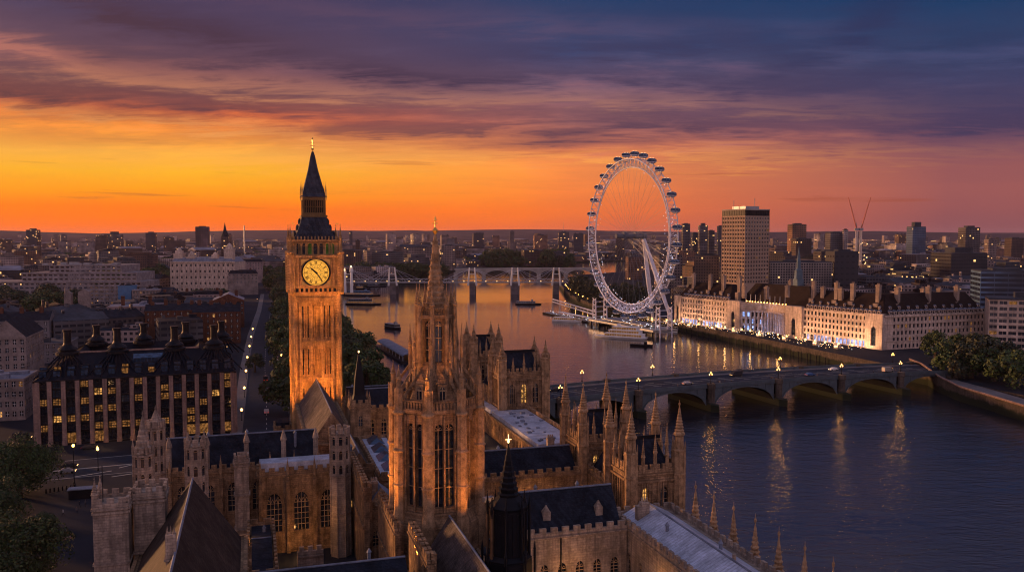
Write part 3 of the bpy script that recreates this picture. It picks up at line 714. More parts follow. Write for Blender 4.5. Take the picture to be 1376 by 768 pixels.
slab(522, 339, 42, 1480, 'dark gridded long office block on the far embankment', 'grey concrete', dep=50)
slab(566, 332, 34, 1700, 'broad pale block behind the gridded office on the far bank', 'pale stone', dep=40)
slab(603, 330, 20, 1650, 'pale block partly behind the gothic spire on the far bank', 'pale stone')
slab(716, 336, 28, 1900, 'brown slab with an orange-lit end beyond the far bridges', 'brown brick', dep=60)
slab(752, 338, 16, 1900, 'dark slab beyond the far bridges left of the wheel', 'dark glazed')
slab(921, 301, 10, 2000, 'slim grey tower just right of the wheel', 'grey concrete')
slab(933, 313, 7, 2100, 'short dark tower between the two slim towers right of the wheel', 'dark glazed')
slab(944, 303, 11, 2000, 'slim tower with rounded shoulder right of the wheel', 'grey concrete', cap=5)
slab(955, 310, 8, 2050, 'lower grey tower leaning close to the stone high-rise', 'grey concrete')
slab(967, 304, 7, 1900, 'narrow dark tower half hidden by the stone high-rise', 'dark glazed')
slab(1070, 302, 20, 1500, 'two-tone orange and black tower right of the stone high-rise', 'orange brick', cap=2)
slab(1076, 321, 22, 1350, 'lower brown tower with lit windows below the two-tone tower', 'brown brick')
slab(1121, 313, 20, 1500, 'blue-grey tower left of the cranes', 'grey concrete')
slab(1135, 309, 6, 1480, 'thin pale lift tower beside the blue-grey tower', 'white rendered')
slab(1131, 338, 34, 900, 'black box-shaped building below the cranes', 'dark glazed', wallm=CITY('black_box', (.02, .02, .025), cw=6, ch=6, fw=.5, fh=.3, lit=.01))
slab(1112, 338, 30, 1000, 'brown low slab behind the black box-shaped building', 'brown brick')
slab(1230, 305, 19, 1500, 'dark blue glass tower with a curved lit crown', 'dark glazed', wallm=CITY('blue_tower', (.05, .08, .14), win=(.03, .06, .11), cw=3, ch=4, fw=.8, fh=.6, lit=.02), cap=8)
slab(1301, 306, 21, 1600, 'grey glass tower with a bronze front near the right edge', 'dark glazed', wallm=CITY('grey_tower', (.12, .11, .12), cw=3, ch=4, fw=.7, fh=.6, lit=.02), cap=3)
slab(1330, 322, 12, 1700, 'pale small slab on the horizon at far right', 'pale stone')
slab(1362, 320, 18, 1800, 'brown slab on the horizon at the right frame edge', 'brown brick')
slab(898, 343, 32, 1000, 'pale office block with lit windows just behind the wheel', 'pale stone')
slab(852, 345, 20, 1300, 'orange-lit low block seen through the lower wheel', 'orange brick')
# gothic church spire and mast far left
X = P2(303, 1700); t_ = thing('church', 'dark church spire with a lit base on the skyline left of the clock tower', 'church', (X, 1700, 0), .2)
mb = MB(); mb.box(-7, 7, -7, 7, 0, zof(318, 1700)); mb.build('tower', PAL['orange brick'], t_)
mb = MB(); mb.lathe(0, 0, [(8, zof(318, 1700)), (3, zof(309, 1700)), (.2, zof(299, 1700))], 8); mb.build('spire', slate, t_)
mb = MB(); mb.tube((P2(329, 2000), 2000, 0), (P2(329, 2000), 2000, zof(303, 2000)), 2, 1.2); tag(mb.build('chimney_mast', steel), 'thin leaning mast on the skyline right of the church spire', 'mast')
# two tower cranes on a lit lattice core
cm = M('crane_white', (.55, .5, .5), var=.1)
for px, tip, pyt, ln, lb in ((1150, 1138, 265, 1, 'left tower crane with its jib raised to the left'), (1156, 1168, 265, -1, 'right tower crane with its jib raised to the right')):
    Yk = 1350; X = P2(px, Yk); t_ = thing('tower_crane', lb+' above the rooftops', 'crane', (X, Yk, 0)); zb = zof(308, Yk); mb = MB()
    for q in ((-1, -1), (1, -1), (1, 1), (-1, 1)): mb.tube((q[0]*1.2, q[1]*1.2, 0), (q[0]*1.2, q[1]*1.2, zb), .3, n=4)
    for k in range(20): a = zb*k/20; b_ = zb*(k+1)/20; s_ = 1.2 if k % 2 else -1.2; mb.tube((s_, -1.2, a), (-s_, -1.2, b_), .2, n=4); mb.tube((-1.2, s_, a), (-1.2, -s_, b_), .2, n=4)
    mb.build('mast', cm, t_)
    mb = MB(); tp = (P2(tip, Yk)-X, 0, zof(pyt, Yk)); mb.tube((0, 0, zb), tp, 1.1, .5, 4); mb.tube((0, 0, zb+9), tp, .15, n=4); mb.build('jib', M('crane_red', (.5, .16, .1), var=.1), t_)
    mb = MB(); mb.box(-3, 3, -2, 2, zb-2, zb+2); mb.tube((0, 0, zb), (0, 0, zb+10), .5); mb.box(-3+ln*5, 3+ln*5, -1.5, 1.5, zb-1, zb+2); mb.build('cab', steel, t_)
X = P2(1152, 1380); t_ = thing('construction_tower', 'half-built pale concrete core with floodlit decks under the cranes', 'building', (X, 1380, 0)); mb = MB()
for k in range(9): mb.box(-13, 13, -11, 11, k*6.5, k*6.5+1.2)
mb.box(-5, 5, -5, 5, 0, zof(320, 1380)); mb.build('wall', concrete, t_)
mb = MB()
for k in range(22): mb.blob((rsk.uniform(-11, 11), -11.3, rsk.uniform(4, 56)), .7, .7, 5, 3)
mb.build('site_lights', lamp_em2, t_)
rc = random.Random(5); cand = []
Yc = 520
while Yc < 7600:
    cell = 29+Yc*.0125 if Yc < 2600 else 61.5+(Yc-2600)*.022
    Xc = -.66*Yc
    while Xc < .66*Yc:
        x = Xc+rc.uniform(-.2, .2)*cell; y = Yc+rc.uniform(-.25, .25)*cell
        Xc += cell*rc.uniform(.82, 1.1)
        if inside(x, y, RIV): continue
        near = min(math.hypot(x-a, y-b_) for a, b_ in WB[1:-2]+EB[2:-2]); 
        if near < 22+cell*.3: continue
        if inside(x+cell*.4, y, RIV) or inside(x-cell*.4, y, RIV) or inside(x, y+cell*.4, RIV) or inside(x, y-cell*.4, RIV): continue
        px, py = proj(x, y)
        if px < -25 or px > 1400: continue
        if any(a-8 < px < c+8 and b_-3 < py < d+3 for a, b_, c, d in KEEP): continue
        if y < 560 and x > -100: continue
        if -330 < x < -60 and y < 1060 and x > -0.29*y-25: continue
        if rc.random() < .05: continue
        if inside(x, y, HALL) or any(math.hypot(x-a, y-b_) < c+cell*.3 for a, b_, c in NOGO): continue
        if y < 620 and x > 0: continue
        cand.append((y, x, cell))
    Yc += cell*.9
cand.sort(); NIND = 290
far = {k: MB() for k in names}; rot0 = {}
for i, (y, x, cell) in enumerate(cand):
    kind = rc.choices(names, [5, 3.5, 3, 2.5, 1.6, 1.6])[0]; shape = rc.choices(['flat', 'stepped', 'gabled'], [4, 3, 3])[0]
    w_ = cell*rc.uniform(.6, .98); d_ = cell*rc.uniform(.5, .9)
    h = rc.uniform(9, 21)
    if rc.random() < .08: h = rc.uniform(24, 40)
    if y < 900: h = min(h, 17)
    if rc.random() < .03 and y > 2200: h = rc.uniform(45, 75); w_ = rc.uniform(22, 30); d_ = 22; shape = 'flat'
    mb = MB(); build_city(mb, rc, x, y, w_, d_, h, shape); rz = rc.choice((TH, R(14), R(25), R(-8), R(38)))+rc.uniform(-.1, .1)
    if i < NIND:
        zone = 'left bank beyond the clock tower' if x < -.05*y and y < 2300 else ('east bank behind the riverside hall' if x > 0 and y < 2300 else 'distant spread under the horizon')
        o = mb.build('city_building', [PAL[kind], rc.choice(roofs)], None, loc=(x, y, 0), rot=rz)
        sd_ = {'flat': 'flat-roofed', 'stepped': 'stepped, set-back-roofed', 'gabled': 'pitched-roofed'}[shape]
        ht = 'tall' if h > 23 else ('low' if h < 13 else 'mid-height')
        tag(o, '%s %s %s building in the %s' % (ht, sd_, kind, zone), 'building', '%s %s %s buildings in the %s' % (ht, sd_, kind, zone))
    else:
        c, q = math.cos(rz), math.sin(rz); T = far[kind]; b0 = len(T.v)
        T.v += [(x+vx*c-vy*q, y+vx*q+vy*c, vz) for vx, vy, vz in mb.v]; T.f += [tuple(k+b0 for k in f) for f in mb.f]; T.mi += mb.mi
bigf = MB(); mats_ = []
for ki, k in enumerate(names):
    b0 = len(bigf.v); bigf.v += far[k].v; bigf.f += [tuple(a+b0 for a in f) for f in far[k].f]; bigf.mi += [ki*2+m_ for m_ in far[k].mi]; mats_ += [PAL[k], roofs[ki % 5]]
tag(bigf.build('distant_city', mats_), 'far-off mass of small city buildings fading towards the hills', 'city', kind='stuff')
# far wood patches and city lights
mb = MB(); rl_ = random.Random(9)
for _ in range(520):
    y = rl_.uniform(1900, 7200); x = rl_.uniform(-.6, .6)*y
    if inside(x, y, RIV): continue
    for k in range(rl_.randint(3, 7)):
        q = rl_.uniform(8, 20); mb.blob((x+rl_.uniform(-40, 40), y+rl_.uniform(-20, 20), q*.4), q, q*.8, 7, 4)
tag(mb.build('distant_trees', M('far_foliage', (.035, .05, .022), var=.5, sc_=.05, bump=1.0), None, True), 'dark tree clumps scattered through the distant city', 'trees', kind='stuff')
mb = MB()
for i in range(480):
    y = 480*math.exp(rl_.uniform(0, 2.4)); x = rl_.uniform(-.62, .62)*y
    if inside(x, y, RIV): continue
    q = .12+y*.00014*rl_.uniform(.6, 1.5); z = rl_.uniform(3, 9); mb.lathe(x, y, [(q*.5, z-q), (q, z), (q*.5, z+q)], 5)
tag(mb.build('city_lights', EM('city_light_glow', (1, .50, .18), 5)), 'scattered warm street lights between the distant buildings', 'lights', kind='stuff')
# ============================================================= westminster side bridge
BA = (-18, 325); BB = (204, 412); BL = math.hypot(BB[0]-BA[0], BB[1]-BA[1]); BR = math.atan2(BB[1]-BA[1], BB[0]-BA[0])
t_ = thing('road_bridge', 'long low green iron road bridge of seven shallow arches crossing the river on the right', 'bridge', BA+(0,), BR)
HW = 13.0
def dz(s): return 2.6+2.2*(1-((s-BL/2)/(BL/2))**2)      # gentle hump
so_ = MB(); NA = 7; SP = BL/NA; K = 14
ar = {}; pa = [MB(), MB()]; dk = MB(); fp = [MB(), MB()]
for i in range(NA):
    s0 = i*SP+2.0; s1 = (i+1)*SP-2.0
    def azf(s): q = (s-(s0+s1)/2)/((s1-s0)/2); return -4.0+(dz((s0+s1)/2)-1.3+4.0)*math.sqrt(max(0, 1-q*q*.98))
    for k in range(K):
        a = s0+(s1-s0)*k/K; b_ = s0+(s1-s0)*(k+1)/K
        za, zb = azf(a), azf(b_)
        for sy in (-1, 1):
            y0 = sy*HW
            q = [(a, y0, za), (b_, y0, zb), (b_, y0, dz(b_)-.5), (a, y0, dz(a)-.5)]
            A2 = ar.setdefault((i, sy), MB()); A2.face(q if sy < 0 else q[::-1])
            A2.tube((a, y0*1.012, za+.25), (b_, y0*1.012, zb+.25), .33, n=4)
            if k % 2 == 0: A2.tube((a, y0*1.01, za), (a, y0*1.01, dz(a)-.5), .16, n=4)
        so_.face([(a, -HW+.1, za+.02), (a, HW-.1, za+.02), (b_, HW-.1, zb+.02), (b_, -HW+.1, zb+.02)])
[q_.build('arch_ribs', green_steel, t_) for q_ in ar.values()]; so_.build('soffit', soffit_dark, t_)
for k in range(48):
    a = -6+(BL+12)*k/48; b_ = -6+(BL+12)*(k+1)/48
    za, zb = dz(min(max(a, 0), BL)), dz(min(max(b_, 0), BL))
    v = lambda s, y, z: (s, y, z)
    dk.face([v(a, -HW, za), v(b_, -HW, zb), v(b_, HW, zb), v(a, HW, za)])
    dk.face([v(a, -HW, za-.7), v(a, HW, za-.7), v(b_, HW, zb-.7), v(b_, -HW, zb-.7)])
    for sy in (-1, 1):
        k_ = 0 if sy < 0 else 1; y = sy*HW; f0 = sy*(HW-3.6)
        pa[k_].face([v(a, y+.2, za-.7), v(b_, y+.2, zb-.7), v(b_, y+.2, zb+1.15), v(a, y+.2, za+1.15)]); pa[k_].face([v(a, y-.2, za-.2), v(a, y-.2, za+1.15), v(b_, y-.2, zb+1.15), v(b_, y-.2, zb-.2)])
        pa[k_].face([v(a, y-.28, za+1.16), v(b_, y-.28, zb+1.16), v(b_, y+.28, zb+1.16), v(a, y+.28, za+1.16)])
        pa[k_].tube(v(a, y*1.025, za-.45), v(b_, y*1.025, zb-.45), .2, n=4)
        g0, g1 = min(f0, y-sy*.3), max(f0, y-sy*.3)
        fp[k_].face([v(a, g0, za+.15), v(b_, g0, zb+.15), v(b_, g1, zb+.15), v(a, g1, za+.15)])
        fp[k_].face([v(a, f0, za), v(b_, f0, zb), v(b_, f0, zb+.15), v(a, f0, za+.15)])
dk.build('deck', asphalt, t_)
for k_ in (0, 1): pa[k_].build('parapet', green_steel, t_); fp[k_].build('footway', paving, t_)
ln = MB()
for y in (-3.2, 0, 3.2):
    k = 0
    while k < BL-6: ln.face([(k, y-.1, dz(k)+.012), (k+4, y-.1, dz(k+4)+.012), (k+4, y+.1, dz(k+4)+.012), (k, y+.1, dz(k)+.012)]); k += 9 if y else 4
ln.build('lane_marking', road_line, t_)
for i in range(0, NA+1):
    mb = MB(); s = i*SP
    mb.prism([(s-2, -HW-3.5), (s, -HW-6.5), (s+2, -HW-3.5), (s+2, HW+3.5), (s, HW+6.5), (s-2, HW+3.5)], -9, -2.2); mb.prism([(s-1.6, -HW-3), (s, -HW-5.4), (s+1.6, -HW-3), (s+1.6, HW+3), (s, HW+5.4), (s-1.6, HW+3)], -2.2, -1.2, sc1=.8)
    for sy in (-1, 1): mb.lathe(s, sy*(HW+.7), [(1.5, -2.2), (1.5, dz(s)-.9), (1.8, dz(s)-.7), (1.8, dz(s)+1.2), (1.4, dz(s)+1.4)], 8, PI/8)
    mb.m = 0; mb.build('pier', wallst, t_)
# trefoil lamp standards
lm = MB(); lm.lathe(0, 0, [(.32, 0), (.3, .5), (.14, .7), (.11, 3.3), (.2, 3.4), (.08, 3.6), (.06, 4.3)], 8)
for a in (0, PI): lm.path([(0, 0, 3.2), (.45*math.cos(a), 0, 3.15), (.62*math.cos(a), 0, 3.5)], .05)
lamp_post_me = lm.mesh('post', iron)
gl = MB()
for x, z in ((0, 4.5), (-.62, 3.75), (.62, 3.75)): gl.lathe(x, 0, [(.1, z-.25), (.21, z), (.21, z+.12), (.06, z+.36)], 6)
lamp_gl_me = gl.mesh('lantern', lamp_em)
def bridge_lamp(s, y, label):
    c, q = math.cos(BR), math.sin(BR); z = dz(min(max(s, 0), BL))+1.3
    x_, y_ = BA[0]+c*s-q*y, BA[1]+q*s+c*y
    l = thing('street_lamp', label, 'street lamp', (x_, y_, z), BR, 'three-globe lamps along the bridge'); put('post', lamp_post_me, l, (0, 0, 0)); put('lantern', lamp_gl_me, l, (0, 0, 0))
    point('lamp_light', (x_, y_, z+4.9), 500, (1, .45, .10), .35)
words = ['first', 'second', 'third', 'fourth', 'fifth', 'sixth', 'seventh', 'eighth']
for i in range(1, 8): bridge_lamp(i*SP, -HW-.2, 'three-globe lamp on the near parapet of the bridge, %s pier from the palace end' % words[i-1])
for i in (1, 2, 3, 5, 7): bridge_lamp(i*SP-SP*.35, HW+.2, 'three-globe lamp on the far parapet of the bridge, %s from the palace end' % words[[1, 2, 3, 5, 7].index(i)])
# ------------------------------------------------------------- vehicles
def car_proto(name, label, cat, L_, W_, H_, body, kind='car'):
    t_ = thing(name, label, cat); mb = MB()
    if kind == 'car':
        prof = [(-L_/2, .45), (-L_/2, .85), (-L_*.40, .95), (-L_*.27, H_), (L_*.12, H_), (L_*.28, .95), (L_*.47, .82), (L_/2, .6), (L_/2, .35), (-L_/2, .35)]
    elif kind == 'van': prof = [(-L_/2, .4), (-L_/2, H_), (L_*.28, H_), (L_*.40, H_*.6), (L_/2, H_*.5), (L_/2, .4)]
    else: prof = [(-L_/2, .4), (-L_/2, H_-.2), (-L_/2+.3, H_), (L_/2-.3, H_), (L_/2, H_-.3), (L_/2, .4)]
    n_ = len(prof); b0 = 0
    for sy in (-1, 1): mb.v += [(x, sy*W_/2*(.86 if z > 1.0 and kind == 'car' else 1), z) for x, z in prof]
    for i in range(n_): j = (i+1) % n_; mb.f.append((i, i+n_, j+n_, j)); mb.mi.append(0)
    mb.f.append(tuple(range(n_))); mb.f.append(tuple(range(2*n_-1, n_-1, -1))); mb.mi += [0, 0]
    mb.build('body', body, t_)
    g2 = MB(); zt = H_-.12
    if kind == 'car': g2.box(-L_*.26, L_*.13, -W_*.44, W_*.44, 1.0, zt)
    elif kind == 'van': g2.box(L_*.2, L_*.37, -W_*.51, W_*.51, H_*.6, H_*.85)
    else:
        g2.box(-L_*.46, L_*.47, -W_*.505, W_*.505, 1.3, 2.1); g2.box(-L_*.46, L_*.47, -W_*.505, W_*.505, 2.9, 3.7)
    g2.build('windows', glass, t_)
    for x in (-L_*.32, L_*.32):
        for sy in (-1, 1):
            w2 = MB(); w2.tube((x, sy*(W_/2-.2), .34), (x, sy*(W_/2+.02), .34), .34, n=10); w2.build('wheel', iron, t_)
    for nm, x, mt in (('headlight', L_/2+.01, lamp_em2), ('tail_light', -L_/2-.01, red_em)):
        for sy in (-.33, .33): l2 = MB(); l2.box(x-.05, x+.05, sy*W_-.14, sy*W_+.14, .6, .78); l2.build(nm, mt, t_)
    return t_
paints = {'white': M('car_white', (.6, .6, .6), rough=.3, var=.05, bump=0), 'dark': M('car_dark', (.03, .03, .035), rough=.25, var=.05, bump=0), 'silver': M('car_silver', (.3, .3, .32), rough=.3, metal=.5, var=.05, bump=0), 'blue': M('car_blue', (.04, .09, .22), rough=.3, var=.05, bump=0), 'red': M('bus_red', (.4, .03, .02), rough=.35, var=.05, bump=0)}
protos = {}
def vehicle(kind, paint, x, y, z, rot, label, group=None):
    k = (kind, paint)
    if k not in protos:
        dims = {'car': (4.4, 1.8, 1.45), 'van': (5.4, 2.0, 2.3), 'bus': (11, 2.5, 4.3)}[kind]
        protos[k] = car_proto({'car': 'car', 'van': 'van', 'bus': 'double_decker_bus'}[kind], label, {'car': 'car', 'van': 'van', 'bus': 'bus'}[kind], *dims, paints[paint], kind); o = protos[k]
        o.location = (x, y, z); o.rotation_euler = (0, 0, rot); o['label'] = label
        if group: o['group'] = group
        return o
    return copy_tree(protos[k], (x, y, z), rot, label, group)
def on_bridge(s, y, kind, paint, label, back=False):
    c, q = math.cos(BR), math.sin(BR); vehicle(kind, paint, BA[0]+c*s-q*y, BA[1]+q*s+c*y, dz(s)+.01, BR+(PI if back else 0), label)
on_bridge(40, 5.5, 'car', 'dark', 'dark car heading away near the palace end of the bridge', True)
on_bridge(96, -5.5, 'car', 'silver', 'silver car on the near lane at the middle of the bridge')
on_bridge(128, 5.0, 'van', 'dark', 'dark van on the far lane past the middle of the bridge', True)
on_bridge(182, 4.8, 'car', 'white', 'white car near the east end of the bridge', True)
on_bridge(205, -5.2, 'van', 'silver', 'silver van leaving the bridge at the east end')
on_bridge(160, -5.2, 'car', 'blue', 'blue car on the near lane towards the east end of the bridge')
# ============================================================= people
PM = {}
def person_mesh(seed):
    if seed in PM: return PM[seed]
    r = random.Random(seed); V = [(0, 0, .92), (.0, 0, 1.15), (0, 0, 1.42), (0, 0, 1.53), (0, .02, 1.68), (.0, .02, 1.78)]; rad = [.15, .135, .16, .055, .105, .07]; E_ = [(0, 1), (1, 2), (2, 3), (3, 4), (4, 5)]
    st = r.uniform(.08, .3)
    for sx_ in (-1, 1):
        b0 = len(V); V += [(sx_*.10, 0, .86), (sx_*.11, sx_*st*.5+.03, .48), (sx_*.11, sx_*st, .06), (sx_*.12, sx_*st+.16, .04)]; rad += [.11, .07, .045, .04]; E_ += [(0, b0), (b0, b0+1), (b0+1, b0+2), (b0+2, b0+3)]
        b0 = len(V); V += [(sx_*.2, 0, 1.40), (sx_*.25, -sx_*st*.4, 1.12), (sx_*.24, -sx_*st*.6+.08, .88), (sx_*.24, -sx_*st*.7+.12, .78)]; rad += [.065, .048, .038, .035]; E_ += [(2, b0), (b0, b0+1), (b0+1, b0+2), (b0+2, b0+3)]
    me = bpy.data.meshes.new('person'); me.from_pydata(V, E_, []); o = bpy.data.objects.new('person_tmp', me); col.objects.link(o)
    md = o.modifiers.new('s', 'SKIN'); o.modifiers.new('u', 'SUBSURF').levels = 1
    for i, v in enumerate(me.skin_vertices[0].data): v.radius = (rad[i], rad[i]*.85)
    me.skin_vertices[0].data[0].use_root = True
    dg = bpy.context.evaluated_depsgraph_get(); m2 = bpy.data.meshes.new_from_object(o.evaluated_get(dg)); bpy.data.objects.remove(o)
    m2.materials.clear()
    for c in (M('clothes_%d' % (seed % 4), [(.03, .03, .04), (.12, .1, .1), (.3, .28, .27), (.05, .07, .12)][seed % 4], var=.1, bump=0), M('trousers', (.03, .03, .04), var=.1, bump=0), M('skin_and_hair', (.2, .12, .08), var=.2, bump=0)): m2.materials.append(c)
    for p in m2.polygons: z = p.center.z; p.material_index = 2 if z > 1.56 or (z < .86 and abs(p.center.x) > .19) else (0 if z > .9 else 1)
    PM[seed] = m2; return m2
def person(x, y, z, rot, label, group=None, seed=None):
    o = bpy.data.objects.new('person', person_mesh(seed if seed is not None else rnd.randint(0, 5))); col.objects.link(o); o.location = (x, y, z); o.rotation_euler = (0, 0, rot)
    return tag(o, label, 'person', group)
for i in range(22):
    s = rnd.uniform(20, BL-10); y = rnd.choice((-11.5, 11.4)); c, q = math.cos(BR), math.sin(BR)
    person(BA[0]+c*s-q*y, BA[1]+q*s+c*y, dz(s)+.16, BR+rnd.choice((PI/2, -PI/2)), 'pedestrian in dark clothes walking on the %s footway of the bridge' % ('near' if y < 0 else 'far'), 'pedestrians on the %s footway of the bridge' % ('near' if y < 0 else 'far'))
# east landing: curved wall, ramp and riverside walk
mb = MB(); pts = [G(1222, 490, 1.5), G(1238, 494, 1.5), G(1262, 508, 1.5), G(1290, 519, 1.5), G(1330, 530, 1.5), G(1380, 545, 1.5)]
for i, (a, b_) in enumerate(zip(pts, pts[1:])):
    za, zb = (4.5, 3.6, 2.4, 1.4, 1.2, 1.2)[i:i+2] if i < 5 else (1.2, 1.2)
    mb.face([(a.x, a.y, -6), (b_.x, b_.y, -6), (b_.x, b_.y, zb), (a.x, a.y, za)]); mb.m = 1; mb.tube((a.x, a.y, za), (b_.x, b_.y, zb), .5, n=6); mb.m = 0
tag(mb.build('river_wall', [wallst, pier_st]), 'dark river wall with pale curved coping sweeping right from the east end of the bridge', 'wall')
sheet('path_east', [(p_.x+3, p_.y+6) for p_ in pts]+[(p_.x+12, p_.y+22) for p_ in pts[::-1]], .01, paving)
# ============================================================= county hall
hall_win = [(glass, .93), (lit_d, .07)]
t_ = thing('riverside_hall', 'huge pale stone riverside hall with brown roofs, tall chimneys and a curved colonnaded front', 'building')
c0 = G(908, 433, 0); c1 = G(1187, 470, 0); c2 = G(1325, 463, 0)
A = (c0.x, c0.y); B = (c1.x, c1.y); C_ = (c2.x, c2.y)
D_ = (A[0]+(C_[0]-B[0])*.9, A[1]+(C_[1]-B[1])*.9+14)
EH = 19.5
Lf = math.hypot(B[0]-A[0], B[1]-A[1]); fx_, fy_ = (B[0]-A[0])/Lf, (B[1]-A[1])/Lf; nx_, ny_ = fy_, -fx_
def FP(s, o=0.0): return (A[0]+fx_*s+nx_*o, A[1]+fy_*s+ny_*o)
# s along the river front: 0..Lf ; wings, pavilions, concave middle
S1, S2, S3, S4 = Lf*.305, Lf*.375, Lf*.60, Lf*.675
wl = MB(); budget = [100]; stf = MB(); stf_m = [glass, lit_d, lit_blue]
frame_h = M('window_surround', (.42, .34, .28), var=.1)
stuffarg = (stf, stf_m)
rh = random.Random(4)
def blk(a, b_, cols, name='window'):
    facade(wl, a, b_, 0, 4.6, cols, 1, 1.9, 3.4, t_, .3, [(lit_blue, .8), (glass, .2)], frame_h, 0, 2, 2, .12, budget=budget, r=rh, stuff=stuffarg)
    facade(wl, a, b_, 4.6, EH, cols, 4, 1.35, 2.2, t_, .3, hall_win, frame_h, 0, 2, 2, .1, budget=budget, r=rh, stuff=stuffarg)
blk(FP(7), FP(S1), 17)
blk(FP(S4), FP(Lf-12), 17)
# pavilions (solid, one giant arched window)
def pav(a, b_, o=1.5):
    L_ = math.hypot(b_[0]-a[0], b_[1]-a[1]); dx, dy = (b_[0]-a[0])/L_, (b_[1]-a[1])/L_; q = lambda s, w_: (a[0]+dx*s+dy*w_, a[1]+dy*s-dx*w_)
    facade(wl, q(0, o), q(L_, o), 0, EH-3, 1, 1, min(3.4, L_*.4), 11.5, t_, .8, [(glass, 1)], frame_h, 1, 3, 5, .18, budget=budget, r=rh, stuff=stuffarg, sill=.4)
    wall(wl, q(0, o), q(L_, o), EH-3, EH+1.5); wall(wl, q(0, 0), q(0, o), 0, EH+1.5); wall(wl, q(L_, o), q(L_, 0), 0, EH+1.5)
    wl.face([q(0, o)+(EH+1.5,), q(L_, o)+(EH+1.5,), q(L_, -3)+(EH+1.5,), q(0, -3)+(EH+1.5,)])
pav(FP(0), FP(7)); pav(FP(S1), FP(S2)); pav(FP(S3), FP(S4)); pav(FP(Lf-12), FP(Lf))
# concave crescent with giant columns
K = 16; arc = []
for k in range(K+1):
    q = k/K; s = S2+(S3-S2)*q; arc.append(FP(s, -9.0*math.sin(PI*q)**.8))
for k in range(K):
    a, b_ = arc[k], arc[k+1]
    facade(wl, a, b_, 0, 14.5, 1, 3, 1.4, 2.9, t_, .3, [(lit_blue, .55), (glass, .45)], frame_h, 0, 2, 2, .1, budget=budget, r=rh, stuff=stuffarg)
    wall(wl, a, b_, 14.5, EH+1)
    wl.obox(a, b_, 0, math.hypot(b_[0]-a[0], b_[1]-a[1]), 14.2, 15.0, -.1, 1.6); wl.obox(a, b_, 0, math.hypot(b_[0]-a[0], b_[1]-a[1]), EH-.4, EH+.5, -.1, 1.0)
# side facade
facade(wl, B, C_, 0, EH, 24, 5, 1.35, 2.2, t_, .3, hall_win, frame_h, 0, 2, 2, .1, mL=6, mR=2, budget=budget, r=rh, stuff=stuffarg)
wall(wl, C_, D_, 0, EH); wall(wl, D_, A, 0, EH)
for a, b_ in ((FP(7), FP(S1)), (FP(S4), FP(Lf-12)), (B, C_)):
    L_ = math.hypot(b_[0]-a[0], b_[1]-a[1]); wl.obox(a, b_, 0, L_, 4.7, 5.1, -.1, .35); wl.obox(a, b_, 0, L_, EH-.3, EH+.9, -.2, .8); wl.obox(a, b_, 0, L_, 14.8, 15.1, -.1, .4)
wl.build('wall', portland, t_)
stf.build('small_windows', stf_m, t_)['kind'] = 'stuff'
for k in range(1, K):
    mb = MB(); a = arc[k]; a2 = arc[k-1]; b2 = arc[k+1]; dx, dy = b2[0]-a2[0], b2[1]-a2[1]; l_ = math.hypot(dx, dy)
    mb.lathe(a[0]+dy/l_*1.1, a[1]-dx/l_*1.1, [(.95, 1.2), (.8, 1.6), (.72, 8), (.62, 13.4), (.95, 13.8), (.95, 14.2)], 10); mb.build('column', portland, t_)
# roofs
def hiproof(a, b_, dep, z0, zr, hip, out_, mb):
    L_ = math.hypot(b_[0]-a[0], b_[1]-a[1]); dx, dy = (b_[0]-a[0])/L_, (b_[1]-a[1])/L_
    q = lambda s, w_, z: (a[0]+dx*s+dy*w_, a[1]+dy*s-dx*w_, z)
    e = [q(0, -out_, z0), q(L_, -out_, z0), q(L_, -dep, z0), q(0, -dep, z0)]; m0 = -(dep+out_)/2-.1
    w0, w1 = -(out_+(dep-out_)*.40), -(dep-(dep-out_)*.40)
    t4 = [q(hip, w0, zr), q(L_-hip, w0, zr), q(L_-hip, w1, zr), q(hip, w1, zr)]
    for i in range(4): j = (i+1) % 4; mb.face([e[i], e[j], t4[j], t4[i]])
    mb.face(t4)
rf = MB(); hiproof(FP(1.2), FP(S1+1), 22, EH+.5, EH+12, 7, 1.2, rf); rf.build('roof', tile_brown, t_)
rf = MB(); hiproof(FP(S1+2), FP(S4-2), 26, EH+1, EH+13.5, 8, 10.5, rf); rf.build('roof', tile_brown, t_)
rf = MB(); hiproof(FP(S4-1), FP(Lf-1.2), 22, EH+.5, EH+12.5, 7, 1.2, rf); rf.build('roof', tile_brown, t_)
rf = MB(); hiproof((B[0]+(C_[0]-B[0])*.01, B[1]+.4), C_, 22, EH+.53, EH+12.6, 8, 1.2, rf); rf.build('roof', tile_brown, t_)
ins = MB(); ins.prism([FP(2, -20), FP(Lf-2, -20), (C_[0]-3, C_[1]+18), (D_[0], D_[1]-6)], 12, EH+1.5); ins.build('court_roof', flatroof, t_)
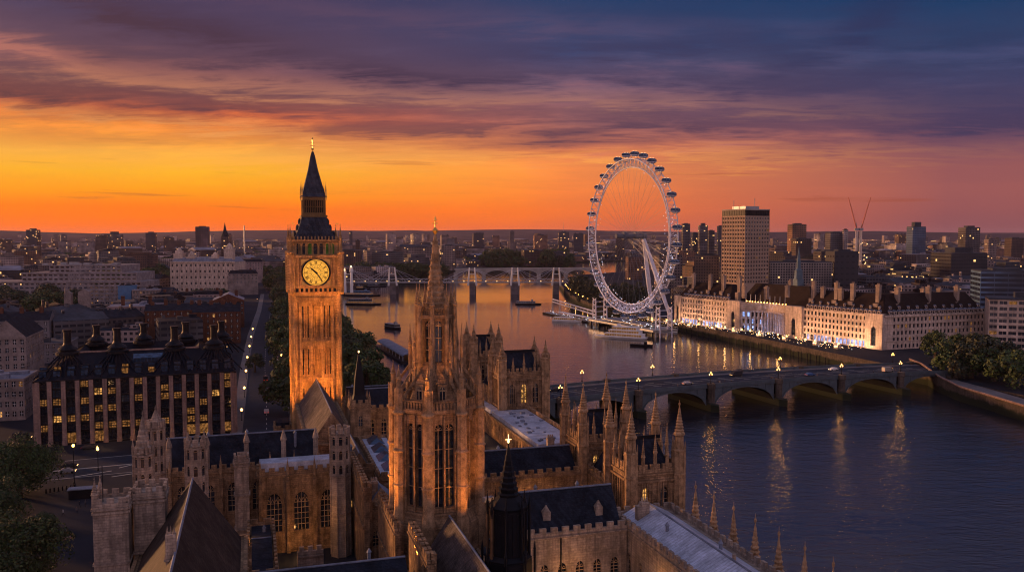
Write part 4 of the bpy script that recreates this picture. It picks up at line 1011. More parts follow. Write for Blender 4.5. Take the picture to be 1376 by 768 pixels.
# dormers: two rows
dm = MB(); dm.m = 0; dm.box(-.9, .9, -.5, 1.9, 0, 1.9); dm.m = 1; dm.box(-.55, .55, -.54, -.45, .35, 1.5); dm.m = 2; dm.gable(-1.1, 1.1, -.7, 2.6, 1.9, 2.7, 'y'); dme = dm.mesh('dormer', [portland, glass, lead_flat])
def dorm(a, b_, n_, z, inn, sc1=1.0):
    L_ = math.hypot(b_[0]-a[0], b_[1]-a[1]); dx, dy = (b_[0]-a[0])/L_, (b_[1]-a[1])/L_; an = math.atan2(dy, dx)
    for i in range(n_): s = L_*(i+.5)/n_; put('dormer', dme, t_, (a[0]+dx*s-dy*inn, a[1]+dy*s+dx*inn, z), an, (sc1, sc1, sc1))
for z, inn, s_, f in ((EH+.9, 1.6, 1, 1), (EH+3.9, 3.6, .7, .5)):
    dorm(FP(7), FP(S1), int(15*f), z, inn, s_); dorm(FP(S4+1), FP(Lf-3), int(18*f), z, inn, s_); dorm((B[0]+4, B[1]+1.5), C_, int(22*f), z, inn, s_)
# chimneys with broad feet
def chim(s, o, h=8.5, foot=True, base=None):
    x, y = base or FP(s, o); mb = MB(); z = EH+6 if foot else EH+9
    if foot: mb.cbox(x+nx_*1.5, y+ny_*1.5, 3.2, 2.6, EH+1, EH+7, math.atan2(fy_, fx_)); 
    mb.cbox(x, y, 2.6, 2.0, z-2, EH+12+h*.75, math.atan2(fy_, fx_)); mb.cbox(x, y, 3.0, 2.4, EH+12+h*.75-.8, EH+12+h*.75-.2, math.atan2(fy_, fx_))
    for k in (-.7, 0, .7): mb.lathe(x+fx_*k, y+fy_*k, [(.25, EH+12+h*.75), (.2, EH+12+h*.75+1)], 6)
    mb.build('chimney', chim_st, t_)
for s in (12, 30, 44): chim(s, -7)
chim(S1+4, -7, 9)
for s in (S4+2, S4+20, S4+32, S4+50): chim(s, -7, 8)
for q in (.2, .5, .78): chim(0, 0, 6, base=(B[0]+(C_[0]-B[0])*q-2, B[1]+(C_[1]-B[1])*q+7))
for px, py in ((1000, 381), (1030, 382), (1058, 380), (1062, 372), (1086, 378), (1106, 382), (1130, 384), (1205, 384), (1240, 384), (1262, 384)):
    g = G(px, py+12, 30); chim(0, 0, 3.5, False, base=(g.x, g.y))
# central fleche
g = FP((S2+S3)/2+12, -20); mb = MB(); mb.cbox(g[0], g[1], 5, 5, EH+8, EH+18, TH); mb.lathe(g[0], g[1], [(3, EH+18), (2.6, EH+24), (1.6, EH+25), (1.4, EH+30), (.1, EH+40)], 8); mb.build('fleche', M('copper', (.09, .13, .16), var=.3, rough=.6), t_)
# cornice figures and urns on the middle block, lamps behind the balustrade
mb = MB()
for k in range(9): s = S2+3+(S3-S2-6)*k/8; x, y = FP(s, -1.5); mb.lathe(x, y, [(.3, EH+1), (.15, EH+1.8), (.1, EH+6.5), (.02, EH+7)], 6)
mb.build('flagpoles', white_paint, t_)
for k in range(14): mb = MB(); s = S2+3+(S3-S2-6)*k/13; x, y = FP(s, -2.2); mb.blob((x, y, EH+1.8), .45, .35, 6, 4); mb.build('cornice_lamp', lamp_em, t_)
# blue and warm wash lights at the foot of the front
for s, p_ in ((S2+9, 2600), ((S2+S3)/2, 3200), (S3-9, 2600)):
    x, y = FP(s, 6); o = spot('hall_floodlight', (x, y, 2), FP(s, -9)+(10,), p_*.9, (.25, .42, 1.0), R(110), .4)
for s in (S1*.2, S1*.5, S1*.85, S4+5, S4+22, S4+40, Lf-8):
    x, y = FP(s, 9); spot('hall_floodlight', (x, y, 1.0), FP(s, 0)+(8,), 9000, (1, .55, .30), R(120), .4)
# promenade crowd, lamps, kiosks
mb = MB(); k = 0
PR = [FP(-30, 20), FP(20, 19), FP(70, 17), FP(120, 20), FP(Lf-20, 26), FP(Lf-4, 22)]
def along(P_, f):
    L_ = [math.dist(a, b_) for a, b_ in zip(P_, P_[1:])]; T = f*sum(L_)
    for (a, b_), l in zip(zip(P_, P_[1:]), L_):
        if T <= l: q = T/l; return (a[0]+(b_[0]-a[0])*q, a[1]+(b_[1]-a[1])*q)
        T -= l
    return P_[-1]
lp = MB(); lp.lathe(0, 0, [(.22, 0), (.1, .5), (.07, 3.2)], 6); lpm = lp.mesh('post', iron); lg = MB(); lg.lathe(0, 0, [(.15, 3.1), (.42, 3.4), (.42, 3.75), (.1, 4.05)], 7); lgm = lg.mesh('lantern', lamp_em)
def lamp(x, y, z, label, group, s=1.0, light=0):
    l = thing('street_lamp', label, 'street lamp', (x, y, z), 0, group); l.scale = (s, s, s); put('post', lpm, l, (0, 0, 0)); put('lantern', lgm, l, (0, 0, 0))
    if light: point('lamp_light', (x, y, z+4.4*s), light, (1, .5, .16), .3)
for i in range(26): x, y = along(PR, i/25); lamp(x, y, 0, 'single-globe lamp on the riverside walk in front of the pale riverside hall', 'lamps of the riverside walk', 1.1, 260 if i % 3 == 0 else 0)
EBp = [p_ for p_ in EB if 640 < p_[1] < 1100]
for i in range(13): x, y = along(EBp, .25+.75*i/12); lamp(x+3, y, 0, 'globe lamp on the bank path under the clipped trees by the wheel', 'lamps of the bank path by the trees', 1.2, 200 if i % 3 == 0 else 0)
for i in range(90):
    x, y = along(PR, rnd.random()); o = rnd.uniform(-5, 12); person(x-nx_*o, y-ny_*o, .01, rnd.uniform(0, 6), 'tiny stroller in the crowd on the riverside walk before the pale hall', 'crowd on the riverside walk')
kc = M('kiosk_canvas', (.5, .42, .35), var=.2)
for i in range(9):
    x, y = along(PR, .08+.86*i/8+rnd.uniform(-.02, .02)); x -= nx_*7; y -= ny_*7; t2 = thing('kiosk', 'small canopied kiosk with a glowing counter on the riverside walk', 'kiosk', (x, y, 0), math.atan2(fy_, fx_), 'kiosks on the riverside walk')
    mb = MB(); mb.box(-1.5, 1.5, -1.2, 1.2, 0, 2.3); mb.build('booth', kc, t2); mb = MB(); mb.lathe(0, 0, [(2.6, 2.3), (.2, 3.6)], 4, PI/4); mb.build('canopy', kc, t2); mb = MB(); mb.box(-1.2, 1.2, -1.26, -1.2, 1.1, 1.9); mb.build('counter', lamp_em2, t2)
sg = MB()
for i in range(260):
    x, y = along(PR, rnd.random()); o = rnd.uniform(-4, 13); sg.m = rnd.choice((0, 0, 1)); sg.blob((x-nx_*o, y-ny_*o, rnd.uniform(1.2, 3.4)), .17, .17, 4, 3)
tag(sg.build('festoon_lights', [lamp_em2, lamp_white]), 'strings of tiny warm and white lights along the riverside walk', 'lights', kind='stuff')
rl_m = MB()
for a, b_ in zip(EB[3:14], EB[4:15]): rl_m.tube((a[0]+.4, a[1], 1.1), (b_[0]+.4, b_[1], 1.1), .35, n=5); rl_m.obox(b_, a, 0, math.dist(a, b_), -.2, 1.0, -.5, -.1)
tag(rl_m.build('embankment_parapet', wallst), 'dark stone parapet along the top of the east embankment wall', 'wall')
tr = MB()
for i in range(26): x, y = along([(178, 480), (160, 540), (136, 610), (118, 680)], i/25); tr.lathe(x-1.2, y-.6, [(.35, -8), (.3, -1.5)], 6)
tag(tr.build('fender_piles', iron), 'row of dark timber piles against the east embankment wall', 'piles')
# stone high-rise behind the hall
Ys = 850; X = P2(1001, Ys); t_ = thing('stone_high_rise', 'tall square stone high-rise with a dark louvred crown behind the riverside hall', 'building', (X, Ys, 0), R(45-16))
hz_ = zof(283, Ys); ww_ = 32; wl = MB(); shell_m = M('shell_stone', (.36, .26, .19), var=.12, sc_=.1); bd = [100]; st2 = MB(); stm = [glass, lit_d]
for a, b_ in (((-ww_/2, -ww_/2), (ww_/2, -ww_/2)), ((-ww_/2, ww_/2), (-ww_/2, -ww_/2))):
    facade(wl, a, b_, 20, hz_-6, 9, 17, 1.9, 2.2, t_, .45, [(glass, .97), (lit_d, .03)], frame_h, 0, 2, 1, .12, budget=bd, r=rh, stuff=(st2, stm)); wall(wl, a, b_, 0, 20); wall(wl, a, b_, hz_-6, hz_)
    ribs(wl, a, b_, 20, hz_-6, 9, .5, .3)
wall(wl, (ww_/2, -ww_/2), (ww_/2, ww_/2), 0, hz_); wall(wl, (ww_/2, ww_/2), (-ww_/2, ww_/2), 0, hz_); wl.build('wall', shell_m, t_); st2.build('small_windows', stm, t_)['kind'] = 'stuff'
mb = MB(); mb.box(-ww_/2-.3, ww_/2+.3, -ww_/2-.3, ww_/2+.3, hz_, hz_+1); mb.build('roof', concrete, t_)
mb = MB()
for k in range(14):
    q = -ww_/2+.8+(ww_-1.6)*k/13; mb.box(q-.25, q+.25, -ww_/2-.35, -ww_/2-.05, hz_-5, hz_-.3); mb.box(-ww_/2-.35, -ww_/2-.05, q-.25, q+.25, hz_-5, hz_-.3)
mb.box(-ww_/2-.1, ww_/2, -ww_/2-.1, -ww_/2+.1, hz_-5.5, hz_-.2); mb.box(-ww_/2-.12, -ww_/2+.1, -ww_/2, ww_/2, hz_-5.5, hz_-.2); mb.build('louvres', bronze, t_)
mb = MB(); mb.box(-9, 9, -9, 9, hz_+1, hz_+4); mb.tube((-12, 4, hz_), (-12, 4, hz_+10), .3); mb.tube((4, -8, hz_), (4, -8, hz_+12), .3); mb.build('roof_plant', steel, t_)
slab(951, 343, 34, 900, 'pale stone block tucked left of the stone high-rise', 'pale stone', dep=30, rot=-.3, wallm=CITY('pale_block', (.5, .36, .25), cw=2.6, ch=3, fw=.5, fh=.5, lit=.03))
slab(1070, 352, 84, 880, 'long low block with a hatched stone front right of the stone high-rise', 'pale stone', dep=30, rot=.02, wallm=CITY('hatched', (.46, .38, .32), cw=2.6, ch=2.6, fw=.66, fh=.62, lit=.02))
slab(1288, 340, 52, 1000, 'dark rounded glass block with an orange reflection', 'dark glazed', dep=40, wallm=CITY('dark_round', (.03, .03, .035), cw=3, ch=4, fw=.9, fh=.6, lit=.01), cap=6)
# blue glass building and white gridded office at the right edge
g = G(1352, 452, 0, Y=640); slab(1350, 364, 74, 640, 'blue glass building with white balconies at the right edge', 'dark glazed', dep=34, rot=-.3, wallm=CITY('blue_bands', (.07, .13, .22), win=(.01, .015, .03), cw=9, ch=3.6, fw=.96, fh=.6, lit=.03, rough=.3))
mb = MB(); 
t_ = thing('office_block', 'white office block with a square window grid, cut off by the right frame edge', 'building', (G(1327, 470, 0).x, G(1327, 470, 0).y, 0), R(-24))
wl = MB(); hw = zof(402, t_.location.y); facade(wl, (0, 0), (44, 0), 1.5, hw, 9, 8, 3.9, 1.9, t_, .5, [(glass, .93), (lit_d, .07)], portland, 0, 2, 1, .12, r=rh)
wall(wl, (0, 24), (0, 0), 0, hw); wall(wl, (44, 0), (44, 24), 0, hw); wl.obox((0, 0), (44, 0), 0, 44, 0, 1.5, -.1, .1); wl.build('wall', portland, t_)
mb = MB(); mb.box(-.4, 44.4, -.4, 24, hw, hw+.8); mb.box(14, 24, 8, 16, hw+.8, hw+4); mb.build('roof', flatroof, t_)
# ============================================================= observation wheel
YW = 645; XW = (846-688)/F*YW; ZH = CAMZ-(317-316)/F*YW; RW = 57.5; WROT = R(26)+PI/2-R(.0)   # wheel plane heading
t_ = thing('observation_wheel', 'giant white observation wheel with glass capsules on the river bank', 'ferris wheel', (XW, YW, 0), 0)
hd = (-math.sin(R(24.2)), math.cos(R(24.2)))          # horizontal direction in the wheel plane (away from camera)
nd = (hd[1], -hd[0])                                    # towards land (right)
def W(a, r, o=0.0): return (hd[0]*r*math.cos(a)+nd[0]*o, hd[1]*r*math.cos(a)+nd[1]*o, ZH+r*math.sin(a))
NS = 64; rim = MB(); tr = MB()
for k in range(NS):
    a, b_ = 2*PI*k/NS, 2*PI*(k+1)/NS; m_ = (a+b_)/2
    rim.tube(W(a, RW, 3.2), W(b_, RW, 3.2), .42, n=5); rim.tube(W(a, RW, -3.2), W(b_, RW, -3.2), .42, n=5); rim.tube(W(a, RW-6.2), W(b_, RW-6.2), .40, n=5)
    for o in (3.2, -3.2): tr.tube(W(a, RW, o), W(m_, RW-6.2), .2, n=4); tr.tube(W(m_, RW-6.2), W(b_, RW, o), .2, n=4); tr.tube(W(a, RW, o), W(a, RW-6.2), .16, n=4)
    tr.tube(W(a, RW, 3.2), W(a, RW, -3.2), .2, n=4); tr.tube(W(a, RW, 3.2), W(b_, RW, -3.2), .14, n=4); tr.tube(W(m_, RW, -3.2), W(m_, RW, 3.2), .14, n=4)
rim.build('rim', white_metal, t_); tr.build('truss', white_metal, t_)
sp_ = MB()
for k in range(64):
    a = 2*PI*k/64; sp_.tube(W(a+(.12 if k % 4 == 0 else 0), 1.6, 4.2 if k % 2 else -4.2), W(a, RW-6.2), .055, n=3)
sp_.build('spokes', steel, t_)
hb = MB(); hb.tube((-nd[0]*12, -nd[1]*12, ZH), (nd[0]*11, nd[1]*11, ZH), 1.7, n=14); hb.tube((-nd[0]*6, -nd[1]*6, ZH), (-nd[0]*4, -nd[1]*4, ZH), 3.0, n=16); hb.tube((nd[0]*4, nd[1]*4, ZH), (nd[0]*6, nd[1]*6, ZH), 3.0, n=16); hb.tube((nd[0]*11, nd[1]*11, ZH), (nd[0]*14, nd[1]*14, ZH), 2.4, n=14); hb.build('hub', M('hub_steel', (.12, .12, .14), rough=.8), t_)
# A-frame legs leaning to the land side
for sgn in (-1, 1):
    lg_ = MB(); top = Vector((nd[0]*12, nd[1]*12, ZH-.5)); ft = Vector((nd[0]*30+hd[0]*sgn*13, nd[1]*30+hd[1]*sgn*13, 1)); lg_.tube(top, top.lerp(ft, .5), 1.1, 1.9, 10); lg_.tube(top.lerp(ft, .5), ft, 1.9, 1.1, 10); lg_.build('leg', white_metal, t_)
    bp_ = MB(); bp_.lathe(ft.x, ft.y, [(3.5, 0), (3.5, .8), (1.5, 1.8)], 8); bp_.build('leg_footing', concrete, t_)
cb = MB()
for k in (-6, -2, 2, 6): cb.tube((nd[0]*13, nd[1]*13, ZH+1), (nd[0]*62+hd[0]*k, nd[1]*62+hd[1]*k, 1), .16, n=4)
cb.build('stay_cables', steel, t_)
# capsules
cp = MB(); cp.m = 0
cp.lathe(0, 0, [(.02, -1.9), (1.2, -1.75), (1.95, -1.1), (2.1, -.5)], 12, cap=False); cp.m = 1; cp.lathe(0, 0, [(2.1, -.5), (2.15, .3), (1.95, 1.1), (1.2, 1.75), (.02, 1.95)], 12, cap=False)
v2 = [(x*1.85, y, z) for x, y, z in cp.v]; cp.v = v2
cp.m = 2
for x in (-1.2, 1.2): 
    for k in range(12): a, b_ = 2*PI*k/12, 2*PI*(k+1)/12; cp.tube((x, 2.1*math.cos(a), 2.1*math.sin(a)), (x, 2.1*math.cos(b_), 2.1*math.sin(b_)), .16, n=4)
caps = cp.mesh('capsule', [white_metal, glass_blue, steel])
for k in range(32):
    a = 2*PI*(k+.5)/32; p_ = W(a, RW+3.6, 0); put('capsule', caps, t_, p_, math.atan2(nd[1], nd[0]), (1.0, 1.0, 1.0))
ar_ = MB()
for k in range(32): a = 2*PI*(k+.5)/32; ar_.tube(W(a, RW, 3.2), W(a, RW+1.8, 1.6), .2, n=4); ar_.tube(W(a, RW, -3.2), W(a, RW+1.8, -1.6), .2, n=4)
ar_.build('capsule_mounts', steel, t_)
# little lights on the rim, denser low down
ll = MB(); rr2 = random.Random(8)
for k in range(520):
    a = rr2.choice((rr2.uniform(PI*1.02, PI*1.98), rr2.uniform(PI*.9, PI*2.1), rr2.uniform(0, 2*PI) if rr2.random() < .35 else rr2.uniform(PI*1.1, PI*1.9)))
    p_ = W(a, RW-rr2.choice((0, 6.2, 3)), rr2.choice((3.5, -3.5, 0))); ll.m = rr2.choice((0, 0, 1)); ll.blob(p_, .24, .24, 4, 3)
ll.build('rim_lights', [EM('rim_light_glow', (.75, .75, 1), 1.5), EM('rim_light_warm', (1, .45, .2), 1.3)], t_)['kind'] = 'stuff'
for k in range(1):
    q = W(-PI/2, RW, 0)
    spot('wheel_floodlight', (XW+q[0]-nd[0]*18-hd[0]*10, YW+q[1]-nd[1]*18-hd[1]*10, 2), (XW, YW, 40), 5000, (.7, .65, 1.0), R(120), 1)
    spot('wheel_floodlight', (XW-nd[0]*22-hd[0]*34, YW-nd[1]*22-hd[1]*34, 2), (XW, YW, 50), 5000, (.85, .7, .9), R(120), 1)
# restraint towers and boarding platform
wp = lambda h_, n_, z: (XW+hd[0]*h_+nd[0]*n_, YW+hd[1]*h_+nd[1]*n_, z)
t2 = thing('boarding_platform', 'white steel boarding platform with lattice towers under the big wheel', 'platform', (0, 0, 0)); mb = MB()
def pl_(h0, h1, n0, n1, z0, z1, mbx): mbx.prism([wp(h0, n0, 0)[:2], wp(h0, n1, 0)[:2], wp(h1, n1, 0)[:2], wp(h1, n0, 0)[:2]][::1], z0, z1, True, True)
pl_(-46, 46, -9, 12, -1.2, .2, mb); pl_(-30, 30, -7, 8, 1.6, 2.2, mb); mb.build('deck', steel, t2)
for hh_ in (-46, 44):
    mb = MB()
    for sx_, sy_ in ((-3, -5), (3, -5), (3, 5), (-3, 5)): mb.tube(wp(hh_+sx_, sy_, -7), wp(hh_+sx_*.6, sy_, 16), .5, n=6)
    for z in (2, 6, 10, 14): 
        for sy_ in (-5, 5): mb.tube(wp(hh_-3, sy_, z), wp(hh_+3, sy_, z+3), .25, n=4); mb.tube(wp(hh_+3, sy_, z), wp(hh_-3, sy_, z+3), .25, n=4)
        mb.tube(wp(hh_, -5, z), wp(hh_, 5, z), .3, n=5)
    mb.build('restraint_tower', white_metal, t2)
mb = MB()
for k in range(28):
    h_ = -46+92*k/27
    for n_ in (-9, 12): mb.tube(wp(h_, n_, .2), wp(h_, n_, 1.4), .08, n=4)
for n_ in (-9, 12): mb.tube(wp(-46, n_, 1.4), wp(46, n_, 1.4), .09, n=4)
mb.build('railing', white_metal, t2)
for k in range(8): mb = MB(); mb.tube(wp(-44+k*12.5, -8, -9), wp(-44+k*12.5, -8, -1.2), .6, n=7); mb.build('pile', iron, t2)
mb = MB()
for k in range(60): mb.blob(wp(rr2.uniform(-45, 45), rr2.uniform(-9, 10), rr2.uniform(.8, 3)), .28, .28, 5, 3)
mb.build('platform_lights', lamp_white, t2)
# floating pier with gangway
def pier(P0, P1, w_, label):
    t3 = thing('floating_pier', label, 'pier', (P0[0], P0[1], -5), math.atan2(P1[1]-P0[1], P1[0]-P0[0])); L_ = math.dist(P0, P1)
    mb = MB(); mb.box(0, L_, -w_/2, w_/2, -1, 1.2); mb.build('pontoon', iron, t3)
    mb = MB(); mb.box(.3, L_-.3, -w_/2+.3, w_/2-.3, 1.21, 1.35); mb.build('deck', concrete, t3)
    mb = MB(); n_ = int(L_/4)
    for k in range(n_+1):
        for y in (-w_/2+.4, w_/2-.4): mb.tube((L_*k/n_, y, 1.2), (L_*k/n_, y, 3.8 if k % 2 else 2.4), .1, n=4)
    for y in (-w_/2+.4, w_/2-.4): mb.tube((0, y, 2.4), (L_, y, 2.4), .08, n=4)
    mb.build('railing', white_metal, t3)
    mb = MB(); mb.box(L_*.25, L_*.8, -w_*.3, w_*.3, 3.8, 4.0); mb.build('canopy', white_paint, t3)
    mb = MB()
    for k in range(26): mb.blob((rr2.uniform(0, L_), rr2.uniform(-w_/2, w_/2), rr2.uniform(2, 3.4)), .22, .22, 5, 3)
    mb.build('deck_lights', lamp_white, t3); return t3
g0 = G(735, 421, -5); g1 = G(812, 437, -5); pier((g0.x, g0.y), (g1.x, g1.y), 9, 'long floating pier with white railings stretching left from the big wheel')
g2 = G(742, 408, -1); g3 = G(800, 425, 1); mb = MB(); 
for o in (0, 3): 
    for z in (0, 2.6): mb.tube((g2.x+o*.4, g2.y+o, g2.z+z+2), (g3.x+o*.4, g3.y+o, 2+z), .28, n=5)
for k in range(14):
    f = k/13; a = g2.lerp(g3, f); mb.tube((a.x, a.y, a.z+2-f), (a.x, a.y, a.z+4.6-f), .15, n=4)
tag(mb.build('gangway', white_metal), 'white truss gangway sloping above the floating pier', 'gangway')
g4 = G(858, 442, -4.5); g5 = G(910, 446, -4.5); mb = MB(); mb.tube((g4.x, g4.y, -4.6), (g5.x, g5.y, -4.6), .5, n=6); tag(mb.build('boom', white_paint), 'thin white floating boom on the water right of the white cruise boat', 'boom')
# ------------------------------------------------------------- boats
def boat(px, py, L_, W_, rot, label, decks=1, hull=white_paint, cab=white_paint, lights=0, name='tour_boat', awning=False):
    L_ *= 1.15; W_ *= 1.15; g = G(px, py, -5); t3 = thing(name, label, 'boat', (g.x, g.y, -5), rot); mb = MB(); n_ = 9; top = []; bot = []
    for s in range(n_+1):
        f = s/n_; x = -L_/2+L_*f; w_ = W_/2*(min(1, (1-f)*3.2)**.6 if f > .68 else (.82+.18*min(1, f*5))); top.append((x, w_)); bot.append((x*.94, w_*.75))
    for a, b_, c, d in zip(top, top[1:], bot, bot[1:]):
        for s in (1, -1):
            q = [(c[0], -s*c[1], -.5), (d[0], -s*d[1], -.5), (b_[0], -s*b_[1], 1.3), (a[0], -s*a[1], 1.3)]; mb.face(q if s > 0 else q[::-1])
    mb.face([(a[0], -a[1], 1.2) for a in top]+[(a[0], a[1], 1.2) for a in top[::-1]]); mb.face([(-L_/2, -top[0][1], 1.3), (-L_/2, top[0][1], 1.3), (-L_/2*.94, top[0][1]*.75, -.5), (-L_/2*.94, -top[0][1]*.75, -.5)])
    mb.build('hull', hull, t3); z = 1.22; l0, l1 = -L_*.44, L_*.26
    for k in range(decks):
        c_ = MB(); c_.m = 0; w2 = W_*(.42-.03*k); c_.box(l0, l1, -w2, w2, z, z+.7); c_.box(l0-.2, l1+.3, -w2-.15, w2+.15, z+2.1, z+2.35)
        for q in range(int((l1-l0)/1.8)+1): x = l0+q*1.8; c_.box(x, x+.25, -w2, w2, z+.7, z+2.1)
        c_.build('cabin', cab, t3); g_2 = MB(); g_2.box(l0+.05, l1-.05, -w2+.08, w2-.08, z+.6, z+2.12); g_2.build('cabin_windows', lit_d if lights and k < lights else glass, t3); z += 2.36; l0 += L_*.05; l1 -= L_*.07
    wh = MB(); wh.box(l1-2.2, l1-.3, -W_*.2, W_*.2, z, z+1.8); wh.build('wheelhouse', cab, t3); ms = MB(); ms.tube((l1-1, 0, z+1.8), (l1-1.2, 0, z+4), .07); ms.build('mast', steel, t3)
    return t3
boat(833, 454, 34, 8.5, R(-28)+PI, 'white three-deck cruise boat with lit decks moored at the wheel pier', 3, lights=3, name='cruise_boat')
boat(862, 465, 13, 3.4, R(-18), 'small dark open barge just right of the white cruise boat', 0, hull=iron, cab=iron, name='barge')
boat(529, 441, 19, 5.2, R(-52), 'dark cabin boat under way alone in midstream right of the clock tower', 1, hull=iron, cab=steel, name='cabin_boat')
boat(710, 409, 24, 6, R(-5), 'dark work boat with posts at each end in midriver by the bridge piers', 1, hull=iron, cab=steel, name='work_boat')
boat(489, 409, 34, 9, R(-12), 'two-deck dark boat moored at the left bank, nearest in its line', 2, hull=iron, cab=steel, lights=1)
boat(487, 397, 40, 9, R(-10), 'two-deck boat with blue-grey cabin moored behind the nearest moored boat', 2, hull=iron, cab=M('boat_blue', (.15, .22, .32), var=.1), lights=1)
boat(474, 388, 44, 9, R(-8), 'long low boat moored at the left bank under the railway bridge end', 1, hull=iron, cab=steel, lights=1)
boat(498, 385, 40, 8, R(0), 'flat dark boat lying just before the left pier of the railway bridge', 1, hull=iron, cab=steel)
boat(762, 432, 22, 6, R(-20), 'slim white boat moored along the outer side of the floating pier', 1, lights=1)
# ------------------------------------------------------------- railway footbridge and far bridge
YH = 1050; t_ = thing('railway_bridge', 'long flat railway bridge with white cable pylons on stone piers crossing midriver', 'bridge'); x0, x1 = P2(462, YH), P2(800, YH)
mb = MB(); mb.box(x0, x1, YH, YH+14, 8.5, 9.6); mb.box(x0, x1, YH-6, YH-2, 9, 9.6); mb.build('deck', steel, t_)
mb = MB(); k = x0
while k < x1-6: mb.tube((k, YH-.2, 9.4), (k+6, YH-.2, 13.5), .35, n=4); mb.tube((k+6, YH-.2, 13.5), (k+6, YH-.2, 9.4), .3, n=4); k += 6
mb.box(x0, x1, YH-.5, YH, 13.3, 14.1); mb.box(x0, x1, YH-.5, YH, 9.3, 10.2); mb.build('lattice_girder', steel, t_)
for px in (470, 529, 635, 692, 747):
    x = P2(px, YH); w_ = 11 if px == 692 else 7; mb = MB(); mb.box(x-w_/2, x+w_/2, YH-9, YH+18, -9, 7); mb.box(x-w_/2-1, x+w_/2+1, YH-10, YH+19, 7, 8.3); mb.build('pier', M('bridge_pier_stone', (.14, .12, .12), var=.3), t_)
    mb = MB(); mb.tube((x-5, YH-10, 6), (x-3.2, YH-15, 28), 1.3, .8, 6); mb.tube((x+5, YH-10, 6), (x+3.2, YH-15, 28), 1.3, .8, 6); mb.tube((x-3.6, YH-13, 20), (x+3.6, YH-13, 20), .4, n=4); mb.build('pylon', white_paint, t_)
    mb = MB()
    for d_ in (-40, -28, -16, 16, 28, 40): mb.tube((x+(3 if d_ > 0 else -3), YH-15, 26.5), (x+d_, YH-5, 10), .16, n=3)
    mb.build('cable', white_metal, t_)
mb = MB()
for k in range(24): mb.blob((x0+(x1-x0)*k/23, YH-6, 11), .5, .5, 5, 3)
mb.build('deck_lights', lamp_em2, t_)
YB = 1400; t_ = thing('stone_bridge', 'pale low-arched stone bridge farthest up the river', 'bridge'); xa, xb = P2(612, YB), P2(800, YB); Lb = xb-xa; mb = MB()
mb.obox((xa, YB), (xb, YB+40), 0, math.hypot(Lb, 40), 9.5, 12.5, -20, 0); mb.build('deck', concrete, t_)
for i in range(5):
    s0 = xa+Lb*i/5; s1 = xa+Lb*(i+1)/5; mb = MB()
    for k in range(10):
        a = s0+(s1-s0)*k/10; b_ = s0+(s1-s0)*(k+1)/10; f = lambda s: -3+12*math.sqrt(max(0, 1-((s-(s0+s1)/2)/((s1-s0)/2))**2)); yy = YB+40*(a-xa)/Lb
        mb.face([(a, yy-.5, f(a)), (b_, yy+.3, f(b_)), (b_, yy+.3, 9.6), (a, yy-.5, 9.6)])
    mb.box(s0-3, s0+3, YB-1+8*i, YB+18+8*i, -8, 6); mb.build('arch', concrete, t_)
# white masts and stays by the left bank
for px, h_, lb in ((463, 26, 'left of two floodlit white mast towers at the left end of the railway bridge'), (472, 30, 'right of two floodlit white mast towers at the left end of the railway bridge')):
    x = P2(px, 1000); t3 = thing('mast_tower', lb, 'mast', (x, 1000, 0)); mb = MB(); mb.lathe(0, 0, [(2, 0), (1.4, h_*.8), (2.2, h_*.82), (1.6, h_)], 8); mb.build('shaft', white_paint, t3)
    mb = MB(); mb.blob((0, -2, h_+.8), 1.1, 1.1, 6, 4); mb.build('lamp', lamp_em2, t3)
# covered pier near the palace trees
g0 = G(516, 463, -4); g1 = G(548, 482, -4); t3 = thing('river_pier', 'grey barrel-roofed river pier beside the trees right of the clock tower', 'pier', (g0.x, g0.y, -5), math.atan2(g1.y-g0.y, g1.x-g0.x)); L_ = (g1-g0).length*1.1; mb = MB(); mb.box(-2, L_+2, -6, 6, -1, 1); mb.build('pontoon', iron, t3)
mb = MB()
for k in range(8): a, b_ = PI*k/8, PI*(k+1)/8; mb.face([(0, 4.5*math.cos(a), 3.4+1.6*math.sin(a)), (L_, 4.5*math.cos(a), 3.4+1.6*math.sin(a)), (L_, 4.5*math.cos(b_), 3.4+1.6*math.sin(b_)), (0, 4.5*math.cos(b_), 3.4+1.6*math.sin(b_))])
mb.build('roof', lead_flat, t3); mb = MB()
for k in range(9):
    for y in (-4.4, 4.4): mb.tube((L_*k/8, y, 1), (L_*k/8, y, 3.4), .14, n=4)
mb.build('posts', white_metal, t3)
# ============================================================= dark office block with chimneys (left)
gA = G(50, 600, 0); gB = G(316, 580, 0)
prot = math.atan2(gB.y-gA.y, gB.x-gA.x); PW = math.dist((gA.x, gA.y), (gB.x, gB.y))
t_ = thing('chimneyed_office_block', 'dark bronze office block with pale stone piers, fan-ribbed roof and tall black chimneys', 'building', (gA.x, gA.y, 0), prot)
PE = zof(512, gA.y+3); PD = 46
wl = MB(); bd = [98]; st2 = MB(); stm = [glass, lit_w, lit_d, glass_blue]; rp = random.Random(13)
pan = [(lit_w, .10), (lit_d, .22), (glass_blue, .12), (glass, .56)]
facade(wl, (0, 0), (PW, 0), 4.2, PE, 15, 6, 2.2, 2.1, t_, .5, pan, bronze, 0, 3, 3, .16, budget=bd, r=rp, stuff=(st2, stm))
facade(wl, (0, 0), (PW, 0), 0, 4.2, 15, 1, 2.7, 3.4, t_, .9, [(lit_d, .14), (glass, .86)], bronze, 0, 3, 1, .14, budget=bd, r=rp, stuff=(st2, stm))
facade(wl, (PW, 0), (PW, PD), 0, PE, 12, 7, 2.3, 2.0, t_, .4, pan, bronze, 0, 2, 2, .14, budget=bd, r=rp, stuff=(st2, stm))
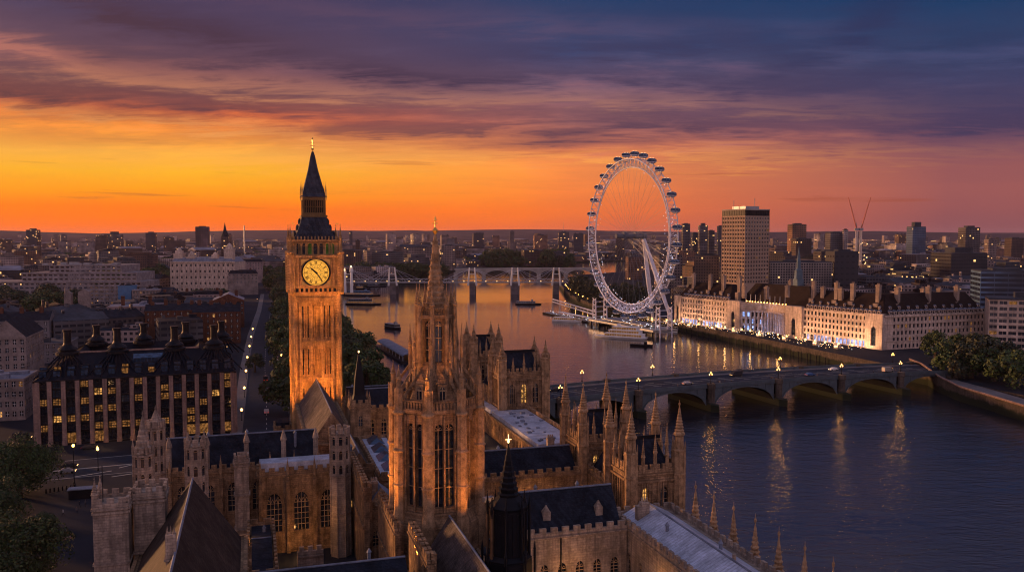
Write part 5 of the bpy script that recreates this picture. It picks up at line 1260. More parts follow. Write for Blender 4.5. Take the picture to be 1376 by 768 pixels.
facade(wl, (0, PD), (0, 0), 0, PE, 12, 7, 2.3, 2.0, t_, .4, pan, bronze, 0, 2, 2, .14, budget=bd, r=rp, stuff=(st2, stm)); wall(wl, (PW, PD), (0, PD), 0, PE)
wl.build('wall', bronze, t_)
if st2.f: st2.build('small_windows', stm, t_)['kind'] = 'stuff'
for i in range(16):
    s = PW*i/15; s = min(max(s, .6), PW-.6); mb = MB(); mb.cbox(s, -.35, 1.3, 1.1, 0, PE-.4); 
    for z in range(1, 7): mb.cbox(s, -.4, 1.3, 1.15, 4.2+z*(PE-4.2)/6-.35, 4.2+z*(PE-4.2)/6-.05)
    mb.cbox(s, -.45, 1.5, 1.4, 0, 1.4); mb.build('stone_pier', pier_st, t_)
for i in range(13):
    for x in (-.3, PW+.3): mb = MB(); mb.cbox(x, PD*i/12, .9, 1.0, 0, PE-.4); mb.build('stone_pier', pier_st, t_)
mb = MB()
for j in range(1, 7): z = 4.2+j*(PE-4.2)/6; mb.obox((0, 0), (PW, 0), 0, PW, z-.25, z+.05, -.1, .3); 
mb.obox((0, 0), (PW, 0), -.6, PW+.6, PE-.3, PE+.3, -.5, .9); mb.build('spandrel', bronze, t_)
# ring roof sloping up to a ridge, open court inside
RZ = zof(472, gA.y+18); ri = 13
def ringroof(mb, o, z0, i_, z1):
    a = [(-o, -o), (PW+o, -o), (PW+o, PD+o), (-o, PD+o)]; b_ = [(i_, i_), (PW-i_, i_), (PW-i_, PD-i_), (i_, PD-i_)]
    for k in range(4): j = (k+1) % 4; mb.face([a[k]+(z0,), a[j]+(z0,), b_[j]+(z1,), b_[k]+(z1,)])
mb = MB(); ringroof(mb, .5, PE+.25, 11, RZ)
b0 = [(11, 11), (PW-11, 11), (PW-11, PD-11), (11, PD-11)]; b1 = [(15, 15), (PW-15, 15), (PW-15, PD-15), (15, PD-15)]
for k in range(4): j = (k+1) % 4; mb.face([b0[k]+(RZ,), b0[j]+(RZ,), b1[j]+(RZ-4,), b1[k]+(RZ-4,)])
mb.face([q+(RZ-4,) for q in b1]); mb.build('roof', ironroof, t_)
mb = MB(); mb.obox((11, 11), (PW-11, 11), 0, PW-22, RZ-.1, RZ+.35, -.4, .4); mb.build('ridge_capping', pier_st, t_)
# roof windows along the slope (two rows)
dw = MB(); dw.m = 0; dw.box(-1.15, 1.15, -.3, 1.6, 0, 2.0); dw.m = 1; dw.box(-.95, .95, -.36, -.28, .15, 1.8); dw.m = 0; dw.box(-.05, .05, -.4, -.3, .2, 1.8); dw.box(-.95, .95, -.4, -.3, .95, 1.05)

dme_l = dw.mesh('roof_window', [bronze, lit_d]); dme_g = dw.mesh('roof_window', [bronze, glass_blue])
slope = (RZ-PE)/11.5
for i in range(15):
    s = PW*(i+.5)/15
    for row, inn in enumerate((1.4, 3.6)):
        put('roof_window', dme_l if rp.random() < .3 else dme_g, t_, (s, inn, PE+.3+slope*inn-.3), 0, (1, 1, .9 if row else 1.1))
mb = MB(); mb.box(0, 0, 0, 0, 0, 0); mb = MB()
sg0, sg1 = PW*.47, PW*.62
mb.face([(sg0, 5.6, PE+.4+slope*5.6), (sg1, 5.6, PE+.4+slope*5.6), (sg1, 9.3, PE+.4+slope*9.3), (sg0, 9.3, PE+.4+slope*9.3)]); 
for k in range(9): x = sg0+(sg1-sg0)*k/8; mb.tube((x, 5.6, PE+.5+slope*5.6), (x, 9.3, PE+.5+slope*9.3), .09, n=4)
mb.build('skylight', glass_blue, t_)
# fans of ribs and chimneys
CH = [(PW*.135, 11), (PW*.385, 11), (PW*.685, 11), (PW*.90, 11), (PW*.50, PD-11), (PW*.74, PD-11), (PW*.24, PD-11), (PW*.95, PD-11)]
for n_, (cx, cy) in enumerate(CH):
    mb = MB(); top = zof(440, gA.y+20) if cy < 20 else zof(432, gA.y+50)
    mb.lathe(cx, cy, [(3.6, RZ-.6), (3.6, RZ+.3), (2.4, RZ+1.0), (3.1, RZ+1.3), (2.5, RZ+1.9), (1.5, RZ+2.6), (1.15, RZ+3.4), (1.1, top-.8), (1.35, top-.7), (1.35, top)], 14); mb.build('chimney', iron, t_)
    if cy < 20:
        mb = MB()
        for k in range(-4, 5):
            ex = cx+k*2.15; mb.tube((cx+k*.55, cy-1.8, RZ-.2), (ex, .1, PE+.7), .26, n=4)
        mb.build('roof_ribs', ironroof, t_)['kind'] = 'stuff'
    else:
        mb = MB()
        for k in range(-4, 5): mb.tube((cx+k*.55, cy+1.8, RZ-.2), (cx+k*2.15, PD-.1, PE+.7), .26, n=4)
        mb.build('roof_ribs', ironroof, t_)['kind'] = 'stuff'
mb = MB()
for k in range(12): mb.tube((PW-11, 11+(PD-22)*k/11, RZ), (PW+.3, 4+(PD-8)*k/11, PE+.6), .25, n=4); mb.tube((11, 11+(PD-22)*k/11, RZ), (-.3, 4+(PD-8)*k/11, PE+.6), .25, n=4)
mb.build('side_ribs', bronze, t_)['kind'] = 'stuff'
for px, py in ((199, 577), (142, 584)):
    g = G(px, py, 4); spot('entrance_lamp', (g.x, g.y-3, 4.5), (g.x, g.y, 0), 900, (1, .45, .12), R(150), .3)
# ============================================================= left bank blocks between office and horizon
def mid(px0, pyb, px1, pyt, dep, label, wm_, rm_, rot=TH, roof='flat', rise=4, win_=None, name='building', chims=0, Yk=None, cat='building', extra=None, cw=None):
    """block whose visible front spans px0..px1 with base row pyb and eaves row pyt"""
    g = G((px0+px1)/2, pyb, 0); Yk = g.y; w_ = (px1-px0)*Yk/F/max(.6, math.cos(rot)); h = zof(pyt, Yk)
    o = thing(name, label, cat, (g.x, g.y+w_/2*abs(math.sin(rot))*.3, 0), rot); mb = MB()
    x0, x1 = -w_/2, w_/2; NOGO.append((g.x, g.y, w_*.5))
    if win_:
        nc, nr, ww, wh, lits = win_; z0 = max(0, h-nr*3.6)
        for a, b_, c_ in (((x0, 0), (x1, 0), nc), ((x1, 0), (x1, dep), max(2, int(nc*dep/w_))), ((x0, dep), (x0, 0), max(2, int(nc*dep/w_)))):
            facade(mb, a, b_, z0, h, c_, nr, min(ww, (w_/nc)*.7), wh, o, .25, [(lit_w, lits*.4), (lit_d, lits*.6), (glass, 1-lits)], white_paint, 0, 2, 2, .08, r=rp, budget=[60])
            if z0: wall(mb, a, b_, 0, z0)
        wall(mb, (x1, dep), (x0, dep), 0, h)
    else: mb.prism(rect(x0, x1, 0, dep), 0, h, False)
    for a, b_ in (((x0, 0), (x1, 0)), ((x1, 0), (x1, dep)), ((x1, dep), (x0, dep)), ((x0, dep), (x0, 0))): mb.obox(a, b_, 0, math.dist(a, b_), h-.5, h+.25, -.15, .35)
    mb.build('wall', wm_, o); mb = MB()
    if roof == 'flat':
        mb.box(x0+.2, x1-.2, .2, dep-.2, h-.1, h+.1)
        for _ in range(5): a, c = rp.uniform(x0+2, x1-2), rp.uniform(2, dep-2); q = rp.uniform(.8, 2.2); mb.box(a-q, a+q, c-q*.7, c+q*.7, h+.1, h+rp.uniform(1, 2.6))
    elif roof == 'mansard':
        mb.prism(rect(x0, x1, 0, dep), h+.26, h+rise, True, sc1=.84)
        for k in range(int(w_/4)): a = x0+2+4*k; mb.box(a-.6, a+.6, .2, 2.5, h+.5, h+2.2)
    else: mb.gable(x0-.3, x1+.3, -.4, dep+.4, h+.26, h+rise, roof, *( (2, 2) if extra == 'hip' else (0, 0)), endm=1)
    mb.build('roof', [rm_, wm_], o)
    for k in range(chims):
        c = MB(); a = x0+w_*(k+.5)/chims; zt = h+rise+rp.uniform(1, 2.5); c.box(a-1.1, a+1.1, dep*.4, dep*.4+1.3, h, zt); c.box(a-1.25, a+1.25, dep*.4-.12, dep*.4+1.42, zt-.5, zt-.2)
        for q in (-.7, 0, .7): c.lathe(a+q, dep*.4+.65, [(.22, zt), (.18, zt+.8)], 6)
        c.build('chimney', brick if wm_ is not white_paint else wm_, o)
    return o
cream = M('cream_stucco', (.21, .17, .155), var=.4, sc_=.15); greyw = M('grey_render', (.14, .13, .14), var=.3, sc_=.15); pinkish = M('faded_render', (.25, .19, .185), var=.3, sc_=.15)
W1 = (8, 3, 1.2, 2.0, .06)
mid(-12, 520, 32, 455, 34, 'cream gabled mansion block at the left frame edge beside the dark office block', cream, slate, rot=TH+R(90)*0, roof='y', rise=8, win_=(5, 4, 1.3, 2.1, .1))
mid(-30, 566, 28, 512, 20, 'lower cream corner block at the left frame edge, with rows of small windows', cream, lead_flat, roof='flat', win_=(7, 4, 1.2, 1.9, .1))
mid(-10, 470, 60, 432, 16, 'long dark roofed terrace with white dormers at the left edge behind the cream mansion', greyw, slate, roof='x', rise=5, win_=W1, chims=3)
mid(30, 488, 88, 462, 24, 'low grey block with rooftop plant left behind the dark office block', greyw, flatroof, win_=W1)
mid(66, 452, 120, 428, 22, 'flat roofed grey block in front of the twin pale gable towers', greyw, flatroof2, win_=W1, chims=2)
mid(120, 440, 170, 418, 20, 'block with a small pale curved rooflight between gable towers and brick chimneys', greyw, flatroof, win_=W1)
mid(148, 452, 214, 412, 24, 'broad pale rendered block with roof terraces behind the dark office block', pinkish, lead_flat, win_=(9, 3, 1.4, 1.8, .05), chims=2)
mid(198, 455, 262, 418, 20, 'red brick block with stout chimneys behind the dark office block', brick, slate, roof='x', rise=4, win_=W1, chims=4)
mid(262, 462, 320, 420, 22, 'tall red brick block with striped chimneys next to the embankment road', brick, slate, roof='x', rise=5, win_=(8, 5, 1.2, 1.9, .08), chims=4)
mid(288, 440, 326, 404, 26, 'brick block with a blue-grey sloping roof at the roadside', brick, lead_flat, roof='y', rise=5, win_=W1, chims=2)
mid(262, 428, 300, 396, 20, 'pinkish block with attic chimneys left of the roadside brick block', pinkish, slate, roof='mansard', rise=3, win_=W1, chims=2)
mid(208, 424, 262, 398, 20, 'low pale block with dark mansard roof before the grand white building', cream, slate, roof='mansard', rise=3, win_=W1, chims=2)
mid(180, 424, 212, 390, 16, 'narrow pale block with tall end walls near the blue-wrapped building', cream, lead_flat, win_=W1)
mid(160, 412, 181, 384, 12, 'small building wrapped in blue scaffold sheeting below the copper dome', M('blue_sheeting', (.08, .18, .32), var=.15), flatroof)
mid(0, 446, 64, 430, 16, 'low dark slate roofed row by the green square at the left', greyw, slate, roof='x', rise=4, win_=W1, chims=3)
mid(308, 396, 345, 368, 26, 'pale domed-corner palace block right of the grand white building', cream, slate, roof='mansard', rise=4, win_=W1, chims=2)
mid(325, 380, 352, 352, 30, 'pale block with dark roofs at the near end of the avenue trees', pinkish, slate, roof='mansard', rise=4, win_=W1, chims=1)
mid(122, 408, 166, 386, 20, 'white gridded corner wing of the long office building', white_paint, flatroof2, win_=(10, 4, 1.8, 2.0, .04), rot=.08)
# long white offices in stepped terraces
g = G(60, 412, 0); t_ = thing('long_office_building', 'long white and grey stepped office building stretching from the left frame edge', 'building', (g.x-30, g.y+20, 0), .06); mb = MB()
bd = [60]
for k, (x0, x1, y0, z0, z1) in enumerate(((-60, 110, 0, 0, 22), (-10, 100, 16, 22, 30), (10, 80, 30, 30, 37))):
    facade(mb, (x0, y0), (x1, y0), z0, z1, int((x1-x0)/5), int((z1-z0)/3.4), 3.2, 1.5, t_, .3, [(glass, .95), (lit_d, .05)], white_paint, 0, 2, 1, .1, r=rp, budget=bd); wall(mb, (x1, y0), (x1, y0+50), z0, z1); wall(mb, (x0, y0+50), (x0, y0), z0, z1); mb.face([(x0, y0, z1), (x1, y0, z1), (x1, y0+50, z1), (x0, y0+50, z1)]); mb.obox((x0, y0), (x1, y0), 0, x1-x0, z1-.5, z1+.5, -.1, .5)
mb.build('wall', M('office_white', (.22, .19, .19), var=.4), t_); mb = MB()
for _ in range(14): a, c = rp.uniform(0, 75), rp.uniform(35, 60); mb.m = 0; mb.box(a-3, a+3, c-2, c+2, 37, 37+rp.uniform(1, 3))
mb.build('roof_plant', steel, t_)['kind'] = 'stuff'
# grand white building with corner towers
g = G(273, 396, 0); t_ = thing('grand_white_building', 'grand white stone building with square corner towers and small trees before it', 'building', (g.x, g.y, 0), .05); w_ = 86*g.y/F; h = zof(352, g.y); mb = MB()
facade(mb, (-w_/2, 0), (w_/2, 0), 3, h, 14, 5, 1.7, 2.6, t_, .35, [(glass, .97), (lit_d, .03)], cream, 0, 2, 2, .1, r=rp, budget=[90]); wall(mb, (-w_/2, 0), (w_/2, 0), 0, 3); wall(mb, (w_/2, 0), (w_/2, 45), 0, h); wall(mb, (-w_/2, 45), (-w_/2, 0), 0, h); wall(mb, (w_/2, 45), (-w_/2, 45), 0, h)
mb.obox((-w_/2, 0), (w_/2, 0), 0, w_, h-.5, h+.8, -.2, .9); mb.build('wall', portland, t_)
mb = MB(); mb.prism(rect(-w_/2+1, w_/2-1, 1, 44), h+.1, h+5, True, sc1=.88); mb.build('roof', lead_flat, t_)
for x, hh_ in ((-w_/2+8, 9), (w_/2-8, 14), (-w_/2+22, 5), (w_/2-24, 4)):
    mb = MB(); mb.cbox(x, 8, 10, 10, h, h+hh_); mb.cbox(x, 8, 11.2, 11.2, h+hh_, h+hh_+.9); mb.cbox(x, 8, 7, 7, h+hh_+.9, h+hh_+4); mb.lathe(x, 8, [(3, h+hh_+4), (2, h+hh_+6), (.2, h+hh_+7.5)], 8); mb.build('corner_tower', portland, t_)
mb = MB(); mb.obox((-w_/2+20, 3), (w_/2-20, 3), 0, w_-40, h+.9, h+2.4, 0, .3); mb.build('attic_windows', lit_w, t_)
# copper dome
g = G(173, 386, 0); t_ = thing('domed_pavilion', 'small dark copper dome on a round drum above the blue-wrapped building', 'building', (g.x, g.y, 0)); mb = MB(); z = zof(372, g.y); mb.lathe(0, 0, [(9, 0), (9, z), (8, z+.5)], 16); mb.build('drum', cream, t_); mb = MB(); mb.lathe(0, 0, [(8.3, z+.3), (7.6, z+4), (5.5, z+7), (2, z+9.5), (1, z+10.5), (.8, z+13), (.1, z+16)], 16); mb.build('dome', M('old_copper', (.07, .10, .10), var=.3, rough=.6), t_)
# twin pale gable towers
for px0, px1, pyt, lb in ((88, 97, 395, 'left, taller of the twin pale gothic gable towers behind the dark office block'), (107, 121, 392, 'right, broader of the twin pale gothic gable towers behind the dark office block')):
    g = G((px0+px1)/2, 452, 0); t_ = thing('gable_tower', lb, 'tower', (g.x, g.y, 0), TH); w_ = (px1-px0)*g.y/F; z = zof(pyt, g.y); mb = MB(); mb.box(-w_/2, w_/2, 0, 6, 0, z)
    for k in range(5): mb.obox((-w_/2, 0), (w_/2, 0), 0, w_, z*.5+k*z*.1, z*.5+k*z*.1+.3, -.1, .2)
    for k in range(4): put('window', win_mesh(1.0, 3.2, glass, cream, 1, 2, 2, .1), t_, (w_*.2*(1 if k % 2 else -1), -.05, z*.45+4.5*(k//2)), 0)
    mb.build('wall', cream, t_); mb = MB(); mb.gable(-w_/2-.1, w_/2+.1, -.1, 6.1, z, z+2, 'y')
    if px0 == 88: mb.lathe(-w_/2+.8, .8, [(.8, z), (.1, z+6)], 6)
    mb.build('gable', cream, t_)
# office-side brick building along the avenue and its lamps
for i in range(13):
    f = i/12; x, y = along([emb[1], emb[2], emb[3], emb[4]], f); lamp(x+8.8, y, .13, 'lamp on the tree side of the embankment road left of the clock tower', 'lamps on the tree side of the embankment road', 1.1, 150 if i % 3 == 0 else 0)
for i in range(8):
    f = i/7; x, y = along([emb[0], emb[1], emb[2], emb[3]], f); lamp(x-9, y, .13, 'lamp on the building side of the embankment road left of the clock tower', 'lamps on the building side of the embankment road', 1.1, 150 if i % 3 == 0 else 0)
for i in range(9):
    f = .04+.06*i; x, y = along([emb[1], emb[2], emb[3]], f); vehicle('car', ('silver', 'dark', 'blue', 'white')[i % 4], x+6.2, y, .02, PI/2+.25, '%s parked car in the row under the trees beside the clock tower' % ('silver', 'dark', 'blue', 'white')[i % 4], '%s cars parked under the trees' % ('silver', 'dark', 'blue', 'white')[i % 4])
vehicle('car', 'white', *along([emb[0], emb[1]], .7), .02, PI/2+.3, 'white car driving up the embankment road left of the clock tower')
vehicle('van', 'dark', *along([emb[1], emb[2]], .5), .02, PI/2+.3, 'dark van driving up the embankment road between the lamps')
# square: lamp post, people, planter, cars on the street
g = G(100, 652, 0); t_ = thing('tall_lamp_post', 'tall thin lamp post with a single globe above the top of the paved square', 'street lamp', (g.x, g.y, 0)); mb = MB(); mb.lathe(0, 0, [(.35, 0), (.3, .8), (.12, 1.2), (.09, 10.5)], 8); mb.build('post', iron, t_); mb = MB(); mb.blob((0, 0, 10.9), .36, .42, 8, 6); mb.build('globe', lamp_em, t_); point('lamp_light', (g.x, g.y-.6, 11), 260, (1, .6, .3), .3)
g = G(132, 632, 0); t_ = thing('tall_lamp_post', 'shorter lamp post nearer the palace corner turret with an orange lantern', 'street lamp', (g.x, g.y, 0)); mb = MB(); mb.lathe(0, 0, [(.3, 0), (.1, 1), (.08, 6)], 8); mb.build('post', iron, t_); mb = MB(); mb.lathe(0, 0, [(.2, 5.9), (.4, 6.3), (.1, 6.9)], 6); mb.build('globe', lamp_em, t_); point('lamp_light', (g.x, g.y-.6, 6.5), 200, (1, .5, .2), .3)
for k, (px, py, lb) in enumerate(((107, 682, 'left one of two people standing at the top of the paved square'), (115, 680, 'right one of two people standing at the top of the paved square'), (85, 693, 'person walking alone in the middle of the paved square'),
        (82, 740, 'person crossing the square below the oval planter'), (76, 760, 'person nearest the bottom edge of the paved square'), (103, 690, 'person crouched low by a bag near the top of the square'))):
    g = G(px, py, 0); person(g.x, g.y, .02, k*1.3, lb, seed=k)
g = G(85, 722, 0); t_ = thing('oval_planter', 'oval raised planter with a shrub and a warm glow, alone in the paved square', 'planter', (g.x, g.y, 0), .2); mb = MB(); b0 = MB(); b0.lathe(0, 0, [(1.5, 0), (1.6, .5), (1.45, .5), (1.4, .35)], 16); b0.v = [(x*1.5, y, z) for x, y, z in b0.v]; b0.build('rim', pier_st, t_)
put('shrub', crown_mesh(77, 1.0, .5, 14, 900, .12, leafd, 'shrub'), t_, (0, 0, .6), 0, (2.0, 1.3, 1.3)); mb = MB(); mb.blob((-1.4, -1.3, .5), .16, .16, 6, 4); mb.build('ground_lamp', lamp_em, t_)
vehicle('car', 'dark', G(93, 628, 0).x, G(93, 628, 0).y, .02, .3, 'dark car waiting on the street left of the tall lamp post')
vehicle('car', 'silver', G(88, 634, 0).x+1, G(88, 634, 0).y-1, .02, .3, 'silver car with lit tail lamps on the street above the paved square')
vehicle('car', 'dark', G(120, 603, 0).x, G(120, 603, 0).y, .02, .3, 'dark car parked close to the front of the dark office block')
vehicle('van', 'dark', G(30, 590, 0).x, G(30, 590, 0).y, .02, .35, 'dark van on the street at the left edge below the cream block')
mb = MB(); a = G(150, 640, 0); b_ = G(185, 690, 0)
g = G(112, 668, 0); t_ = thing('gate_kiosk', 'dark low security kiosk with bollards at the top of the paved square', 'kiosk', (g.x, g.y, 0), TH); mb = MB(); mb.box(-3.2, 3.2, -1.2, 1.2, 0, 2.4); mb.build('booth', iron, t_); mb = MB(); mb.box(-3.5, 3.5, -1.5, 1.5, 2.4, 2.6); mb.build('roof', lead_flat, t_)
for i in range(8):
    g = G(62+i*5.5, 662-i*.9, 0); mb = MB(); mb.lathe(0, 0, [(.22, 0), (.18, .9), (.24, 1.0), (.1, 1.15)], 8); tag(mb.build('bollard', iron, None, loc=(g.x, g.y, 0)), 'black bollard in the row between street and paved square', 'bollard', 'bollards above the paved square')
# ============================================================= clock tower
bx, by = P2(422, 277), 277
t_ = thing('clock_tower', 'tall floodlit golden stone clock tower with a glowing round clock face and dark spire', 'clock tower', (bx, by, 0), TH)
HWd = 6.9
corner = [(-HWd, -HWd), (HWd, -HWd), (HWd, HWd), (-HWd, HWd)]
ed = lambda h_: [((-h_, -h_), (h_, -h_)), ((h_, -h_), (h_, h_)), ((h_, h_), (-h_, h_)), ((-h_, h_), (-h_, -h_))]
mb = MB(); slot = MB()
tiers = [(0, 9.5, 0), (9.5, 20.5, 7.2), (21.7, 32.2, 8.2), (33.4, 46, 10)]
for a, b_ in ed(HWd):
    for z0, z1, wh in tiers:
        if wh: facade(mb, a, b_, z0, z1, 3, 1, 2.0, wh, t_, .45, [(glass, 1)], bigben_st, 0, 3, 1, .62, mL=1.9, mR=1.9, name='lancet_window')
        else: wall(mb, a, b_, z0, z1)
    for z in (9.5, 20.5, 32.2, 46.0): band(mb, a, b_, z, 1.2, .35); band(mb, a, b_, z+1.25, .2, .6)
    wall(mb, a, b_, 20.5, 21.7); wall(mb, a, b_, 32.2, 33.4); wall(mb, a, b_, 46, 48.5)
    ribs(mb, a, b_, 0, 46, 18, .24, .42)
    for s in (1.9, 5.27, 8.6, 11.95): mb.obox(a, b_, s-.32, s+.32, 0, 46, -.05, .75)
    L_ = 2*HWd
    for k in range(15):                           # little blind arcade on each string
        for z in (20.7, 32.4, 46.2): mb.obox(a, b_, L_*k/15+.3, L_*(k+1)/15-.3, z, z+.85, .3, .48)
for x, y in corner: mb.lathe(x, y, [(1.05, 0), (1.05, 48), (1.5, 49.2)], 8, PI/8)
mb.build('shaft', bigben_st, t_)
# clock stage
mb = MB(); h2 = 7.7
mb.prism([(x*h2/HWd*.93, y*h2/HWd*.93) for x, y in corner], 47.2, 49.2, False, sc1=1.075)
for a, b_ in ed(h2):
    facade(mb, a, b_, 48.6, 50.6, 9, 1, .8, 1.4, t_, .3, [(glass, 1)], bigben_st, 0, 1, 1, .05, mL=1.2, mR=1.2, name='arcade_opening'); wall(mb, a, b_, 50.6, 60.2)
    wall(mb, a, b_, 60.2, 65.6) if 0 else None
    band(mb, a, b_, 50.5, .5, .5); band(mb, a, b_, 60.0, .7, .7)
    ribs(mb, a, b_, 50.8, 60, 2, .01, .01)
    for s in (.9, 2.2, 13.2, 14.5): mb.obox(a, b_, s-.3, s+.3, 50.8, 60, -.05, .45)
    for s in (1.55, 13.85): mb.obox(a, b_, s-.15, s+.15, 50.8, 60, -.05, .25)
    mb.obox(a, b_, 2.7, 3.0, 50.4+.6, 59.9, -.05, .55); mb.obox(a, b_, 12.4, 12.7, 50.4+.6, 59.9, -.05, .55); mb.obox(a, b_, 3.0, 12.4, 59.5, 59.9, -.05, .55); mb.obox(a, b_, 3.0, 12.4, 51, 51.3, -.05, .55)
for x, y in ed(h2): pass
for x, y in ((-h2, -h2), (h2, -h2), (h2, h2), (-h2, h2)): mb.lathe(x, y, [(.9, 48.4), (1.05, 49.2), (1.05, 61), (1.3, 61.5), (1.0, 62)], 8, PI/8)
mb.build('clock_stage', bigben_st, t_)
# belfry arcade
mb = MB(); h3 = 7.1; grn = EM('belfry_glow', (.22, .34, .08), .12, .5)
for a, b_ in ed(h3):
    facade(mb, a, b_, 60.6, 65.0, 7, 1, 1.15, 3.5, t_, .6, [(grn, .55), (glass, .45)], bigben_st, 1, 1, 1, .08, mL=1.0, mR=1.0, name='belfry_opening'); band(mb, a, b_, 65.0, .6, .6); band(mb, a, b_, 64.4, .3, .25)
    ribs(mb, a, b_, 60.8, 65, 7, .28, .4)
mb.prism([(-h3, -h3), (h3, -h3), (h3, h3), (-h3, h3)], 65.0, 65.5)
for a, b_ in ed(h3-.1):
    for k in range(13): mb.obox(a, b_, .3+k*1.07, .75+k*1.07, 65.6, 66.7, -.2, .1)
mb.build('belfry', bigben_st, t_)
for x in (-h2, h2):
    for y in (-h2, h2): pinnacle(t_, x, y, 61.8, 9.0, .55, bigben_st)
def clockface(ang):
    e = bpy.data.objects.new('clock_face', None)
    c, q = math.cos(ang), math.sin(ang); o_ = 7.7
    fb = MB(); r_ = 4.15
    fb.lathe(0, 0, [(r_, 0), (r_, .18)], 48); 
    def T(mbx, off): mbx.v = [(x*c-(-z-off)*q, x*q+(-z-off)*c, y+55.3) for x, y, z in mbx.v]; return mbx
    f_ = T(fb, o_).build('clock_face', EM('clock_dial_glow', (1.0, .44, .06), .9), t_)
    rg = MB(); zz_ = .2
    def ring(ra, rb, n_=48, t0=.2, t1=.3):
        for k in range(n_):
            a, b_ = 2*PI*k/n_, 2*PI*(k+1)/n_; A4 = [(ra*math.cos(a), ra*math.sin(a)), (ra*math.cos(b_), ra*math.sin(b_)), (rb*math.cos(b_), rb*math.sin(b_)), (rb*math.cos(a), rb*math.sin(a))]
            rg.prism(A4, t0, t1)
    ring(4.05, 4.5, t0=.0, t1=.5); ring(2.55, 2.63); ring(3.62, 3.70); ring(1.5, 1.56)
    def stroke(p0, p1, wd=.1):
        wd *= 1.5
        d = Vector((p1[0]-p0[0], p1[1]-p0[1])); l_ = d.length; nx2, ny2 = -d.y/l_*wd/2, d.x/l_*wd/2
        rg.prism([(p0[0]-nx2, p0[1]-ny2), (p1[0]-nx2, p1[1]-ny2), (p1[0]+nx2, p1[1]+ny2), (p0[0]+nx2, p0[1]+ny2)][::1], .2, .28, True, True)
    ROM = ['XII', 'I', 'II', 'III', 'IV', 'V', 'VI', 'VII', 'VIII', 'IX', 'X', 'XI']
    for k in range(12):
        th = PI/2-2*PI*k/12; er = (math.cos(th), math.sin(th)); et = (math.sin(th), -math.cos(th))
        wds = {'I': .16, 'V': .38, 'X': .38}; tot = sum(wds[ch]+.05 for ch in ROM[k]); u0 = -tot/2
        pt = lambda u_, v_: (er[0]*v_+et[0]*u_, er[1]*v_+et[1]*u_)
        for ch in ROM[k]:
            w_ = wds[ch]; m_ = u0+w_/2
            if ch == 'I': stroke(pt(m_, 2.72), pt(m_, 3.55), .1)
            elif ch == 'V': stroke(pt(u0+.04, 3.55), pt(m_, 2.72), .1); stroke(pt(u0+w_-.04, 3.55), pt(m_, 2.72), .07)
            else: stroke(pt(u0+.04, 3.55), pt(u0+w_-.04, 2.72), .1); stroke(pt(u0+w_-.04, 3.55), pt(u0+.04, 2.72), .07)
            u0 += w_+.05
        stroke(pt(0, 1.58), pt(0, 2.5), .05); th2 = th+PI/12; stroke((1.0*math.cos(th2), 1.0*math.sin(th2)), (2.5*math.cos(th2), 2.5*math.sin(th2)), .04)
    for k in range(60): th = 2*PI*k/60; stroke((3.75*math.cos(th), 3.75*math.sin(th)), (4.0*math.cos(th), 4.0*math.sin(th)), .06)
    T(rg, o_).build('numerals', iron, f_)
    for nm, deg, ln_, wd in (('hour_hand', 312, 2.4, .62), ('minute_hand', 144, 3.7, .36)):
        rg = MB(); th = PI/2-R(deg); er = (math.cos(th), math.sin(th)); et = (math.sin(th), -math.cos(th)); pt = lambda u_, v_: (er[0]*v_+et[0]*u_, er[1]*v_+et[1]*u_)
        rg.prism([pt(-wd/2, -.5), pt(-wd*.35, ln_*.8), pt(0, ln_), pt(wd*.35, ln_*.8), pt(wd/2, -.5)], .34, .44, True, True); T(rg, o_).build(nm, iron, f_)
for a in (0, PI/2, PI, -PI/2): clockface(a)
for a in (0, PI/2, PI, -PI/2):                    # gilt corner spandrels beside each dial
    c, q = math.cos(a), math.sin(a)
    for sx_ in (-1, 1):
        for sz_ in (-1, 1):
            mb = MB(); Tf = lambda x, z, o: (x*c+(7.7+o)*q, x*q-(7.7+o)*c, 55.3+z)
            mb.face([Tf(sx_*4.45, sz_*4.1, .08), Tf(sx_*4.45, sz_*2.2, .08), Tf(sx_*3.3, sz_*3.4, .08), Tf(sx_*2.0, sz_*4.1, .08)][::1 if sx_*sz_ > 0 else -1]); mb.build('spandrel', gold, t_)
# roofs and lantern
def sq(mbx, prof, n=4, rot=PI/4): mbx.lathe(0, 0, [(r*math.sqrt(2) if n == 4 else r, z) for r, z in prof], n, rot)
mb = MB(); sq(mb, [(6.7, 65.6), (5.6, 67.4), (4.6, 70.2), (3.9, 72.6), (3.9, 73)]); 
mb.build('lower_roof', tower_tiles, t_)
mb = MB(); dmo = MB()
for row, (z, r_, n_) in enumerate(((66.6, 6.1, 5), (68.6, 5.15, 3), (70.6, 4.45, 2))):
    for a in (0, PI/2, PI, -PI/2):
        c, q = math.cos(a), math.sin(a)
        for k in range(n_): x = (k-(n_-1)/2)*1.9; mb.cbox(x*c+r_*q, x*q-r_*c, .7, .8, z, z+1.0, a); mb.lathe(x*c+r_*q, x*q-r_*c, [(.6, z+1.0), (.05, z+1.9)], 4, a+PI/4)
mb.build('roof_dormers', tower_tiles, t_)
mb = MB(); sq(mb, [(4.1, 72.8), (4.1, 73.4)])
for a, b_ in ed(3.4):
    for k in range(13): s = 6.8*k/12; s = min(max(s, .18), 6.62); mb.obox(a, b_, s-.11, s+.11, 73.4, 78.4, -.25, .05 if k % 2 else .25)
    mb.obox(a, b_, 0, 6.8, 78.2, 79.2, -.3, .3); mb.obox(a, b_, 0, 6.8, 73.4, 74.2, -.3, .1); mb.obox(a, b_, 0, 6.8, 76, 76.25, -.2, .08)
mb.build('lantern', M('dark_gilt_iron', (.15, .09, .04), var=.4, metal=.5, rough=.45), t_)
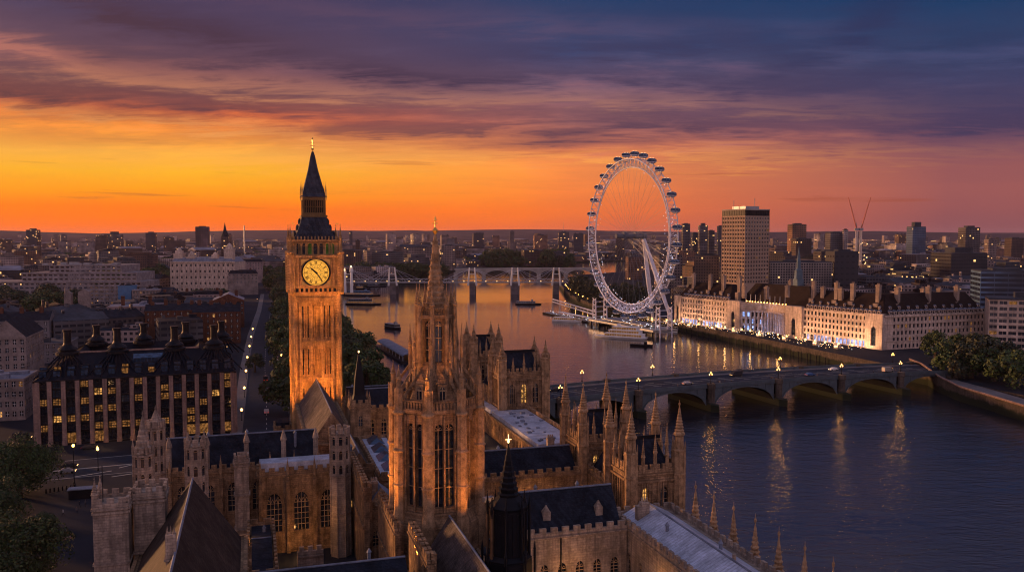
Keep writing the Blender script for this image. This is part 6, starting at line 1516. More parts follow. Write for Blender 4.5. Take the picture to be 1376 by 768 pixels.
mb = MB(); mb.box(-3.0, 3.0, -3.0, 3.0, 73.4, 78.4); mb.build('lantern_core', iron, t_)
mb = MB(); sq(mb, [(4.1, 79.2), (3.5, 80.2), (2.5, 84), (1.5, 88), (.7, 92.4), (.28, 93.8)]); mb.build('spire', tower_tiles, t_)
for x in (-3.7, 3.7):
    for y in (-3.7, 3.7): pinnacle(t_, x, y, 78.2, 6, .28, gold)
mb = MB(); mb.lathe(0, 0, [(.3, 93.6), (.12, 94.2), (.5, 94.6), (.12, 95), (.1, 97.6), (.28, 97.8), (.02, 98.4)], 8)
for z, l_ in ((95.6, .9), (96.7, .6)): mb.box(-l_, l_, -.06, .06, z-.08, z+.08); mb.box(-.06, .06, -l_, l_, z-.08, z+.08)
mb.build('finial', gold, t_)
for x, y in ((-6.8, -6.8), (6.8, -6.8)): mb = MB(); mb.tube((x, y, 66), (x, y, 71.5), .06, n=4); mb.box(x-.5, x+.5, y-.04, y+.04, 70.6, 70.8); mb.build('vane', gold, t_)
# floodlights on neighbouring roofs
def loc2(x, y, z): return (bx+x*CT-y*ST, by+x*ST+y*CT, z)
FC = (1.0, .34, .05)
for x in (-9, 0, 9): spot('tower_floodlight', loc2(x, -17, 3), loc2(x*.35, -6, 46), 98000, FC, R(64), .5)
spot('tower_floodlight', loc2(0, -24, 24), loc2(0, -7, 60), 62000, FC, R(50), .5)
for y in (-5, 6): spot('tower_floodlight', loc2(-18, y, 3), loc2(-6, y*.4, 42), 85000, FC, R(75), .5); spot('tower_floodlight', loc2(18, y, 3), loc2(6, y*.4, 42), 60000, FC, R(75), .5)
# ============================================================= central gothic spire tower
cx_, cy_ = P2(585, 150), 150
t_ = thing('octagonal_spire_tower', 'tall octagonal gothic stone tower with traceried windows, pinnacles and crocketed spire in the centre', 'tower', (cx_, cy_, 0), TH)
RO = 6.55                                          # apothem-based octagon
def octp(r, k): a = PI/8+PI/4*k; rr_ = r/math.cos(PI/8); return (rr_*math.cos(a), rr_*math.sin(a))
bar_w = M('tracery_stone', (.40, .27, .15), var=.2)
mb = MB(); mb.prism([octp(RO+1.1, k) for k in range(8)], 8, 17.4, sc1=1.0); mb.prism([octp(RO+1.1, k) for k in range(8)], 17.4, 19.6, sc1=.88)
for k in range(8):
    a, b_ = octp(RO, k), octp(RO, k+1); a, b_ = (b_, a) if False else (a, b_)
    L_ = math.dist(a, b_)
    facade(mb, a, b_, 19, 37, 2, 1, 1.55, 14.4, t_, .7, [(glass, 1)], bar_w, 1, 2, 4, .1, mL=.85, mR=.85, name='tracery_window', sill=.45)
    for s in (.85, L_/2, L_-.85): mb.obox(a, b_, s-.16, s+.16, 19.5, 36.4, -.05, .35)
    band(mb, a, b_, 36.8, .7, .45); band(mb, a, b_, 19.2, .5, .5)
    for q in range(9): mb.obox(a, b_, L_*(q+.25)/9, L_*(q+.75)/9, 37.5, 38.9, .05, .3)
    mb.obox(a, b_, 0, L_, 38.7, 38.95, .05, .3)
mb.prism([octp(RO, k) for k in range(8)], 36.9, 37.3)
mb.build('main_stage', stone, t_)
for k in range(8):
    p_ = octp(RO+.55, k); m2 = MB(); m2.lathe(p_[0], p_[1], [(1.25, 12), (1.25, 18), (.95, 20), (.9, 30), (.75, 37), (.62, 41)], 8, PI/8)
    for z in (24, 30, 36.5): m2.lathe(p_[0], p_[1], [(.95, z), (1.15, z+.15), (1.15, z+.4), (.9, z+.6)], 8, PI/8)
    for q in range(4): a = PI/4*k+PI/8+q*PI/2; m2.tube((p_[0]+.85*math.cos(a), p_[1]+.85*math.sin(a), 20), (p_[0]+.8*math.cos(a), p_[1]+.8*math.sin(a), 41), .12, n=4)
    m2.build('buttress', stone_cr, t_); pinnacle(t_, p_[0], p_[1], 40.5, 4.6, .46)
mb = MB(); prof = [(RO-.9, 37.2), (RO-1.8, 39), (RO-2.9, 42.5), (RO-3.7, 44.4)]
mb.lathe(0, 0, [(r/math.cos(PI/8), z) for r, z in prof], 8, PI/8)
for k in range(8):
    a, b_ = octp(RO-1.7, k), octp(RO-1.7, k+1); L_ = math.dist(a, b_); mm = ((a[0]+b_[0])/2, (a[1]+b_[1])/2); 
    mb.obox(a, b_, L_/2-.8, L_/2+.8, 38.4, 41.6, -.9, .4); mb.face([(a[0]+(b_[0]-a[0])*.24, a[1]+(b_[1]-a[1])*.24, 41.6), (a[0]+(b_[0]-a[0])*.76, a[1]+(b_[1]-a[1])*.76, 41.6), (mm[0]*.97, mm[1]*.97, 43.4)])
    put('dormer_window', win_mesh(.9, 2.2, glass, bar_w, 1, 2, 1, .1), t_, (mm[0]*1.0+mm[0]/math.hypot(*mm)*.42, mm[1]+mm[1]/math.hypot(*mm)*.42, 38.9), math.atan2(b_[1]-a[1], b_[0]-a[0]))
    p0, p1 = octp(RO+.3, k), octp(2.7, k); mb.tube((p0[0], p0[1], 40.5), (p1[0], p1[1], 46.5), .28, n=4); mb.tube((p0[0], p0[1], 38.5), (p1[0], p1[1], 43.5), .35, n=4)
mb.build('shoulder', stone, t_)
mb = MB(); R2 = 2.55
for k in range(8):
    a, b_ = octp(R2, k), octp(R2, k+1); L_ = math.dist(a, b_)
    facade(mb, a, b_, 44.2, 53, 1, 1, 1.2, 7.2, t_, .45, [(glass, 1)], bar_w, 1, 2, 3, .12, name='lantern_window'); band(mb, a, b_, 52.6, .6, .35); band(mb, a, b_, 44.3, .4, .3)
    for q in range(5): mb.obox(a, b_, L_*(q+.2)/5, L_*(q+.75)/5, 53.2, 54.4, .0, .2)
mb.prism([octp(R2, k) for k in range(8)], 52.9, 53.2); mb.build('lantern', stone, t_)
for k in range(8):
    p_ = octp(R2+.55, k); m2 = MB(); m2.lathe(p_[0], p_[1], [(.48, 42.5), (.42, 52)], 8); m2.tube((p_[0], p_[1], 50.5), (p_[0]*.8, p_[1]*.8, 52.4), .18, n=4); m2.build('flying_pier', stone_cr, t_); pinnacle(t_, p_[0], p_[1], 51.5, 7.5, .42)
    p_ = octp(R2+1.7, k); m2 = MB(); m2.lathe(p_[0], p_[1], [(.36, 40.5), (.3, 45)], 6); m2.build('flying_pier', stone_cr, t_); pinnacle(t_, p_[0], p_[1], 44.6, 7.2, .34)
mb = MB(); pr = []; n_ = 15
for i in range(n_):
    z = 53.2+(67.4-53.2)*i/n_; r_ = 1.72*(1-i/n_)**1.05+.2; pr += [(r_*1.13, z), (r_*.96, z+.25)]
mb.lathe(0, 0, pr+[(.16, 67.4)], 8, PI/8)
for k in range(8):
    for i in range(12): z = 54+i*1.08; r_ = (1.72*(1-(z-53.2)/14.2)**1.05+.28); p_ = octp(1, k); mb.blob((p_[0]*r_*.98, p_[1]*r_*.98, z), .13, .16, 4, 3)
mb.lathe(0, 0, [(2.45, 59.0), (0.0+1.65, 59.1)], 8, PI/8) if 0 else None
mb.build('spire', stone_cr, t_)
mb = MB(); mb.lathe(0, 0, [(.2, 67.2), (.55, 67.8), (.2, 68.3), (.1, 68.4), (.09, 69.4), (.3, 69.6), (.02, 70.4)], 8); mb.box(-.5, .5, -.05, .05, 69, 69.15); mb.build('finial', gold, t_)
FW = (1.0, .34, .06)
spot('spire_floodlight', UV(cx_*CT+cy_*ST-6, -cx_*ST+cy_*CT-14)+(38,), (cx_, cy_, 53), 6500, FW, R(60), .4)
def locc(x, y, z): return (cx_+x*CT-y*ST, cy_+x*ST+y*CT, z)
for x in (-7, 5): spot('spire_floodlight', locc(x, -17, 17), locc(x*.3, -4, 36), 10500, FW, R(80), .4)
spot('spire_floodlight', locc(-18, -4, 17), locc(-5, 0, 38), 23000, FW, R(85), .4); spot('spire_floodlight', locc(-14, 6, 17), locc(-4, 0, 45), 9000, FW, R(85), .4)
spot('spire_floodlight', locc(15, -6, 17), locc(4, 0, 36), 3600, FW, R(85), .4)
# ============================================================= palace ranges (palace frame, u east, v north)
def palace(name, label, cat='building', o=(0, 0)): return thing(name, label, cat, UV(*o)+(0,), TH)
GW = [(glass, .9), (lit_w, .1)]
def rng(name, label, u0, u1, v0, v1, ze, zr, axis, rm_, sides, z0=0, hip=(0, 0), inset=.7, bars=None, crn=True, wm_=None, buttr=0, topp=True, body=True, gablem=True, panes=None):
    """one palace range: battlemented walls with arched windows on chosen sides + roof. sides: {'s': (cols, w, h, zsill)}"""
    t = palace(name, label, 'building', (u0, v0)); W_, D_2 = u1-u0, v1-v0; mb = MB()
    P4 = {'s': ((0, 0), (W_, 0)), 'e': ((W_, 0), (W_, D_2)), 'n': ((W_, D_2), (0, D_2)), 'w': ((0, D_2), (0, 0))}
    for k, (a, b_) in P4.items():
        L_ = math.dist(a, b_)
        if k in sides:
            for cols, ww, wh, zs, nx_b, nz_b in sides[k] if isinstance(sides[k], list) else [sides[k]]:
                pass
            rows_ = sides[k] if isinstance(sides[k], list) else [sides[k]]
            zc = z0
            for i, (cols, ww, wh, zs, nx_b, nz_b) in enumerate(rows_):
                zt = ze if i == len(rows_)-1 else rows_[i+1][3]-1.0
                hh_ = zt-zc; ch_sill = (zs-zc)/(hh_-wh)
                facade(mb, a, b_, zc, zt, cols, 1, ww, wh, t, .45, panes or GW, bar_w, 1 if wh > ww*1.3 else 0, nx_b, nz_b, .1, sill=min(.95, max(.05, ch_sill)), mL=.6, mR=.6)
                if i < len(rows_)-1: band(mb, a, b_, zt-.3, .3, .25)
                zc = zt
            c0_ = rows_[0][0]
            if buttr:
                for i in range(c0_+1):
                    s = .6+(L_-1.2)*i/c0_; mb.obox(a, b_, max(0, s-.35), min(L_, s+.35), z0, ze-1.6, -.05, .85); mb.obox(a, b_, max(0, s-.25), min(L_, s+.25), ze-1.6, ze-.6, -.05, .5)
                    dx_, dy_ = (b_[0]-a[0])/L_, (b_[1]-a[1])/L_
                    if topp and crn: pinnacle(t, a[0]+dx_*s+dy_*.3, a[1]+dy_*s-dx_*.3, ze-.7, 4.2, .3)
        else: wall(mb, a, b_, z0, ze)
        if crn: cren(mb, a, b_, ze, .8, 1.1, .8, .4, .45)
        else: mb.obox(a, b_, 0, L_, ze-.3, ze+.2, -.3, .3)
    mb.face([(0, 0, ze-.02), (W_, 0, ze-.02), (W_, D_2, ze-.02), (0, D_2, ze-.02)])
    mb.build('wall', wm_ or stone, t); mb = MB(); i_ = inset
    if axis in 'xy': mb.gable(i_, W_-i_, i_, D_2-i_, ze+.02, zr, axis, *hip, endm=1)
    elif axis == 'f': mb.prism(rect(i_, W_-i_, i_, D_2-i_), ze+.02, zr, True)
    elif axis == 'm': mb.prism(rect(i_, W_-i_, i_, D_2-i_), ze+.02, zr, True, sc1=.55)
    mb.build('roof', [rm_, stone], t)
    if axis in 'xy':
        mb = MB()
        if axis == 'y': mb.tube((W_/2, i_+hip[0], zr), (W_/2, D_2-i_-hip[1], zr), .18, n=6)
        else: mb.tube((i_+hip[0], D_2/2, zr), (W_-i_-hip[1], D_2/2, zr), .18, n=6)
        mb.build('ridge', lead_flat, t)
        rv = random.Random(int(u0*7+v0)); n_v = max(1, int((W_ if axis == 'x' else D_2)/9)) if crn else 0
        for q in range(n_v):
            f = (q+rv.uniform(.3, .7))/n_v; mb = MB(); sd_ = rv.choice((-1, 1)); hh_ = (zr-ze)*.45
            x, y = (W_*f, D_2/2-sd_*(D_2/2-i_)*.45) if axis == 'x' else (W_/2-sd_*(W_/2-i_)*.45, D_2*f)
            k_ = rv.choice((0, 0, 1))
            if k_: mb.cbox(x, y, 1.5, 1.0, ze+.5, zr+1.3); mb.cbox(x, y, 1.7, 1.2, zr+.8, zr+1.05); [mb.lathe(x+w__, y, [(.2, zr+1.3), (.16, zr+2)], 6) for w__ in (-.45, 0, .45)]
            else: mb.lathe(x, y, [(.3, ze+1), (.28, zr-.2), (.42, zr-.1), (.05, zr+.5)], 8)
            mb.build('chimney' if k_ else 'roof_vent', stone_pale if k_ else lead_flat, t)
    return t
# A: great hall roof at lower left
A_ = rng('great_hall', 'great hall with a huge steep slate roof, brown on its left slope, at lower left', -17.5, -1.5, 60, 145.5, 17.5, 28, 'y', slate_brown, {'e': (14, 1.6, 4.5, 8, 2, 3), 'n': (3, 1.6, 5, 8, 2, 3)}, hip=(0, 0), crn=False, buttr=1)
mb = MB(); mb.gable(5.5, 10.5, 33, 38, 24.3, 31.2, 'y', 2.5, 2.5); mb.build('roof_turret_cap', lead_flat, A_)
mb = MB(); mb.box(5.6, 10.4, 33.1, 37.9, 20, 24.3); mb.build('roof_turret', stone_pale, A_)
mb = MB(); mb.box(6.9, 8.1, 51, 52.4, 24, 30.2); mb.box(6.7, 8.3, 50.8, 52.6, 27, 27.3)
for k in range(3): mb.lathe(7.1+k*.4, 51.7, [(.15, 30.2), (.02, 31.2)], 4)
mb.build('roof_lucarne', stone_pale, A_)
# B: twin pale towers + turrets by the hall end
def tower(name, label, u, v, w_, d_, z0, z1, mat, crn=True, sl=None, win_=True, cat='tower'):
    t = palace(name, label, cat, (u, v)); mb = MB()
    for a, b_ in (((0, 0), (w_, 0)), ((w_, 0), (w_, d_)), ((w_, d_), (0, d_)), ((0, d_), (0, 0))):
        L_ = math.dist(a, b_)
        if win_: facade(mb, a, b_, z0, z1, 1, 3, min(1.0, L_*.3), 2.6, t, .35, [(glass, 1)], bar_w, 1, 2, 2, .08)
        else: wall(mb, a, b_, z0, z1)
        for z in (z0+(z1-z0)*.33, z0+(z1-z0)*.66, z1-1.2): band(mb, a, b_, z, .35, .22)
        if crn: cren(mb, a, b_, z1, .8, .9, .6, .35, .4)
    mb.face([(0, 0, z1-.01), (w_, 0, z1-.01), (w_, d_, z1-.01), (0, d_, z1-.01)]); mb.build('wall', mat, t); return t
B1 = tower('pale_tower', 'left of the twin blank pale stone towers at the hall end, beside the square', -23.2, 138.5, 4.9, 5.5, 0, 26.4, stone_pale, win_=False)
pinnacle(B1, .3, .3, 26, 5, .5, stone_pale); pinnacle(B1, .3, 5.2, 26, 4, .4, stone_pale); mb = MB(); mb.tube((1, 3, 26), (1, 3, 32), .07, n=4); mb.build('flagstaff', iron, B1)
B2 = tower('pale_tower', 'right of the twin blank pale stone towers, joined to the hall roof', -18.0, 141.5, 4.6, 5, 0, 26.8, stone_pale, win_=False)
rng('gatehouse_range', 'low stone block with arched openings at the foot of the twin pale towers', -24, -17.6, 100, 138.3, 14, 16, 'f', lead_flat, {'w': (10, 1.4, 3, 5, 2, 2), 's': (2, 1.4, 3, 5, 2, 2)}, wm_=stone_pale, inset=1)
def octur(label, u, v, r, z0, z1, spire_h, mat, name='octagonal_turret', crown=False, cone=None):
    t = palace(name, label, 'turret', (u, v)); mb = MB(); q = lambda k, r_=r: ((r_/math.cos(PI/8))*math.cos(PI/8+PI/4*k), (r_/math.cos(PI/8))*math.sin(PI/8+PI/4*k))
    for k in range(8):
        a, b_ = q(k), q(k+1); L_ = math.dist(a, b_)
        zz_ = z1-min(9, (z1-z0)*.5); wall(mb, a, b_, z0, zz_); facade(mb, a, b_, zz_, z1, 1, 3, L_*.42, (z1-zz_)/3*.62, t, .2, [(glass, 1)], bar_w, 1, 1, 1, .06)
        for z in (z0+(z1-z0)*.35, zz_, z1-.6): band(mb, a, b_, z, .3, .2)
        mb.obox(a, b_, -.08, .12, z0, z1, -.05, .14)
        if crown: mb.obox(a, b_, L_*.2, L_*.8, z1-.1, z1+1.2, -.25, .22)
        else: mb.obox(a, b_, L_*.3, L_*.7, z1, z1+.9, -.2, .1)
    mb.prism([q(k) for k in range(8)], z1-.3, z1); mb.build('shaft', mat, t)
    if spire_h:
        mb = MB(); pr = []
        for i in range(7): r_ = r*.9*(1-i/7)+.08; z = z1+spire_h*i/7; pr += [(r_*1.1, z), (r_*.92, z+.2)]
        mb.lathe(0, 0, pr+[(.05, z1+spire_h), (.14, z1+spire_h+.2), (.02, z1+spire_h+.9)], 8, PI/8); mb.build('spire', cone or mat, t)
        for k in range(0, 8, 2): p_ = q(k); pinnacle(t, p_[0], p_[1], z1-.2, spire_h*.45, .22, mat)
    return t
def at(px, py, z, Y=None): g = G(px, py, z, Y); return (g.x*CT+g.y*ST, -g.x*ST+g.y*CT)
u, v = at(177, 0, 0, 143); octur('pale octagonal turret with a stone spire behind the twin pale towers', u, v, 1.55, 6, 30.5, 6.2, stone_pale)
u, v = at(195, 0, 0, 160); octur('second pale turret with short pinnacles seen against the dark office block', u, v, 1.5, 6, 31, 3.2, stone_pale, crown=True)
u, v = at(250, 0, 0, 152); T2 = octur('crowned square-topped turret rising at the far end of the hall ridge', u, v, 1.8, 8, 29.5, 0, stone_pale, crown=True)
for k in range(4): a = PI/4+PI/2*k; pinnacle(T2, 1.9*math.cos(a), 1.9*math.sin(a), 29, 3, .3, stone_pale)
# C: long range with dark slate roof and big arched windows
C2 = rng('long_slate_range', 'long palace range with a dark slate roof and battlements, arched windows half in shadow', -22.5, 14, 189.5, 200, 17.2, 23.6, 'x', slate, {'s': (7, 2.3, 6.2, 8.2, 3, 4)}, buttr=1, panes=[(glass, 1)])
for u in (-17, -9.5, -1.5, 6.2, 13):
    mb = MB(); mb.lathe(u+22.5, .4, [(.55, 14), (.5, 22.5), (.7, 22.8), (.6, 23.4), (.1, 25)], 6); mb.build('slender_turret', stone_pale, C2)
# D: chapel block with three large windows
D2 = rng('chapel_block', 'warm stone block with a ribbed blue-grey lead roof and tall arched windows', .6, 18.4, 184, 189.3, 17.0, 19.2, 'f', lead, {'s': (3, 3.0, 8.2, 4.6, 4, 5)}, buttr=1, inset=.5, panes=[(glass, 1)])
octur('round pale stair turret with a battlemented crown between chapel block and spire tower', 17.2, 179.5, 1.95, 0, 26, 0, stone_pale, crown=True, name='stair_turret')
u, v = at(312, 0, 0, 172); B3 = tower('flat_topped_tower', 'slim flat-topped stone pier tower standing before the long slate range', u-1.3, v-1.3, 2.8, 2.8, 0, 21.5, stone_pale, win_=False)
CT2 = rng('court_lean_to', 'low dark roofed lean-to with one lit window in the court beside the great hall', -1.4, 3.6, 150, 178, 8.5, 10.5, 'x', slate, {'s': (2, 1.0, 1.4, 5.4, 2, 2), 'e': (7, 1.0, 1.8, 5, 2, 2)}, panes=[(lit_w, .35), (glass, .65)])
t_ = palace('court_wall', 'small battlemented wall fragment in the dark court right of the great hall', 'wall', (7, 152)); mb = MB(); mb.obox((0, 0), (4.5, 0), 0, 4.5, 0, 11, -.8, 0); cren(mb, (0, 0), (4.5, 0), 11, .8, .8, .6); mb.build('wall', stone_pale, t_)
# H: dark roof along the bottom
rng('bottom_slate_range', 'dark slate roofed range along the bottom edge left of the spire tower', -1.2, 22.5, 118, 136, 12.5, 18.2, 'x', slate, {'n': (6, 1.4, 3.2, 6, 2, 2)}, hip=(0, 0))
# F/G: jumbled roofs left of the spire tower
rng('west_court_range', 'range with a grey pitched roof stepping back behind the round stair turret', 18.6, 24.6, 182, 208, 17, 20.5, 'y', slate_warm, {'s': (2, 1.2, 3.2, 9, 2, 3), 'e': (8, 1.2, 3, 9, 2, 2)})
t_ = rng('skylit_flat_roof', 'flat lead roof with glazed skylights between grey pitched roof and spire tower', 24.8, 32, 176, 210, 16.5, 17.1, 'f', lead, {'s': (3, 1.2, 3.2, 8, 2, 3)}, inset=.6)
mb = MB()
for k in range(4): mb.gable(1.6, 5.4, 3+k*8, 8.5+k*8, 17.12, 18.5, 'y', 1, 1)
mb.build('skylight', glass_blue, t_)
rng('blue_hipped_range', 'small block with a blue-grey hipped roof left of the spire tower', 20.2, 27.5, 163, 174.5, 14.5, 17.4, 'y', lead_flat, {'s': (2, 1.2, 3, 7, 2, 3), 'w': (3, 1.2, 3, 7, 2, 3)}, hip=(3, 3))
for i, (px, py, z, ln_, zt, lb) in enumerate(((469, 611, 19, 26, 18.6, 'long battlemented wall running towards us right of the round stair turret'), (508, 671, 17, 20, 17.5, 'middle battlemented wall running towards us at the foot of the spire tower'), (549, 714, 18, 16, 18.5, 'nearest battlemented wall running towards us left of the small gable'))):
    u, v = at(px, py, z); t_ = palace('battlemented_wall', lb, 'wall', (u, v)); mb = MB(); mb.obox((0, 0), (0, -ln_), 0, ln_, 0, zt, -1.0, 0); cren(mb, (0, 0), (0, -ln_), zt, .9, 1.1, .8, .5); cren(mb, (1.0, -ln_), (1.0, 0), zt, .9, 1.1, .8, .4); mb.obox((0, -ln_+1.2), (1.6, -ln_+1.2), 0, 1.6, 0, zt+1, -1.4, .1); band(mb, (0, 0), (0, -ln_), zt*.6, .4, .3)
    mb.build('wall', stone, t_)
# I: gabled hall in front of the spire tower
rng('gabled_lobby', 'steep brown slate gable pointing at the foot of the spire tower', 26.3, 36.2, 96, 139, 13.5, 20, 'y', slate_warm, {'w': (8, 1.2, 3, 7, 2, 2)}, crn=False)
t_ = palace('floodlight_mast', 'thin mast with a square lamp head between the gable and the dark ventilation turret', 'mast', (37.2, 133)); mb = MB(); mb.tube((0, 0, 10), (0, 0, 24), .12, n=5); mb.build('pole', steel, t_); mb = MB(); mb.cbox(-.6, 0, 1.8, .9, 23.6, 24.3, .3); mb.build('lamp_head', steel, t_)
# J: dark iron ventilation turret
u, v = at(683, 0, 0, 124); t_ = palace('ventilation_turret', 'dark iron octagonal ventilation turret with a slim spire and glowing gilt tip', 'turret', (u, v)); mb = MB(); pj = lambda r, k: (r*math.cos(PI/8+PI/4*k), r*math.sin(PI/8+PI/4*k))
mb.prism([pj(3.5, k) for k in range(8)], 8, 19.5); mb.prism([pj(2.75, k) for k in range(8)], 19.5, 27.3); mb.lathe(0, 0, [(3.4, 19.3), (3.5, 19.8), (2.8, 20.3)], 8, PI/8); mb.lathe(0, 0, [(2.75, 27.0), (3.0, 27.4), (1.6, 28.8)], 8, PI/8); mb.build('drum', iron, t_)
for k in range(8):
    p_ = pj(3.1, k); m2 = MB(); m2.tube((p_[0], p_[1], 18.5), (p_[0], p_[1], 26.5), .2, n=6); m2.tube((p_[0], p_[1], 26.2), (p_[0]*.75, p_[1]*.75, 28.4), .12, n=4); m2.build('iron_shaft', M('brown_iron', (.10, .06, .035), var=.4) if k in (3, 4) else iron, t_); pinnacle(t_, p_[0], p_[1], 26, 3.6, .22, iron)  # shafts on the west side have a browner colour
    a, b_ = pj(2.75, k), pj(2.75, k+1); L_ = math.dist(a, b_); m2 = MB()
    for q in range(3): m2.obox(a, b_, L_*(q+.3)/3, L_*(q+.7)/3, 20.5, 26.6, -.05, .1)
    m2.build('louvre', iron, t_)
    p_ = pj(3.9, k); m2 = MB(); m2.tube((p_[0], p_[1], 12), (p_[0], p_[1], 19.8), .16, n=5); m2.build('iron_shaft', iron, t_); pinnacle(t_, p_[0], p_[1], 19.6, 3, .2, iron)
mb = MB(); pr = []
for i in range(10): r_ = 1.55*(1-i/10)**1.1+.1; z = 28.4+8*i/10; pr += [(r_*1.14, z), (r_*.9, z+.2)]
mb.lathe(0, 0, pr+[(.06, 36.6)], 8, PI/8); mb.build('spire', iron, t_); mb = MB(); mb.blob((0, 0, 36.9), .2, .3, 6, 4); mb.box(-.45, .45, -.05, .05, 37.1, 37.2); mb.tube((0, 0, 36), (0, 0, 37.9), .05, n=4); mb.build('finial', lamp_em2, t_)
# K, P: ranges right of the spire tower
K_ = rng('battlemented_slate_range', 'range with a dark slate roof, battlements and arched windows at bottom centre right', 40.5, 60.7, 131.5, 142, 17.3, 23.4, 'x', slate, {'s': [(6, 1.5, 2.8, 9.6, 2, 3)]}, wm_=stone_pale)
for uu in (6.5, 16): mb = MB(); mb.cbox(uu, 2.6, 1.3, 1.1, 17, 20.6); mb.lathe(uu, 2.6, [(.8, 20.6), (.1, 21.6)], 4, PI/4); mb.build('roof_vent', stone_pale, K_)
mb = MB(); mb.tube((8.2, -.15, 0), (8.2, -.15, 17), .12, n=6); mb.build('drainpipe', iron, K_)
rng('inner_court_range', 'range with dark slate roof and small arched windows between riverside towers and spire tower', 41.5, 65.5, 164.8, 175, 17.6, 22.2, 'x', slate, {'s': [(8, 1.1, 2.4, 11, 2, 2)]}, panes=[(glass, .7), (lit_w, .3)])
rng('court_link', 'low dark roofed link in the inner court below the riverside towers', 42, 62, 150, 160, 7, 9, 'x', slate, {'s': (6, 1.2, 2, 3, 2, 2)})
# L: long lead roofed river range at bottom right
L2_ = rng('lead_roofed_river_range', 'river range with a pale blue standing-seam lead roof at the bottom right', 61, 72.6, 88, 138.5, 17.3, 19.6, 'y', lead, {'w': [(11, 1.6, 3.8, 9, 3, 3)], 'n': (3, 1.5, 3.5, 9, 2, 3), 'e': (11, 1.6, 3.8, 9, 3, 3)}, wm_=stone_pale, inset=1.2, panes=[(glass, .85), (lit_w, .15)])
mb = MB(); mb.box(2.2, 3.3, 44.5, 45.6, 17, 20.2); mb.box(6, 6.4, 20, 20.4, 19, 20.3); mb.build('roof_vent', stone_pale, L2_)
for k in range(9): pinnacle(L2_, 13.2, 45-k*6.2+(-.8), 8.5, 15.5, 1.05, name='river_pinnacle')
# O: long riverside roof with skylights and clerestory
O_ = rng('skylight_roofed_range', 'long range with a pale flat lead roof full of skylights, orange clerestory below', 60.0, 70.5, 177.5, 216.5, 19.5, 20.6, 'f', lead, {'w': (15, .8, 2.2, 16.2, 2, 1), 'e': (12, 1.4, 3, 12, 2, 3)}, inset=.5, panes=[(lit_d, .5), (glass, .5)], crn=False)
mb = MB(); r_ = random.Random(4)
for k in range(26): x, y = r_.uniform(1.5, 9), r_.uniform(1.5, 36); mb.box(x, x+r_.uniform(.4, 1.1), y, y+r_.uniform(.4, 1.2), 20.6, 20.6+r_.uniform(.15, .5))
mb.build('roof_hatches', lead_flat, O_)['kind'] = 'stuff'
mb = MB()
for k in range(38): mb.box(10.2, 10.7, .3+k, .8+k, 20.6, 21.5)
mb.build('river_parapet', stone_cr, O_)
rng('skylight_roof_end', 'narrow far end of the pale skylight roof beside the far riverside towers', 60.0, 63.3, 216.7, 234, 19.5, 20.6, 'f', lead, {'w': (7, .8, 2.2, 16.2, 2, 1)}, inset=.4, panes=[(lit_d, .5), (glass, .5)], crn=False)
rng('lower_west_range', 'lower range with rows of tall windows left of the long skylight roof', 52.5, 59.8, 178.5, 234, 13.0, 14.6, 'f', slate, {'w': [(18, 1.2, 2.6, 2.5, 2, 2), (18, 1.2, 4.0, 7.5, 2, 3)]}, inset=.5, panes=[(glass, .95), (lit_d, .05)], crn=False)
# riverside towers
def rtower(label, u, v, w_, d_, z1, tip, nw=2, windows=True, panes=None, name='river_tower', extra_pins=4):
    t = palace(name, label, 'tower', (u, v)); mb = MB()
    for a, b_ in (((0, 0), (w_, 0)), ((w_, 0), (w_, d_)), ((w_, d_), (0, d_)), ((0, d_), (0, 0))):
        L_ = math.dist(a, b_); facade(mb, a, b_, z1-9.2, z1-1.6, nw, 1, 1.5, 5.2, t, .5, panes or [(glass, .8), (lit_w, .2)], bar_w, 1, 2, 3, .1, mL=1.1, mR=1.1); wall(mb, a, b_, z1-1.6, z1)
        facade(mb, a, b_, z1-17, z1-9.2, nw, 1, 1.5, 4.8, t, .5, panes or [(glass, .85), (lit_w, .15)], bar_w, 1, 2, 3, .1, mL=1.1, mR=1.1); wall(mb, a, b_, -6, z1-17)
        for z in (z1-17, z1-9.4, z1-1.8): band(mb, a, b_, z, .5, .35)
        ribs(mb, a, b_, -6, z1-1.8, max(6, int(L_)), .2, .25); cren(mb, a, b_, z1, .9, .7, .5, .4, .6)
    mb.face([(0, 0, z1), (w_, 0, z1), (w_, d_, z1), (0, d_, z1)]); mb.build('wall', stone, t)
    mb = MB(); mb.gable(1.2, w_-1.2, 1.4, d_-1.4, z1+.05, z1+5.2, 'x', 1.2, 1.2); mb.build('roof', slate, t)
    mb = MB(); mb.box(1.5, w_-1.5, d_/2-.1, d_/2+.1, z1+5.1, z1+5.8); mb.build('ridge_cresting', iron, t)
    for x, y in ((0, 0), (w_, 0), (w_, d_), (0, d_)):
        m2 = MB(); m2.lathe(x, y, [(1.15, -6), (1.15, z1-1), (1.3, z1-.6), (1.15, z1), (1.1, z1+3.5), (1.3, z1+3.9), (1.1, z1+4.2)], 8, PI/8)
        for k in range(8): a = PI/8+PI/4*k; m2.tube((x+1.15*math.cos(a), y+1.15*math.sin(a), 0), (x+1.15*math.cos(a), y+1.15*math.sin(a), z1+4.2), .12, n=4); p_ = (x+1.15*math.cos(a), y+1.15*math.sin(a)); m2.lathe(p_[0], p_[1], [(.14, z1+4.2), (.02, z1+5.6)], 4)
        m2.build('corner_turret', stone_cr, t); pinnacle(t, x, y, z1+1.5, tip-z1-1.5, .95, name='turret_spire')
    for i in range(1, extra_pins):
        f = i/extra_pins
        for x, y in ((w_*f, 0), (w_*f, d_), (0, d_*f), (w_, d_*f)): pinnacle(t, x, y, z1, (tip-z1)*.5 if i != extra_pins/2 else (tip-z1)*.62, .36)
    return t
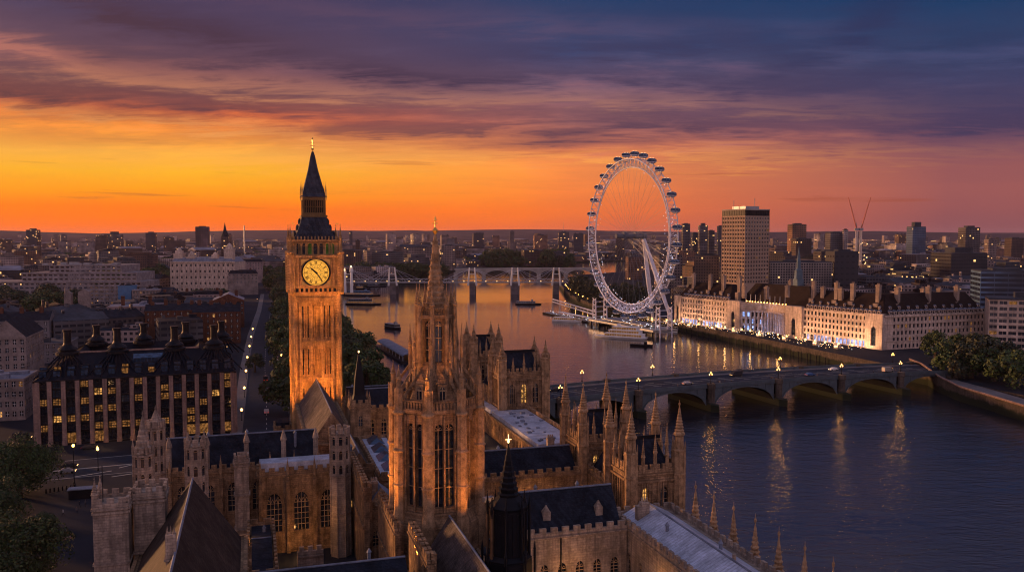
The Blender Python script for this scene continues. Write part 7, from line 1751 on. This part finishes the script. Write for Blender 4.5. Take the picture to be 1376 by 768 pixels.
rtower('nearest riverside tower, bristling with spirelets, its right side against open water', 66.2, 141.8, 9.8, 9.8, 23.2, 36.5, panes=[(glass, .62), (lit_w, .38)])
rtower('second riverside tower with spirelets, just behind and left of the nearest one', 66.2, 165.5, 9.8, 10.5, 23.6, 36.6)
rng('river_link_range', 'short steep roofed range linking the two nearest riverside towers', 67.0, 75.5, 151.8, 165.2, 18.0, 23, 'y', slate, {'w': (4, 1.3, 3.6, 11, 2, 3), 'e': (4, 1.3, 3.6, 11, 2, 3)})
rtower('far riverside tower with spirelets in front of the open river, lit windows facing us', 63.6, 217, 12.2, 9.5, 30.0, 39.0, nw=3, panes=[(glass, .55), (lit_w, .45)])
rtower('farthest riverside tower, behind and left of the one with lit windows', 61.5, 239, 7.5, 8.5, 32.0, 41.5, nw=2)
rng('north_link_range', 'short dark roofed range between the two far riverside towers', 62.5, 70, 227, 237.5, 24, 29, 'y', slate, {'w': (3, 1.2, 3, 16, 2, 3)})
# ranges towards the clock tower
rng('slate_gabled_range', 'long gabled range with grey-brown slate running up to the clock tower', 12.4, 24.2, 209, 262, 16.5, 24, 'y', slate_warm, {'w': (14, 1.2, 4, 8, 2, 3), 'e': (14, 1.2, 4, 8, 2, 3), 's': (2, 1.6, 4, 8, 2, 3)}, crn=False, panes=[(glass, .9), (lit_w, .1)])
u, v = at(477, 0, 0, 214); T3 = tower('spired_stair_tower', 'small square stone tower with a black pyramid spire right of the clock tower base', u-2.5, v-2.5, 5, 5, 0, 24.8, stone, win_=True)
mb = MB(); mb.lathe(2.5, 2.5, [(2.9, 25.1), (1.9, 27), (1.5, 31), (.5, 36), (.1, 37.5)], 4, PI/4); mb.build('spire', iron, T3); mb = MB(); mb.blob((2.5, 2.5, 37.8), .22, .3, 6, 4); mb.build('finial', lamp_em2, T3)
for x in (.2, 4.8):
    for y in (.2, 4.8): pinnacle(T3, x, y, 24.8, 3.2, .3)
rng('lit_window_range', 'stone range with two tall lit windows behind the spire tower, left side', 27.6, 45, 224, 234, 21.2, 26.0, 'x', slate, {'s': [(5, 1.3, 3.2, 5, 2, 3), (5, 1.3, 4.6, 14, 2, 3)]}, panes=[(lit_w, .45), (glass, .55)])
rng('far_cross_range', 'dark roofed cross range reaching towards the far riverside towers', 45.2, 61.2, 239, 248, 20, 24.6, 'x', slate, {'s': (6, 1.3, 3.4, 13, 2, 3)})
rng('north_slate_range', 'slate roofed range just right of the clock tower foot', 27, 45, 262, 272, 15, 20, 'x', slate, {'s': (6, 1.3, 3.4, 8, 2, 3)}, panes=[(glass, .8), (lit_w, .2)])
rng('north_river_range', 'riverside range under the trees leading to the bridge', 62, 73, 250, 286, 15, 19.5, 'y', slate, {'w': (10, 1.3, 3, 8, 2, 3)}, panes=[(glass, .8), (lit_w, .2)])
rng('street_lodge', 'small stone lodge with lit windows left of the clock tower foot', 6, 11, 262, 270, 9, 11, 'f', slate, {'s': (2, 1, 2.4, 4, 2, 2), 'w': (3, 1, 2.4, 4, 2, 2)}, panes=[(lit_w, .5), (glass, .5)])
# dark infill roofs of the inner courts
for i, (u0, u1, v0, v1, z) in enumerate(((23.5, 40, 143, 176, 11), (33, 53, 176, 222, 10.5), (36.5, 60, 100, 131, 8), (4, 18, 138, 150, 6), (61, 66, 139.5, 178, 9))):
    t_ = palace('inner_flat_roof', ['flat dark roof ringed by walls around the foot of the spire tower', 'flat dark roof in the court behind the spire tower', 'flat dark roof in the court below the battlemented slate range', 'flat dark roof in the court right of the great hall', 'narrow flat roof behind the nearest riverside towers'][i], 'roof', (u0, v0)); mb = MB(); mb.prism(rect(0, u1-u0, 0, v1-v0), 0, z); 
    for k in range(6): x, y = rnd.uniform(1, u1-u0-2), rnd.uniform(1, v1-v0-2); mb.box(x, x+1.2, y, y+1.0, z, z+rnd.uniform(.6, 1.6))
    mb.build('roof', flatroof, t_)
# terrace along the river with lamps
t_ = palace('river_terrace', 'stone river terrace wall along the palace front with a parapet', 'wall', (74, 60)); mb = MB(); mb.prism(rect(0, 9.5, 0, 240), -9, 1.5); mb.build('wall', wallst, t_); mb = MB(); mb.box(9.0, 9.6, 0, 240, 1.5, 2.6); mb.build('parapet', pier_st, t_)
for k in range(20):
    u, v = 82.5, 92+k*9.0; x, y = UV(u, v); lamp(x, y, 1.5, 'lantern on the river terrace below the palace front', 'lanterns along the palace river terrace', 1.35, 160 if k % 2 == 0 else 0)
for px, py in ((935, 716), (968, 734), (1001, 757)):
    g = G(px, py, 12); u, v = at(px, py, 12); 
for (u, v, z, e) in ((56.5, 188, 16.5, 420), (56.5, 200, 16.5, 420), (56.5, 212, 16.5, 420), (12, 176, 9, 350), (50, 127, 11, 350), (58.5, 118, 13, 350), (52, 162, 12, 500), (48, 126, 12, 300), (8, 178, 3, 500), (-1, 165, 11, 120), (37, 215, 13, 400), (57, 160, 12, 350), (28, 219, 18, 200)):
    x, y = UV(u, v); point('court_fill_light', (x, y, z), e, (1, .45, .13), .4)  # points beside the clerestory are added in place of sunlight; no fixtures modelled
# ============================================================= haze
def haze():
    m = bpy.data.materials.new('haze'); m.use_nodes = True; m.node_tree.nodes.clear(); n = NT(m.node_tree)
    v = n.new('ShaderNodeVolumePrincipled'); v.inputs['Color'].default_value = (.74, .60, .78, 1); v.inputs['Density'].default_value = .000018; v.inputs['Anisotropy'].default_value = .2
    o = n.new('ShaderNodeOutputMaterial'); n.put(o.inputs['Volume'], v.outputs[0])
    mb = MB(); mb.box(-15000, 15000, -600, 15000, -11, 172); return tag(mb.build('haze', m), 'thin purple evening haze over the far city', 'haze', kind='stuff')
if not globals().get('NOHAZE'): haze()
